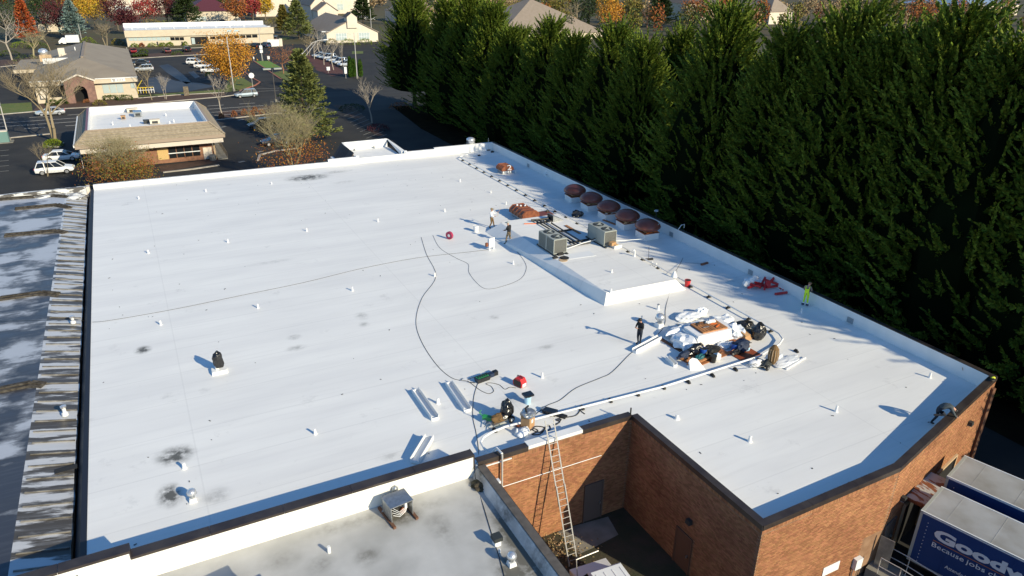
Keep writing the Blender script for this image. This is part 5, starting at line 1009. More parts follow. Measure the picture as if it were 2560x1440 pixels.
# ================================================================ cars
PAINT = {k: dm('paint_'+k, c, .25, m=mm, spec=.6) for k, c, mm in (('white', (.75, .76, .76), 0), ('silver', (.50, .52, .53), .4), ('pale_blue', (.34, .42, .48), .4), ('black', (.012, .013, .016), .1), ('red', (.22, .01, .02), .2), ('grey', (.16, .16, .165), .4), ('blue', (.05, .10, .18), .3), ('maroon', (.09, .03, .035), .3))}
PROTO = {}
def car_proto(kind):
    t = thing('parked_car', None, None)
    if kind == 'suv': secs = [(-2.28,.5,.85,.80),(-2.2,.34,1.0,.88),(-1.2,.28,1.04,.92),(0,.26,1.0,.93),(1.0,.28,.99,.92),(1.35,.3,.96,.9),(2.05,.34,.84,.86),(2.28,.45,.68,.74)]; gb, gt, zr = (-2.12, 1.2), (-1.8, .35), 1.66
    else: secs = [(-2.35,.5,.80,.76),(-2.25,.34,.93,.84),(-1.5,.26,.95,.89),(0,.24,.90,.90),(1.0,.26,.89,.89),(1.4,.28,.86,.87),(2.15,.32,.74,.82),(2.36,.42,.6,.7)]; gb, gt, zr = (-1.75, 1.25), (-1.0, .25), 1.43
    mb = MB(); vs = []
    for x, z0, zb, hw in secs: vs += [(x, -hw*.94, z0), (x, -hw, (z0+zb)/2), (x, -hw*.93, zb), (x, hw*.93, zb), (x, hw, (z0+zb)/2), (x, hw*.94, z0)]
    n = 6; fs = [tuple(range(n))[::-1], tuple(range((len(secs)-1)*n, len(secs)*n))]
    for i in range(len(secs)-1): fs += [(i*n+k, i*n+(k+1) % n, (i+1)*n+(k+1) % n, (i+1)*n+k) for k in range(n)]
    mb._add(vs, fs).build('body', PAINT['white'], t, smooth=False, bevel=.05)
    zb = secs[3][2]-.02; w0, w1 = .84, .66
    MB()._add([(gb[0],-w0,zb),(gb[1],-w0,zb),(gb[1],w0,zb),(gb[0],w0,zb),(gt[0],-w1,zr-.03),(gt[1],-w1,zr-.03),(gt[1],w1,zr-.03),(gt[0],w1,zr-.03)], [(4,5,6,7),(0,1,5,4),(1,2,6,5),(2,3,7,6),(3,0,4,7)]).build('window', MT['glass'], t)
    mb = MB().hull([(x+dx, y*w, z) for x, dx in ((gt[0], -.03), (gt[1], .03)) for y in (-1, 1) for w, z in ((w1+.03, zr-.06), (w1-.06, zr+.02))])
    for y in (-1, 1):
        mb.bar((gb[0], y*w0, zb), (gt[0], y*(w1+.01), zr-.03), .1, .06).bar((gb[1], y*w0, zb), (gt[1], y*(w1+.01), zr-.03), .07, .05)
        for f in (.33, .68) if kind == 'suv' else (.5,): mb.bar((gb[0]+(gb[1]-gb[0])*f, y*(w0+.005), zb), (gt[0]+(gt[1]-gt[0])*f, y*(w1+.012), zr-.03), .07, .04)
    mb.build('roof', PAINT['white'], t)
    for x in (-1.4, 1.42):
        for y in (-.82, .82): w = MB().lathe([(.22, -.1), (.34, -.08), (.34, .08), (.22, .1)], 14, (x, y, .34), axis='y').build('wheel', MT['rubber'], t); MB().lathe([(.21, -.107), (.21, .107)], 10, (x, y, .34), axis='y').build('rim', MT['alu'], w)
    for y in (-.62, .62): MB().box((secs[-2][0]+.12, y, .68), (.24, .26, .12)).build('headlight', MT['glass_pale'], t); MB().box((secs[1][0]-.04, y*1.08, .84), (.1, .22, .18)).build('taillight', MT['red'], t)
    return t
def car(px, py, deg, kind, paint, lab, group=None, s=1.0):
    p = W(px, py, G)
    if kind not in PROTO: o = PROTO[kind] = car_proto(kind)
    else: o = copy_tree(PROTO[kind])
    o.location = (p.x, p.y, G+.012); o.rotation_euler = (0, 0, rad(deg)); o.scale = (s, s, s)
    for k in ('label', 'category', 'group'):
        if k in o: del o[k]
    tag(o, lab, 'car', group or 'cars on the road and in the car parks')
    for ch in o.children:
        if ch.name.split('.')[0] in ('body', 'roof'): ch.material_slots[0].link = 'OBJECT'; ch.material_slots[0].material = PAINT[paint]
    return o
for c in ((616, 243, 184, 'suv', 'pale_blue', 'pale blue SUV on the road right of the small flat roofed building'), (128, 288, 182, 'sedan', 'silver', 'silver car on the road behind the forked bare tree'),
    (157, 401, -8, 'sedan', 'white', 'white sedan in the shade left of the small mansard building'), (140, 433, -4, 'suv', 'white', 'white SUV nearest the left roof, in front of the white sedan'),
    (361, 178, 178, 'suv', 'silver', 'silver SUV parked beside the grey hipped roof building'), (352, 163, 178, 'sedan', 'black', 'dark car just behind the silver SUV by the grey building'),
    (489, 161, -20, 'suv', 'white', 'farthest white SUV left of the orange tree'), (509, 170, -20, 'suv', 'white', 'middle white SUV partly under the orange tree'), (527, 181, -20, 'suv', 'white', 'nearest white SUV under the orange tree'),
    (333, 132, 95, 'sedan', 'red', 'red car parked in front of the long cream building'), (417, 132, 100, 'sedan', 'maroon', 'dull maroon car parked in front of the long cream building'), (467, 129, 100, 'suv', 'black', 'black off road car in front of the long cream building'),
    (597, 121, 120, 'sedan', 'black', 'leftmost dark car at the right end of the long building'), (639, 120, 110, 'suv', 'black', 'dark SUV second from right by the white fence'), (665, 118, 110, 'suv', 'blue', 'dark blue SUV next to the white fence'),
    (692, 102, 60, 'suv', 'grey', 'grey car far off on the side street among trees'),
    (800, 143, 200, 'sedan', 'silver', 'farthest silver car in the row beside the red mulch bed'), (811, 146, 200, 'sedan', 'pale_blue', 'second car in the row beside the red mulch bed'), (823, 149, 200, 'suv', 'silver', 'third car in the row beside the red mulch bed'), (836, 154, 200, 'sedan', 'silver', 'fourth car in the row beside the red mulch bed'), (850, 160, 200, 'suv', 'silver', 'fifth car in the row, behind the white trunk'), (864, 166, 200, 'suv', 'silver', 'nearest car in the row beside the columnar evergreens'),
    (898, 44, 150, 'sedan', 'white', 'left white car in the far lot behind the pale gabled hall'), (911, 48, 150, 'sedan', 'white', 'middle white car in the far lot behind the pale gabled hall'), (926, 51, 150, 'suv', 'white', 'right white car in the far lot behind the pale gabled hall'),
    (655, 320, 185, 'suv', 'black', 'dark SUV parked behind the bare twigs left of the big fir'), (692, 362, 185, 'suv', 'black', 'black SUV nearer the white roof under the bare tree'),
    (590, 55, 170, 'suv', 'silver', 'silver car far away beside the maroon roofed house'), (555, 57, 170, 'sedan', 'black', 'dark car far away in front of the maroon roofed house')):
    car(*c)
t = thing('white_truck', 'white truck with a cargo box far left behind the grey roof', 'truck', W(175, 112, G), rad(178)); MB().bx(-3, .8, -1.1, 1.1, .8, 3.0).build('cargo_box', MT['steel_white'], t); MB().hull([(x, y, z) for y in (-1, 1) for x, z in ((.9, .5), (3, .5), (3, 1.3), (2.3, 1.5), (1.9, 2.3), (.9, 2.3))]).build('cab', MT['white'], t)
for x in (-2, 2.2):
    for y in (-.95, .95): MB().lathe([(.25, -.12), (.42, -.1), (.42, .1), (.25, .12)], 12, (x, y, .42), axis='y').build('wheel', MT['rubber'], t)
MB().bx(2.0, 2.7, -.95, .95, 1.45, 2.1).build('windscreen', MT['glass'], t)
# ================================================================ buildings beyond
def bthing(label, x, y, name='building'): return thing(name, label, 'building', (x, y, G))
# --- small mansard building
sb = bthing('small building with brown shingled mansard roof and sunken white roof', 2.2, 122, 'mansard_building'); wy = W(465, 403, G).y
MB().bx(-5.6, 9.85, wy, 131, G, -1.9).build('wall', MT['brick_far'], sb, world=True)
ex0, ex1, ey0, ey1, ez = -7.1, 11.6, 110.9, 133.2, -1.6; rx0, rx1, ry0, ry1, rz_ = -5.45, 9.9, 112.9, 131.3, -.15
MB().bx(ex0, ex1, ey0, ey1, -2.05, ez).build('fascia', MT['fascia_brown'], sb, world=True); MB().bx(ex0+.5, ex1-.3, ey0+.25, ey1-.3, -2.75, -2.06).build('soffit_band', MT['fascia_pale'], sb, world=True)
C0 = [(ex0, ey0), (ex1, ey0), (ex1, ey1), (ex0, ey1)]; C1 = [(rx0, ry0), (rx1, ry0), (rx1, ry1), (rx0, ry1)]
for s in range(4):
    a0, b0, a1, b1 = C0[s], C0[(s+1) % 4], C1[s], C1[(s+1) % 4]
    for k in range(6):
        f, g = k/6, (k+1)/6; q = [lerp(a0, a1, f), lerp(b0, b1, f), lerp(b0, b1, g), lerp(a0, a1, g)]; z0, z1 = ez+.01+(rz_-ez)*f, ez+(rz_-ez)*g
        MB()._add([(q[0][0], q[0][1], z0), (q[1][0], q[1][1], z0), (q[1][0], q[1][1], z0+.09), (q[0][0], q[0][1], z0+.09), (q[2][0], q[2][1], z1+.02), (q[3][0], q[3][1], z1+.02)], [(0,1,2,3), (3,2,4,5)]).build('shingle_course', MT['shake'], sb, world=True)
    p, r = a1, b1; MB().bar((p[0], p[1], rz_+.06), (r[0], r[1], rz_+.06), .3, .14).build('roof_rim', MT['fascia_brown' if s in (0, 1) else 'plum'], sb, world=True)
for s in range(4):
    MB().bar((C0[s][0], C0[s][1], ez+.06), (C1[s][0], C1[s][1], rz_+.08), .3, .1).build('hip_cap', MT['shake'], sb, world=True)
MB().bar((ex0-.08, ey0, ez-.05), (ex0-.08, ey1, ez-.05), .14, .3).build('gutter', MT['steel_white'], sb, world=True); MB().bar((ex1+.08, ey0, ez-.05), (ex1+.08, ey1, ez-.05), .14, .3).build('gutter', MT['ac_dark'], sb, world=True)
MB().poly([(rx0+.1, ry0+.1, -1.0), (rx1-.1, ry0+.1, -1.0), (rx1-.1, ry1-.1, -1.0), (rx0+.1, ry1-.1, -1.0)]).build('roof_deck', MT['membrane'], sb, world=True)
for a, b_ in zip(C1, C1[1:]+C1[:1]):
    ins = lambda p: (p[0]+(.2 if p[0] < 0 else -.2), p[1]+(.2 if p[1] < 120 else -.2)); MB().bar((*ins(a), -.55), (*ins(b_), -.55), .1, 1.1).build('parapet', MT['white'], sb, world=True)
wz = lambda y: zat((5, wy), y)
def fr(x0, x1, y0, y1, m, nm, par=sb, dep=.05, frame=None):
    X_a, X_b = plx(x0, wy), plx(x1, wy); o = MB().bx(X_a, X_b, wy-dep, wy+.05, zat((X_a, wy), y1), zat((X_a, wy), y0)).build(nm, MT[m], par, world=True); return o
def plx(px, y, py=385):
    d = ray(px, py); return d.x*y/d.y
fr(394, 421, 371, 400, 'osb', 'board'); 
for k in range(4): fr(423+k*20, 441+k*20, 368-k, 396-k*2, ('glass', 'tan', 'glass', 'ac_dark')[k] if False else 'glass', 'window', dep=.04)
fr(421, 502, 383, 385, 'steel_white', 'window_bar', dep=.09); fr(509, 531, 369, 398, 'stucco_pale', 'door'); fr(536, 540, 358, 396, 'tan', 'corner_trim', dep=.1)
MB().bx(10.3, 11.6, wy-1, 126, G, G+.12).build('ramp', MT['concrete'], sb, world=True)
mb = MB()
for k in range(9): mb.tube([(11.6, wy-.8+k*1.6, G), (11.6, wy-.8+k*1.6, G+1.0)], .03, 4)
mb.bar((11.6, wy-.8, G+1), (11.6, wy+12, G+1), .05, .05); mb.build('ramp_railing', MT['bark'], sb, world=True)
MB().lathe([(.45, G), (.5, G+.6), (.4, G+.8)], 10, (9.6, wy-.9, 0)).build('planter', MT['concrete'], sb, world=True)
for px, py, sx, sy, sz, m, lab in ((345, 290, 1.1, 1.8, .7, 'galv', 'grey air conditioner at the middle of the small building roof'), (388, 310, 1.3, 1.0, .65, 'stucco_pale', 'beige air conditioner box near the front of the small building roof'), (332, 281, 1.5, 1.0, .6, 'stucco_pale', 'pale duct box at the back of the small building roof'), (367, 309, .8, .7, .5, 'ac_dark', 'dark fan unit left of the beige box on the small building roof'), (309, 298, .6, .6, .5, 'card', 'rusty vent box at left on the small building roof')):
    t = T('rooftop_unit', lab, 'rooftop unit', px, py, -1.0, 0, 'units on the small building roof'); MB().bx(-sx/2, sx/2, -sy/2, sy/2, .1, sz).build('cabinet', MT[m], t); MB().bx(-sx/2-.05, sx/2+.05, -sy/2-.05, sy/2+.05, sz, sz+.06).build('lid', MT[m], t); MB().bx(-sx*.3, sx*.3, -sy/2-.02, -sy/2+.02, sz*.25, sz*.8).build('grille', MT['ac_dark'], t)
for px, py, lab in ((282, 312, 'white vent pipe at the near left of the small sunken roof'), (326, 319, 'white vent pipe at the front edge of the small sunken roof'), (425, 311, 'left of two white vent pipes at the front right of the small sunken roof'), (435, 306, 'right of two white vent pipes at the front right of the small sunken roof'), (415, 290, 'white vent pipe at the back right of the small sunken roof')): t = T('vent_pipe', lab, 'vent pipe', px, py, -1.0, 0, 'vent pipes on the small building'); MB().tube([(0, 0, 0), (0, 0, .45)], .08, 8).build('pipe', MT['white'], t)
# --- grey hipped roof building with brick arch
hb = bthing('low shop building with a big grey brown hipped roof and brick arch porch', -6, 195, 'hipped_building')
eL, eR = W(72, 206, -1.0), W(343, 191, -1.0); ey = (eL.y+eR.y)/2; bR = W(311, 123, -1.0); r1, r2 = W(205, 143, 1.9), W(205, 105, 1.9); byy = bR.y
x0, x1 = eL.x, eR.x
MB().bx(x0+.6, x1-.5, ey+.8, byy-1, G, -1.3).build('wall', MT['stucco'], hb, world=True)
rl = MB(); rl._add([(x0, ey, -1), (x1, ey, -1), (x1, byy, -1), (x0, byy, -1), (r1.x, r1.y, 1.9), (r1.x, r2.y, 1.9)], [(0,1,4), (1,2,5,4), (2,3,5), (3,0,4,5)]); rl.build('roof', MT['roof_shingle'], hb, world=True)
MB().bar((r1.x, r1.y-.3, 1.98), (r1.x, r2.y, 1.98), .5, .25).build('ridge_cap', MT['roof_tan'], hb, world=True)
MB().bar((x0, ey+.1, -1.5), (x1, ey+.1, -1.5), .25, .9).build('fascia', MT['stucco'], hb, world=True); MB().bar((x1-.1, ey, -1.4), (x1-.1, byy, -1.4), .2, .7).build('fascia', MT['fascia_brown'], hb, world=True); MB().bar((x0, ey-.05, -1.02), (x1, ey-.05, -1.02), .12, .14).build('gutter', MT['steel_white'], hb, world=True)
ax = W(208, 252, G).x; ay = ey-1.4; mb = MB(); pr = [(-2.6, G), (-1.15, G), (-1.15, -3.0), (-.8, -2.3), (0, -1.95), (.8, -2.3), (1.15, -3.0), (1.15, G), (2.6, G), (2.6, -1.0), (0, .1), (-2.6, -1.0)]
half = lambda pts: mb._add([(ax+x, y, z) for y in (ay, ay+2.2) for x, z in pts], [tuple(range(len(pts))), tuple(range(len(pts), 2*len(pts)))[::-1]]+[(i, len(pts)+i, len(pts)+(i+1) % len(pts), (i+1) % len(pts)) for i in range(len(pts))])
half([(-2.6, G), (-1.15, G), (-1.15, -3.0), (-2.6, -3.0)]); half([(1.15, G), (2.6, G), (2.6, -3.0), (1.15, -3.0)]); half([(-2.6, -3.0), (-1.15, -3.0), (-.8, -2.3), (0, -1.95), (0, .1), (-2.6, -1.0)]); half([(0, -1.95), (.8, -2.3), (1.15, -3.0), (2.6, -3.0), (2.6, -1.0), (0, .1)])
mb.build('brick_arch', MT['stone_brown'], hb, world=True); MB().bx(ax-1.15, ax+1.15, ay+1.9, ay+2.0, G, -1.9).build('arch_opening', MT['recess'], hb, world=True)
mb = MB()
for s in (-1, 1): mb._add([(ax, ay-.2, .2), (ax+s*2.9, ay-.2, -1.05), (ax+s*2.9, ay+5.5, -.4), (ax, ay+5.5, .75)], [(0,1,2,3) if s > 0 else (3,2,1,0)])
mb.build('porch_roof', MT['roof_shingle'], hb, world=True)
for s in (-1, 1): MB().bar((ax, ay-.22, .12), (ax+s*2.9, ay-.22, -1.12), .1, .28).build('porch_trim', MT['fascia_pale'], hb, world=True)
def fw(px0, px1, py0, py1, y, m, nm, dep=.06):
    xa, xb = plx(px0, y, py0), plx(px1, y, py0); za, zb = zat(((xa+xb)/2, y), py1), zat(((xa+xb)/2, y), py0); return MB().bx(xa, xb, y-dep, y+.02, za, zb).build(nm, MT[m], hb, world=True), (xa, xb, za, zb)
wyy = ey+.8
for k in range(3): fw(255+k*17.5, 271+k*17.5, 212-k*.8, 233-k*.8, wyy, 'glass_pale', 'window')
fw(325, 335, 206, 220, wyy, 'glass_pale', 'window'); fw(120, 178, 214, 242, wyy, 'recess', 'arcade'); fw(98, 118, 222, 245, wyy, 'stucco_pale', 'column', .6)
o, (xa, xb, za, zb) = fw(277, 312, 196, 204, ey-.05, 'white', 'shop_sign', .08); mb = MB(); cz = (za+zb)/2; mb.bar((xa+.15, ey-.15, cz+.12), (xa+.7, ey-.15, cz+.12), .03, .12).bar((xa+.3, ey-.15, cz-.12), (xa+.7, ey-.15, cz-.12), .03, .12)
for k in range(9): mb.bar((xa+.95+k*.14, ey-.15, cz-.12*((k*7) % 3 > 0)), (xa+1.0+k*.14, ey-.15, cz+.14*((k*5) % 3 > 0)), .03, .06)
mb.build('sign_script', MT['letter_dark'], hb, world=True)
mb = MB()
for k in range(10): xx = plx(112+k*4.2, ey, 208); mb.bar((xx, ey-.06, -1.55-.1*(k % 2)), (xx+.18*((k*3) % 2), ey-.06, -1.3), .03, .07)
mb.build('fascia_lettering', MT['rust'], hb, world=True)
p = W(60, 178, -2.2); MB().bx(p.x-2, p.x+5, p.y, p.y+9, -2.6, -1.9).build('side_awning', MT['stucco'], hb, world=True); MB().bx(p.x-2, p.x+5.2, p.y-.1, p.y+20, -1.88, -1.8).build('side_roof', MT['roof_shingle'], hb, world=True)
for px, py, z, f in ((110, 140, .2, 'ball'), (155, 135, .8, 'box'), (142, 153, .3, 'wall'), (188, 126, 1.3, 'pipe')):
    t = T('roof_equipment', {'ball': 'round silver exhaust vent on the left side of the grey hipped roof', 'box': 'beige box vent on the dark side of the grey hipped roof', 'wall': 'long low white cabinet on the left of the grey hipped roof', 'pipe': 'thin white pipe on the dark side of the grey hipped roof'}[f], 'roof vent', px, py, z)
    if f == 'ball': MB().lathe([(.6, -1.5), (.6, .2), (.9, .4), (1.0, 1.0), (.7, 1.5), (.1, 1.7)], 14).build('vent', MT['alu'], t, smooth=True); MB().box((.3, -.6, -.4), (2.4, 1.2, 1.4)).build('base', MT['tan'], t)
    if f == 'box': MB().box((0, 0, .2), (1.3, 1.3, 2.2)).build('box', MT['stucco_pale'], t); MB().box((.4, -.3, -.4), (1.0, 1.2, 1.0)).build('base', MT['stucco_pale'], t)
    if f == 'wall': MB().box((0, 0, .1), (5.2, .6, 1.1)).build('cabinet', MT['white'], t); MB().box((0, -.32, .0), (1.8, .04, .5)).build('grille', MT['steel_white'], t)
    if f == 'pipe': MB().tube([(0, 0, -.6), (0, 0, .8)], .12, 8).build('pipe', MT['white'], t)
# --- long cream building
lb = bthing('long low cream building with a flat grey white roof in the far left distance', 24, 285, 'long_building'); y0 = W(400, 115, G).y; xl, xr = W(320, 118, G).x, W(690, 108, G).x
zt_ = -.25; yb = W(310, 66, zt_).y
MB().bx(xl, xr, y0, yb, G, zt_-.5).build('wall', MT['stucco'], lb, world=True); MB().bx(xl-.3, xr+.3, y0-.5, y0+.4, -2.3, zt_).build('fascia', MT['stucco'], lb, world=True)
MB().bx(xl, xr, y0+.4, yb, zt_-.6, zt_-.3).build('roof', MT['membrane'], lb, world=True); MB().bx(xl, xr, yb-.6, yb, zt_-.6, zt_+1.0).build('back_parapet', MT['white'], lb, world=True); MB().bx(xl-.3, xl, y0, yb, -2, zt_+.1).build('side_parapet', MT['plum'], lb, world=True)
def lw(px0, px1, py0, py1, m, nm, dep=.06):
    xa, xb = plx(px0, y0, py0), plx(px1, y0, py0); za, zb = zat(((xa+xb)/2, y0), py1), zat(((xa+xb)/2, y0), py0); return MB().bx(xa, xb, y0-dep, y0+.02, za, zb).build(nm, MT[m], lb, world=True)
for k in range(12): lw(321+k*11.6, 331.5+k*11.6, 94-k*.12, 102-k*.12, 'glass' if k > 8 else 'glass_pale', 'window')
lw(476, 520, 92, 111, 'recess', 'entry_recess'); lw(478, 486, 95, 110, 'glass_pale', 'door', .1)
for k in range(8): lw(525+k*15, 538+k*15, 91-k*.6, 98-k*.6, 'glass', 'window')
for px in (391, 453): lw(px, px+4, 104, 113, 'ac_dark', 'side_door', .08)
mb = MB()
for k in range(9): xx = plx(484+k*6, y0, 86); mb.bar((xx, y0-.56, -1.3-.3*(k % 3)), (xx+.5, y0-.56, -1.0-.2*((k*2) % 3)), .03, .3)
mb.build('wall_lettering', MT['tan'], lb, world=True); mb = MB()
for k in range(8): xx = plx(568+k*3.6, y0, 82); mb.bar((xx, y0-.56, -1.1), (xx+.4, y0-.56, -1.1), .03, .35)
mb.build('sign_lettering', MT['ltblue'], lb, world=True)
for k in range(9):
    q = W(330+k*35, 74-k*.8, zt_-.3); t = thing('vent_pipe', ('first', 'second', 'third', 'fourth', 'fifth', 'sixth', 'seventh', 'eighth', 'ninth')[k]+' tiny white vent from the left on the long cream building roof', 'vent pipe', q, 0, 'vents on the long building'); MB().tube([(0, 0, 0), (0, 0, .7)], .12, 6).build('pipe', MT['white'], t)
# --- pale gabled hall and houses
def gable(lab, px, py, w, d, zw, zr, roof, wall, tower=None, wins=(), yaw=0, name='gabled_hall', hip=0, chimney=False):
    p = W(px, py, G); t = thing(name, lab, 'building', (p.x, p.y, G), yaw); hw = w/2; zw -= G; zr -= G
    MB()._add([(-hw,0,0),(hw,0,0),(hw,0,zw),(0,hip*0,zr if not hip else zw),(-hw,0,zw),(-hw,d,0),(hw,d,0),(hw,d,zw),(0,d,zr if not hip else zw),(-hw,d,zw)], [(0,1,2,3,4),(5,9,8,7,6),(1,6,7,2),(0,4,9,5)]).build('wall', MT[wall], t)
    o = .4; mb = MB()
    if hip: mb._add([(-hw-o,-o,zw),(hw+o,-o,zw),(hw+o,d+o,zw),(-hw-o,d+o,zw),(0,hip,zr),(0,d-hip,zr)], [(0,1,4),(1,2,5,4),(2,3,5),(3,0,4,5)])
    else:
        for s in (-1, 1): mb._add([(0,-o,zr+.05),(s*(hw+o),-o,zw-.2),(s*(hw+o),d+o,zw-.2),(0,d+o,zr+.05),(0,-o,zr+.3),(s*(hw+o),-o,zw+.05),(s*(hw+o),d+o,zw+.05),(0,d+o,zr+.3)], [(4,5,6,7) if s > 0 else (7,6,5,4),(0,1,5,4),(1,2,6,5),(2,3,7,6)])
    mb.build('roof', MT[roof], t)
    if tower:
        tw, tz0, tz1 = tower; tz0 -= G; tz1 -= G; h = tw/2; MB()._add([(-h,-.6,tz0),(h,-.6,tz0),(h,-.6,tz1-1.3),(0,-.6,tz1),(-h,-.6,tz1-1.3),(-h,3,tz0),(h,3,tz0),(h,3,tz1-1.3),(0,3,tz1),(-h,3,tz1-1.3)], [(0,1,2,3,4),(5,9,8,7,6),(1,6,7,2),(0,4,9,5),(0,5,6,1)]).build('dormer', MT[wall], t)
        mb = MB()
        for s in (-1, 1): mb._add([(0,-.9,tz1+.1),(s*(h+.3),-.9,tz1-1.5),(s*(h+.3),4.5,tz1-1.5),(0,4.5,tz1+.1)], [(0,1,2,3) if s > 0 else (3,2,1,0)])
        mb.build('dormer_roof', MT['roof_dark'], t)
    for x0_, x1_, z0_, z1_ in wins:
        wd_ = MB().bx(x0_, x1_, -.08, .02, z0_, z1_).build('window', MT['glass_pale'], t); mb = MB(); n = 4
        for k in range(n+1): mb.bx(x0_+(x1_-x0_)*k/n-.05, x0_+(x1_-x0_)*k/n+.05, -.12, -.06, z0_, z1_)
        mb.bx(x0_, x1_, -.125, -.055, (z0_+z1_)/2-.05, (z0_+z1_)/2+.05); mb.build('mullions', MT['steel_white'], wd_)
    for k in (-.62, -.2, .2, .62):
        if not hip: MB().bx(k*w/2-.08, k*w/2+.08, -.06, .01, 0, zw).build('trim', MT['fascia_pale'], t)
    return t
gable('pale gabled hall with a tall central dormer and two grid windows', 883, 106, 18.5, 36, -2.0, 2.4, 'roof_tan', 'stucco_pale', (3.6, -.4, 4.6), ((-6, -2.2, .8, 3.2), (2.2, 6, .8, 3.2)))
gable('pale wing with a small gable left of the central dormer hall', 822, 62, 9, 40, .6, 3.8, 'roof_tan', 'stucco_pale', None, (), name='gabled_wing'); gable('second pale wing with a steep gable behind the fir trees', 802, 58, 8, 40, 2.2, 6.6, 'roof_tan', 'stucco_pale', None, (), name='gabled_wing')
gable('grey roofed house with dormers behind the green firs', 745, 40, 42, 60, 3, 9, 'roof_tan', 'stucco_pale', (8, 2, 8), (), name='house'); gable('dark sided hall with a broad tan roof at top centre', 868, 34, 26, 60, 3.5, 11, 'roof_tan', 'stucco_pale', None, ((-9, -2, 2, 5),), name='gabled_hall')
gable('cream house with a maroon hipped roof among the far trees', 535, 56, 22, 26, -.5, 5.5, 'roof_maroon', 'stucco', None, ((-8, -3, .8, 2.6),), name='house', hip=10)
gable('tan hipped roof house rising behind the evergreen row', 1385, 100, 46, 40, -3, 8.5, 'roof_tan', 'stucco', None, (), name='house', hip=19); gable('tan roofed house between the two leftmost evergreens', 1066, 60, 20, 30, -.5, 5, 'roof_tan', 'stucco_pale', None, (), name='house', hip=8)
gable('pale walled building peeking over the evergreens at upper right', 1950, 60, 16, 20, .5, 7, 'roof_tan', 'stucco_pale', None, (), name='house', hip=6); gable('small tan roofed house among trees at far left', 112, 80, 14, 14, -2.2, 1.5, 'roof_tan', 'stucco', None, (), name='house', hip=6); gable('pale building half hidden by the maroon trees', 345, 36, 26, 14, 2, 4, 'roof_tan', 'stucco_pale', None, ((-10, -3, 2, 4),), name='house', hip=5)
gable('blue grey roofed shed in the top right corner beyond the evergreens', 2470, 40, 60, 40, 1, 9, 'paint_pale_blue', 'stucco_pale', None, (), name='shed', hip=18); gable('dark roofed house beyond the evergreen row', 1760, 50, 26, 24, 3, 8, 'roof_dark', 'stucco', None, (), name='house', hip=8)
# ================================================================ street furniture
def lamp_post(px, py, pyt, lab, arm=None, heads=1, m='pole', r=.1, signs=0):
    p = W(px, py, G); h = zat(p, pyt)-G; t = thing('street_lamp', lab, 'lamp post', p); MB().tube([(0, 0, 0), (0, 0, h)], [r, r*.65], 8).build('pole', MT[m], t); MB().lathe([(r*2.5, 0), (r*2.5, .5), (r*1.5, .55)], 8).build('base', MT['concrete'], t)
    if arm: MB().tube([(0, 0, h-.8), (arm[0]*.3, arm[1]*.3, h+.1), (arm[0], arm[1], h+.4)], .05, 6).build('arm', MT[m], t); MB().box((arm[0]*1.1, arm[1]*1.1, h+.4), (.9, .3, .15), rz=math.atan2(arm[1], arm[0])).build('lamp_head', MT['steel_white'], t)
    if heads == 2:
        for s in (-1, 1): MB().box((s*1.05, 0, h), (1.5, .8, .25)).build('lamp_head', MT['ac_grey'], t)
    for k in range(signs): MB().box((0, -.12, h*.42-k*1.1), (.8, .03, .9)).build('sign_plate', MT['steel_white'], t)
    return t
lamp_post(24, 352, 238, 'white lamp post at the left edge beside the road', (-2.5, -1)); lamp_post(690, 255, 172, 'two headed parking lot lamp left of the big fir', None, 2, 'pole_dark', .09)
lamp_post(585, 228, 92, 'tall pale pole in front of the orange tree', None, 1, 'pole', .12); lamp_post(893, 196, 82, 'tall lamp post between the columnar evergreens', (-6.5, .5), 1, 'pole', .12); lamp_post(656, 152, 70, 'lamp post carrying two white signs near the entry drive', (2.6, 0), 1, 'pole', .11, 2)
lamp_post(322, 148, 118, 'dark low pole at the corner of the grey building lot'); lamp_post(205, 104, 60, 'thin pole rising behind the grey ridge', None, 1, 'pole', .1); lamp_post(264, 75, 22, 'dark pole before the golden tree', None, 1, 'pole_dark', .12); lamp_post(930, 100, 22, 'thin lamp post beside the first evergreen', None, 1, 'pole', .12)
p = W(765, 235, G); h = zat(p, 128)-G; t = thing('signal_mast', 'white mast arm with a lamp reaching right above the fir top', 'signal mast', p); MB().tube([(0, 0, 0), (0, 0, h)], .14, 8).build('pole', MT['pole'], t); MB().tube([(0, 0, h-.6), (2.4, 0, h+1.6), (3.6, 0, h+2.0), (5.0, 0, h+2.15)], .07, 6).tube([(0, 0, h-1.8), (3.2, 0, h+1.7)], .06, 6).build('arm', MT['pole'], t); MB().box((5.3, 0, h+2.15), (1.0, .3, .16)).build('lamp_head', MT['steel_white'], t)
def sign(px, py, pyt, lab, plate, m='steel_white', rnd=False):
    p = W(px, py, G); h = zat(p, pyt)-G; t = thing('road_sign', lab, 'sign', p); MB().tube([(0, 0, 0), (0, 0, h)], .05, 6).build('post', MT['pole'], t)
    if rnd: MB().lathe([(.62, -.02), (.62, .02)], 8, (0, -.1, h-.5), axis='y').build('plate', MT[m], t)
    else: MB().box((0, -.1, h-plate[1]/2), (plate[0], .04, plate[1])).build('plate', MT[m], t)
sign(632, 218, 183, 'white backed octagonal sign at the entry drive corner', (1, 1), rnd=True); sign(467, 239, 216, 'narrow brown monument sign on the lawn by the road', (1.0, 2.0), 'bark'); sign(821, 182, 167, 'small white sign in the red mulch bed', (.9, .9)); sign(865, 196, 167, 'low white post sign beside the columnar evergreens', (.6, 1.6)); sign(672, 152, 140, 'small white sign at the corner of the bright lawn', (.7, .9)); sign(635, 153, 142, 'pale bollard post at the left corner of the bright lawn', (.3, .6))
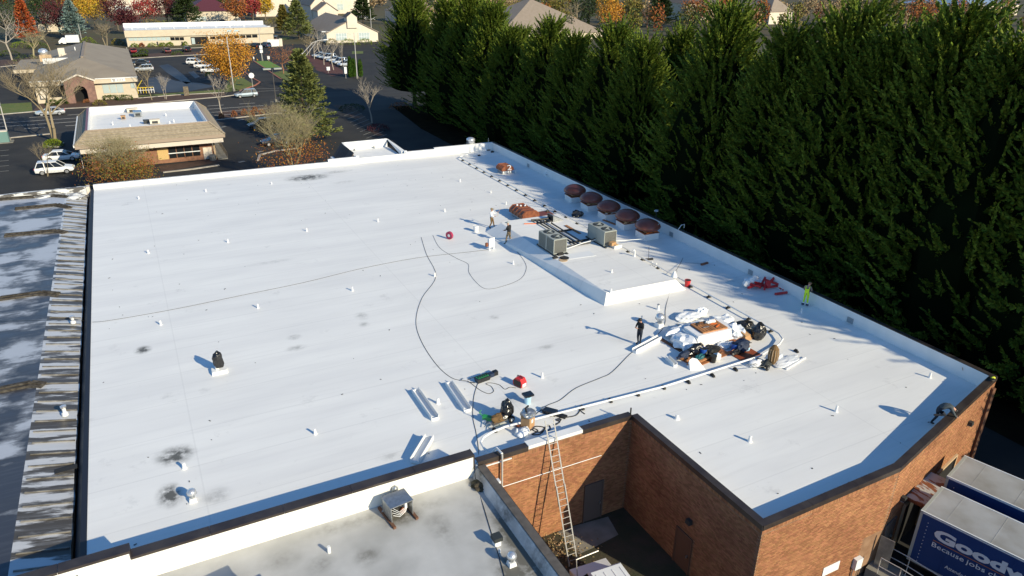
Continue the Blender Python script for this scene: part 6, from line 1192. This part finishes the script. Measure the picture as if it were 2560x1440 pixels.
t = T('utility_box', 'pale green utility cabinet on a pad at the left edge', 'utility box', 6, 356, G); MB().bx(-1.0, 1.0, -.6, .6, .1, 1.7).build('cabinet', MT['patina'], t); MB().bx(-1.0, 1.0, -.6, .6, 1.7, 1.8).build('lid', MT['stucco_pale'], t); MB().bx(-1.5, 1.5, -1, 1, 0, .1).build('pad', MT['concrete'], t)
t = T('white_fence', 'white rendered enclosure wall at the end of the long building', 'enclosure', 690, 116, G); MB().bx(-2.6, 1.2, 0, .3, 0, 2.2).build('panel', MT['white'], t); MB().bx(1.25, 2.2, -.1, .4, 0, 2.4).build('pier', MT['stucco_pale'], t)
a, b_ = W(346, 234, G), W(386, 232, G); t = thing('railing', 'yellow and white railing beside the grey building', 'railing', a)
for k in range(7): q = (b_-a)*(k/6); MB().tube([q, q+Vector((0, 0, 1.2))], .06, 5).build('post', MT['yellow' if k in (0, 2, 3) else 'white'], t)
MB().bar(Vector((0, 0, 1.2)), b_-a+Vector((0, 0, 1.2)), .08, .1).build('rail', MT['yellow'], t); MB().bar(Vector((0, 0, .65)), b_-a+Vector((0, 0, .65)), .08, .1).build('rail', MT['white'], t); MB().bar((0, 0, 1.2), (1.2, 5, 2.0), .1, .12).build('rail', MT['yellow'], t)
p = W(209, 421, G); t = thing('sign_post', 'white topped post beside the white cars', 'post', p); MB().tube([(0, 0, 0), (0, 0, 2.2)], .05, 6).build('post', MT['pole'], t); MB().box((0, 0, 2.25), (.25, .1, .35)).build('plate', MT['white'], t)
# ================================================================ trees
def nrm(a): return a/np.maximum(np.linalg.norm(a, axis=-1, keepdims=True), 1e-9)
def blades(C, D, L_, w, rng, face=None):
    """diamond shaped leaf blades: base C, direction D"""
    n = len(C); R_ = rng.normal(size=(n, 3))
    if face is not None: R_ = R_*.55+face
    S_ = nrm(np.cross(D, R_)); L_ = np.broadcast_to(L_, n)[:, None]; w = np.broadcast_to(w, n)[:, None]
    V = np.stack([C, C+D*L_*.45+S_*w, C+D*L_, C+D*L_*.45-S_*w], 1).reshape(-1, 3); return V
def quads(n): return np.arange(n*4).reshape(-1, 4)
def trunk_mesh(h, r, seed=0, bend=.15):
    rr = random.Random(seed); mb = MB(); pts = [(rr.uniform(-bend, bend)*k, rr.uniform(-bend, bend)*k, h*k/5) for k in range(6)]; pts[0] = (0, 0, -.1); mb.tube(pts, [r*1.25, r, r*.85, r*.65, r*.45, r*.15], 7); return mb
def cypress(seed, H, R, base=.05, N=1000, m=64):
    rng = np.random.default_rng(seed); h = rng.uniform(base, 1, N)**.88; prof = lambda q: np.minimum(1, (1-q)*(1.75 if seed % 2 else 1.45)+.03)**.85*(.85+.15*np.minimum(q/.25, 1))
    az = rng.uniform(0, 2*np.pi, N); lob = 1+.2*np.sin(az*3+seed)*np.sin(h*7+seed*2)+.14*np.sin(az*5+h*11); r = R*prof(h)*lob*rng.uniform(.55, 1.0, N)
    out = np.stack([np.cos(az), np.sin(az), np.zeros(N)], 1); P0 = out*(r*.8)[:, None]; P0[:, 2] = h*H-.6
    el = np.radians(rng.uniform(0, 36, N)+h*28); A = out*np.cos(el)[:, None]; A[:, 2] = np.sin(el); A = nrm(A+rng.normal(0, .13, (N, 3)))
    Lp = rng.uniform(1.5, 3.3, N)*(1-.3*h); t = np.linspace(0, 1, m); Nn = N*m
    up = np.array([0, 0, 1.]); C = P0[:, None]+A[:, None]*(t[None, :, None]*Lp[:, None, None])+up*(t[None, :, None]**2*.22*Lp[:, None, None])
    rad_ = nrm(np.cross(A[:, None], rng.normal(size=(N, m, 3)))); D = nrm(A[:, None]*1.0+up*.25*t[None, :, None]+rad_*(1.05*(1-t*.7))[None, :, None])
    Lb = (.44-.22*t)[None, :]*rng.uniform(.75, 1.2, (N, m)); V = blades(C.reshape(-1, 3), D.reshape(-1, 3), Lb.ravel(), (.055+.03*(1-t))[None].repeat(N, 0).ravel(), rng, (out*.8+np.array([0, 0, .75]))[:, None].repeat(m, 1).reshape(-1, 3))
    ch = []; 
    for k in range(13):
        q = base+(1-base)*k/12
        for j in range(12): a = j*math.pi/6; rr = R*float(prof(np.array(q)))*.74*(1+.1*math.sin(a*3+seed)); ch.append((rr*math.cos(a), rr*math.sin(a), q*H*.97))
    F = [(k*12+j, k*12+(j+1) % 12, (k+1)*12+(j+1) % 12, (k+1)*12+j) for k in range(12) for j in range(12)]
    core = npmesh('shade_core', ch, F, MT['cypress_shade']); return npmesh('crown', V, quads(Nn), MT['cypress']), core  # inner shell stops see-through; its near black stands in for shade between sprays
def conifer(seed, H, R, mat_, base=.08, N=420, m=26, droop=-.1, blade=.5, wid=.11):
    rng = np.random.default_rng(seed); h = rng.uniform(base, .99, N)**.85; az = rng.uniform(0, 2*np.pi, N); Lr = R*(1-h)**.85*rng.uniform(.65, 1.08, N)+.25
    out = np.stack([np.cos(az), np.sin(az), np.zeros(N)], 1); t = np.sqrt(rng.uniform(.05, 1, (N, m)))
    A = out.copy(); A[:, 2] = droop+h*.5; A = nrm(A); side = np.stack([-np.sin(az), np.cos(az), np.zeros(N)], 1)
    off = rng.normal(0, 1, (N, m))*(.16*(1-t)+.05)*Lr[:, None]; C = A[:, None]*(t*Lr[:, None])[..., None]+side[:, None]*off[..., None]; C[..., 2] += (h*H)[:, None]+(t**2)*Lr[:, None]*.12+rng.normal(0, .06, (N, m))
    D = nrm(A[:, None]+side[:, None]*np.sign(off)[..., None]*.7+rng.normal(0, .3, (N, m, 3))+np.array([0, 0, .25])); V = blades(C.reshape(-1, 3), D.reshape(-1, 3), blade*rng.uniform(.7, 1.2, N*m), wid, rng); return npmesh('crown', V, quads(N*m), MT[mat_])
def broadleaf(seed, H, R, cb, n=3200, leafs=.28, mat_='orange_leaf', fill=.75, clumps=60):
    rng = np.random.default_rng(seed); cz = cb+(H-cb)*.52; hz = (H-cb)*.5; d = nrm(rng.normal(size=(clumps, 3))); rr = rng.uniform(.35, 1, clumps)**.6; cc = d*rr[:, None]*np.array([R, R, hz])*.88; cc[:, 2] += cz
    k = rng.integers(0, clumps, n); P = cc[k]+rng.normal(0, 1, (n, 3))*R*.17; D = nrm(rng.normal(size=(n, 3))+np.array([0, 0, -.2])); return npmesh('crown', blades(P, D, leafs*rng.uniform(.7, 1.3, n), leafs*.36, rng), quads(n), MT[mat_]), cc
def bare(seed, H, R, r0, depth=5, up=.55, mat_='twig', kids=3, stems=1, first=.28):
    rr = random.Random(seed); V = []; F = []
    def seg(a, b, ra, rb):
        d = (b-a).normalized(); x = d.cross(Vector((.3, .5, .8))).normalized(); y = d.cross(x); i = len(V)
        for p, r in ((a, ra), (b, rb)):
            for q in range(4): an = q*math.pi/2; V.append(p+x*(r*math.cos(an))+y*(r*math.sin(an)))
        for q in range(4): F.append((i+q, i+(q+1) % 4, i+4+(q+1) % 4, i+4+q))
    def grow(p, d, L_, r, k):
        q = p
        for s in range(2):
            d = (d+Vector((rr.gauss(0, .12), rr.gauss(0, .12), rr.gauss(0, .08)+.06*up))).normalized(); e = q+d*(L_/2); seg(q, e, r*(1-.22*s), r*(1-.22*(s+1))); q = e
            if k > 0 and s == 0 and k < depth: grow(q, side(d), L_*.55, r*.45, k-1)
        if k > 0:
            for c in range(kids): grow(q, side(d) if c else (d+Vector((rr.gauss(0, .2), rr.gauss(0, .2), .1))).normalized(), L_*rr.uniform(.58, .82), r*rr.uniform(.45, .62), k-1)
    def side(d):
        a = rr.uniform(0, 6.28); o = Vector((math.cos(a), math.sin(a), up*rr.uniform(.2, 1.2))); return (d*.55+o*.8*(R/H*2.2)).normalized()
    for s in range(stems): grow(Vector((rr.uniform(-.3, .3)*(stems > 1), rr.uniform(-.3, .3)*(stems > 1), 0)), Vector((rr.uniform(-.25, .25)*(stems > 1), rr.uniform(-.25, .25)*(stems > 1), 1)).normalized(), H*first, r0, depth)
    V_ = np.array([tuple(v) for v in V]); V_[:, 2] *= H/V_[:, 2].max(); ext = np.percentile(np.hypot(V_[:, 0], V_[:, 1]), 98); k = min(1.6, R/ext); w = np.clip(V_[:, 2]/H*3, 0, 1); V_[:, 0] *= 1+(k-1)*w; V_[:, 1] *= 1+(k-1)*w
    return npmesh('branches', V_, F, MT[mat_])
# --- the evergreen row
rr = random.Random(5)
CY = [cypress(s, 20, 5.6) for s in (1, 2, 3, 4, 5)]; TRK = trunk_mesh(12, .35, 1).mesh('trunk', MT['bark_dark'])
ORD = 'first second third fourth fifth sixth seventh eighth ninth tenth eleventh twelfth thirteenth fourteenth fifteenth sixteenth seventeenth eighteenth nineteenth twentieth'.split()
def ever(x, y, topz, k, lab, wide=1.0, lift=0):
    h = topz-G; t = thing('cypress_tree', lab, 'evergreen tree', (x, y, G), k*1.7, 'tall evergreens in the row right of the roof'); s = h/20; t.scale = (s*wide, s*wide, s*(1-lift))
    z = lift*20/(1-lift) if lift else 0; cr, co = CY[k % 5]; link('crown', cr, t, (0, 0, z)); link('shade_core', co, t, (0, 0, z)); link('trunk', TRK, t); t.rotation_euler = (rr.uniform(-.03, .03), rr.uniform(-.05, .02), k*1.7); return t
ever(50.5, 139.5, 16.2, 0, 'leftmost evergreen of the row, its bare trunk showing above the driveway', 1.0, .13)
ys = [127, 118, 109, 99.5, 91, 82.5, 75, 68]
tops = [14.9, 16.0, 15.0, 12.2, 13.8, 12.6, 14.3, 13.4]
for k, (y, tz) in enumerate(zip(ys, tops)): ever(52+rr.uniform(-.8, .8), y, tz, k+1, ORD[k+1]+' evergreen from the left end of the row, left of the dark gap', 1.1)
ys2 = [54.8, 47.3, 42, 37.3, 32.6, 27.5, 21.5, 15, 8, 1]
tops2 = [17.3, 16.0, 18.0, 16.6, 18.2, 16.8, 18.4, 18.3, 17.5, 17]
for k, (y, tz) in enumerate(zip(ys2, tops2)): ever(52+rr.uniform(-.9, .9), y, tz, k+2, ORD[k]+' evergreen right of the dark gap in the row', 1.06)
for k, (x, y, tz) in enumerate(((63, 66, 15.2), (63, 76, 13.5), (60, 112, 11))): ever(x, y, tz, k+3, ('added dark evergreen standing behind the gap in the row', 'added evergreen behind the row just left of the gap', 'added evergreen behind the left part of the row')[k])  # trees added behind the row to block light and darken the gap
def tree(name, lab, px, py, pyt, wpx, kind, mt_, seed, grp='trees beyond the car parks', **kw):
    p = W(px, py, G); h = zat(p, pyt)-G; k_ = mpp(p); R_ = wpx*k_/2; t = thing(name, lab, 'tree', p, 0, grp)
    sc = max(.28, min(1.1, k_*3.0))
    if kind == 'conifer': link('crown', conifer(seed, h, R_, mt_, blade=max(.5, k_*5), wid=max(.1, k_*1.1), **kw), t); trunk_mesh(h*.9, h*.018, seed).build('trunk', MT['bark_dark'], t)
    if kind == 'leafy':
        cb = kw.pop('cb', .25)*h; bm_ = kw.pop('bark', 'bark'); cr, cc = broadleaf(seed, h, R_, cb, mat_=mt_, leafs=max(.26, k_*3.6), **kw); link('crown', cr, t); mb = trunk_mesh(h*.7, h*.022, seed); 
        for c in cc[::3]: mb.tube([(0, 0, cb*.8+(c[2]-cb)*.2), (c[0]*.5, c[1]*.5, cb*.5+c[2]*.45), tuple(c)], [h*.009, h*.006, h*.002], 4, False)
        mb.build('trunk', MT[bm_], t)
    if kind == 'bare':
        lf = kw.pop('leaves', None); lf2 = kw.pop('leaves2', None); link('branches', bare(seed, h, R_, kw.pop('r0', h*.02), mat_=mt_, **kw), t)
        for q, f in enumerate((lf, lf2)):
            if f: cr, cc = broadleaf(seed+q, h*f[2], R_*.95, h*.18, n=f[1], mat_=f[0], leafs=max(.16, k_*2.4), clumps=90); link('leaves', cr, t)
    return t
# near ones
tree('fir_tree', 'large green fir standing between small building and driveway', 768, 350, 126, 178, 'conifer', 'fir', 11, N=330, m=40, base=.03)
tree('bare_tree', 'bare spreading tree with last orange leaves beside the big fir', 735, 452, 235, 200, 'bare', 'twig_olive', 12, depth=6, stems=3, r0=.13, first=.22, leaves=('orange_leaf', 900, .5), leaves2=('rust_leaf', 1500, .45))
tree('shrubby_tree', 'twiggy tree with rusty leaves hiding the front of the small mansard building', 314, 492, 318, 190, 'bare', 'twig_olive', 13, depth=6, stems=5, r0=.10, first=.2, leaves=('olive_leaf', 4600, .68), leaves2=('rust_leaf', 3600, .64))
tree('bare_tree', 'pale bare tree in the strip before the evergreen row', 930, 308, 190, 75, 'bare', 'twig_grey', 14, depth=5, up=1.0, r0=.14)
tree('bare_tree', 'forked bare tree with thick mottled trunks left of the small building', 132, 352, 130, 190, 'bare', 'twig', 15, depth=6, stems=2, r0=.3, up=.8, first=.33)
tree('bare_tree', 'young pale trunked street tree behind the small building', 556, 288, 185, 80, 'bare', 'twig_grey', 16, depth=4, up=.8, r0=.12)
tree('bare_sapling', 'bare sapling in front of the left white SUV', 120, 440, 350, 70, 'bare', 'twig', 17, depth=4, stems=2, r0=.05)
tree('bare_tree', 'slim bare tree beside the yellow railing', 380, 250, 160, 60, 'bare', 'twig', 18, depth=4, r0=.1); tree('bare_tree', 'clump of thin bare stems on the lawn by the wet car park', 415, 248, 180, 50, 'bare', 'twig_grey', 19, depth=4, stems=3, r0=.06, up=1)
tree('maple_tree', 'orange gold tree over the white SUVs', 578, 212, 85, 120, 'leafy', 'gold_leaf', 20, n=7500, cb=.16)
tree('rusty_tree', 'rust coloured twiggy tree on the lawn beyond the entry drive', 709, 184, 110, 95, 'bare', 'twig_rust', 21, depth=5, r0=.14, leaves=('rust_leaf', 500, .95))
for k, (x, y, yt) in enumerate(((786, 148, 100), (810, 162, 100), (834, 175, 95), (860, 188, 95))): tree('bare_tree', ('farthest', 'second', 'third', 'nearest')[k]+' pale trunked bare tree in the red mulch bed', x, y, yt, 42, 'bare', 'twig_grey', 30+k, 'saplings in the red mulch bed', depth=4, up=1.1, r0=.13)
for k, (x, y, yt, w) in enumerate(((877, 194, 141, 9), (886, 193, 146, 7), (902, 193, 149, 8))):
    p = W(x, y, G); h = zat(p, yt)-G; R_ = w*mpp(p)/2; t = thing('columnar_evergreen', ('left', 'middle', 'right')[k]+' narrow columnar evergreen beside the tall lamp post', 'evergreen', p, 0, 'columnar evergreens'); rng = np.random.default_rng(k); n = 1300; q = rng.uniform(.02, 1, n); a = rng.uniform(0, 6.28, n); r_ = R_*np.minimum(1, (1-q)*3)**.6*rng.uniform(.75, 1, n); C = np.stack([r_*np.cos(a), r_*np.sin(a), q*h*.93], 1); D = nrm(np.stack([np.cos(a)*.35, np.sin(a)*.35, np.ones(n)], 1)+rng.normal(0, .2, (n, 3)))
    link('crown', npmesh('crown', blades(C, D, .5, .13, rng), quads(n), MT['thuja']), t); trunk_mesh(h*.5, .12).build('trunk', MT['bark_dark'], t)
# far left background: (name, label, px, base, top, width, kind, colour)
FT = [('bare_tree','big bare grey tree at the left edge behind the lot',30,150,25,120,'bare','twig_grey'),('bare_tree','olive tinted bare tree left of the grey roof vent',85,150,75,90,'bare','twig_olive'),('bare_tree','pale bare tree with upright stems behind the grey roof',126,128,62,60,'bare','twig'),
 ('bare_tree','round bare tan tree right of the grey ridge',265,118,55,75,'bare','twig'),('dark_tree','dark green tree in the top left corner',20,96,-12,110,'leafy','fir_dark'),('dark_tree','dark green tree between orange and maroon trees at top left',118,84,-8,80,'leafy','fir_dark'),
 ('orange_tree','tall narrow orange red tree at top left',74,108,-10,56,'conifer','redorange_leaf'),('maroon_tree','maroon tree left of the blue spruce',152,92,-6,75,'leafy','maroon_leaf'),('spruce_tree','pale blue spruce behind the grey roof',190,97,3,76,'conifer','spruce_blue'),
 ('golden_tree','golden yellow tree right of the blue spruce',240,70,-18,95,'leafy','yellow_leaf'),('golden_tree','orange tinged tree behind the blue spruce top',215,55,-18,70,'leafy','gold_leaf'),('maroon_tree','dark maroon tree left of the red tree',296,78,-14,72,'leafy','maroon_leaf'),('maroon_tree','lower maroon tree at the corner of the long building',322,86,18,60,'leafy','maroon_leaf'),
 ('red_tree','bright red tree above the long cream building',368,64,-8,62,'leafy','red_leaf'),('maroon_tree','maroon tree right of the bright red tree',420,62,-12,66,'leafy','maroon_leaf'),('fir_tree','dark green fir above the long building',470,64,-16,95,'conifer','fir_dark'),('dark_tree','dark green tree behind the maroon roofed house',522,40,-14,90,'leafy','fir_dark'),
 ('rusty_tree','rust brown thin tree right of the maroon roof',592,62,-10,72,'leafy','rust_leaf'),('red_tree','scarlet tree left of the yellow tree',634,54,-8,44,'leafy','red_leaf'),('yellow_tree','yellow tree right of the scarlet tree',664,50,-10,48,'leafy','yellow_leaf'),('bare_tree','bare crooked tree at the end of the long building',676,88,48,70,'bare','twig_grey'),
 ('cypress_like','yellow green pointed evergreen left of the big far fir',712,84,14,42,'conifer','olive_leaf'),('fir_tree','large soft green fir before the gabled houses',748,98,2,92,'conifer','fir'),('bush_tree','yellow green round tree by the white enclosure',662,104,80,32,'leafy','bush_light'),('bare_tree','grey bare tree below the far fir',800,138,70,60,'bare','twig_grey'),('bare_tree','pale bare tree in front of the gabled wing',770,140,80,60,'bare','twig'),
 ('dark_tree','dark spreading cedar left of the first evergreen',908,60,-12,75,'conifer','fir_dark'),('dark_tree','dark tree at top between the two tan halls',812,30,-14,30,'leafy','fir_dark'),
 ('birch_tree','golden birch rising behind the evergreen row',1518,90,-14,70,'leafy','gold_leaf'),('bare_tree','thin bare trees behind the evergreen row at centre',1440,70,0,110,'bare','twig'),('dark_tree','dark green tree behind the row left of the golden birch',1470,60,-10,75,'leafy','fir_dark'),('dark_tree','dark pine behind the row right of the golden birch',1650,70,-12,100,'conifer','fir_dark'),('cedar_tree','blue green cedar beside the tan hipped roof',1325,86,8,90,'conifer','fir'),
 ('pink_tree','reddish tree seen over the evergreens left of the pale wall',1735,70,-6,75,'leafy','rust_leaf'),('bare_tree','grey bare trees over the evergreens at centre right',1850,60,-10,120,'bare','twig_grey'),('rusty_tree','orange brown tree over the evergreens at upper right',2290,90,-6,110,'leafy','rust_leaf'),('bare_tree','bare tan trees at the top right edge',2420,70,0,120,'bare','twig'),('pale_tree','pale autumn tree over the evergreens right of the pale wall',2060,60,-10,140,'leafy','pale_leaf'),
 ('pink_tree','pale pink brown tree at top centre behind the row',1250,50,-10,80,'leafy','pale_leaf'),('dark_tree','dark tree behind the row beside the golden birch',1580,60,-8,70,'leafy','olive_leaf'),('olive_tree','olive tree at top between tan roof and bare trees',1390,46,-12,90,'leafy','olive_leaf'),('red_tree','small red tree between the two leftmost evergreens',1048,58,14,30,'leafy','red_leaf'),('bare_tree','rust bare trees by the tan roof at right of centre',1620,90,10,80,'bare','twig_rust')]
for k, (nm, lab, px, py, pt, w, kind, m) in enumerate(FT):
    kw = dict(depth=4, stems=2 if k % 2 else 1) if kind == 'bare' else (dict(n=1900) if kind == 'leafy' else dict(N=300, m=22))
    tree(nm, lab, px, py, pt, w, kind, m, 100+k, **kw)
# far wood as one mass, past the last separate trees
rng = np.random.default_rng(77)
def wood(nm, m, xs, ys, nl, hmin, hmax, sz):
    P = [W(x, y, G) for x, y in zip(xs, ys)]; X_ = np.array([[p.x, p.y] for p in P]); n = len(P); H_ = rng.uniform(hmin, hmax, n); sp = rng.uniform(.22, .42, n)*H_
    d = nrm(rng.normal(size=(n, nl, 3)))*rng.uniform(.5, 1, (n, nl, 1)); C = np.stack([X_[:, 0, None]+d[..., 0]*sp[:, None], X_[:, 1, None]+d[..., 1]*sp[:, None], G+H_[:, None]*(.55+.45*d[..., 2])], 2).reshape(-1, 3)
    k = np.repeat(np.array([mpp(p) for p in P]), nl); D = nrm(rng.normal(size=C.shape)+np.array([0, 0, .5])); o = link(nm, npmesh(nm, blades(C, D, sz*k, sz*.36*k, rng), quads(len(C)), MT[m])); o['kind'] = 'stuff'
for nm, m, n in (('far_wood', 'fir_dark', 110), ('far_autumn_wood', 'rust_leaf', 70), ('far_pale_wood', 'pale_leaf', 110), ('far_olive_wood', 'olive_leaf', 90)):
    wood(nm, m, np.concatenate([rng.uniform(1000, 2620, n), rng.uniform(-40, 1000, n)]), np.concatenate([rng.uniform(-75, 95, n), rng.uniform(-75, 24, n)]), 260, 7, 15, 5)
# shrubs
def shrub(lab, px, py, w, h, m, n=420, box=False, grp='clipped shrubs'):
    p = W(px, py, G); k_ = mpp(p); R_, H_ = w*k_/2, h*k_*1.05; t = thing('shrub', lab, 'shrub', p, 0, grp); rng = np.random.default_rng(int(px*7+py)); d = nrm(rng.normal(size=(n, 3))); d[:, 2] = np.abs(d[:, 2])
    if box: d = d/np.max(np.abs(d), axis=1, keepdims=True)
    P = d*np.array([R_, R_*(.8 if not box else .6), H_])*rng.uniform(.75, 1, (n, 1)); link('foliage', npmesh('foliage', blades(P, nrm(d+rng.normal(0, .6, (n, 3))), max(.22, k_*2.4), max(.07, k_*.9), rng), quads(n), MT[m]), t); MB().tube([(0, 0, 0), (0, 0, H_*.5)], .05, 5).build('stem', MT['bark_dark'], t)
for k, (x, y) in enumerate(((554, 297), (586, 291), (611, 287), (638, 281), (630, 291), (655, 287))): shrub(('leftmost', 'second', 'third', 'farthest', 'fifth', 'rightmost')[k]+' rust brown ball shrub in the kerb strip behind the small building', x, y, 13, 13, 'bush_rust', 260, grp='ball shrubs in the kerb strip')
shrub('left green box hedge before the shop windows', 276, 249, 28, 10, 'bush_green', 500, True); shrub('right green box hedge before the shop windows', 313, 250, 34, 11, 'bush_green', 500, True); shrub('rounded hedge left of the brick arch', 131, 262, 32, 12, 'bush_green', 500); shrub('low hedge beside the brick arch', 158, 260, 26, 11, 'bush_green', 450); shrub('brown low shrub in front of the brick arch', 218, 256, 18, 7, 'bush_rust', 260); shrub('twiggy yellow shrub right of the brick arch', 250, 264, 34, 14, 'olive_leaf', 300)
shrub('bright green ground shrub island under the forked tree', 134, 366, 46, 17, 'bush_light', 700); shrub('green shrub island by the dark SUV', 632, 308, 26, 9, 'bush_light', 300); shrub('shaded dark hedge by the driveway corner', 880, 275, 70, 14, 'fir_dark', 500); shrub('dark shrub under the pale bare tree', 945, 325, 60, 14, 'maroon_leaf', 400)
shrub('dark ground shrub at the foot of the first evergreen', 1000, 270, 60, 14, 'bush_rust', 300)
shrub('small tuft shrub at the parking bay end under the orange tree', 521, 190, 14, 8, 'bush_green', 160)
for k, (x, y, w, m) in enumerate(((337, 118, 18, 'bush_light'), (355, 117, 12, 'bush_rust'), (381, 117, 22, 'bush_light'), (407, 116, 18, 'bush_light'), (425, 115, 18, 'bush_light'), (464, 114, 12, 'bush_light'), (360, 132, 22, 'bush_green'), (350, 141, 40, 'bush_green'), (445, 137, 30, 'bush_green'))): shrub(ORD[k]+' rounded shrub from the left before the long cream building', x, y, w, 9, m, 200, grp='shrubs before the long building')
for k, (x, y, w) in enumerate(((590, 108, 22), (606, 103, 20), (622, 106, 22), (640, 104, 22), (580, 104, 16))): shrub(ORD[k]+' russet shrub at the right end of the long cream building', x, y, w, 14, 'bush_rust', 240, grp='russet shrubs by the long building')
for k, (x, y, w, m) in enumerate(((25, 140, 50, 'bush_green'), (68, 152, 60, 'bush_green'), (55, 118, 50, 'bush_light'), (95, 120, 50, 'bush_green'), (220, 108, 36, 'bush_light'), (238, 122, 34, 'bush_green'), (295, 112, 30, 'olive_leaf'), (830, 112, 30, 'olive_leaf'), (870, 112, 40, 'bush_light'), (912, 111, 40, 'bush_light'), (690, 60, 50, 'olive_leaf'), (440, 62, 80, 'bush_light'), (380, 64, 60, 'olive_leaf'))): shrub(('dark shrub at far left edge of the lot', 'green shrub row left of the grey roof vents', 'light shrub under the olive bare tree', 'green shrub under the upright bare tree', 'yellow green shrub behind the grey ridge', 'green shrub at the foot of the round bare tree', 'olive shrub at the left end of the long building', 'olive hedge left end before the gabled hall', 'light hedge middle before the gabled hall', 'light hedge right end before the gabled hall', 'olive shrub under the yellow tree', 'light shrub behind the long roof below the fir', 'olive shrub behind the long roof below the red tree')[k], x, y, w, 14, m, 300, grp='background shrubs')
# leaf litter in the courtyard
rng = np.random.default_rng(9); c = W(1385, 1365, G); n = 500; P = np.stack([c.x+rng.normal(0, .8, n), c.y+rng.normal(0, 1.0, n), np.full(n, G+.03)], 1); o = link('leaf_litter', npmesh('leaf_litter', blades(P, nrm(rng.normal(size=(n, 3))*np.array([1, 1, .3])), .14, .04, rng), quads(n), MT['pale_leaf'])); o['kind'] = 'stuff'
print('SCENE BUILT', len(bpy.data.objects))
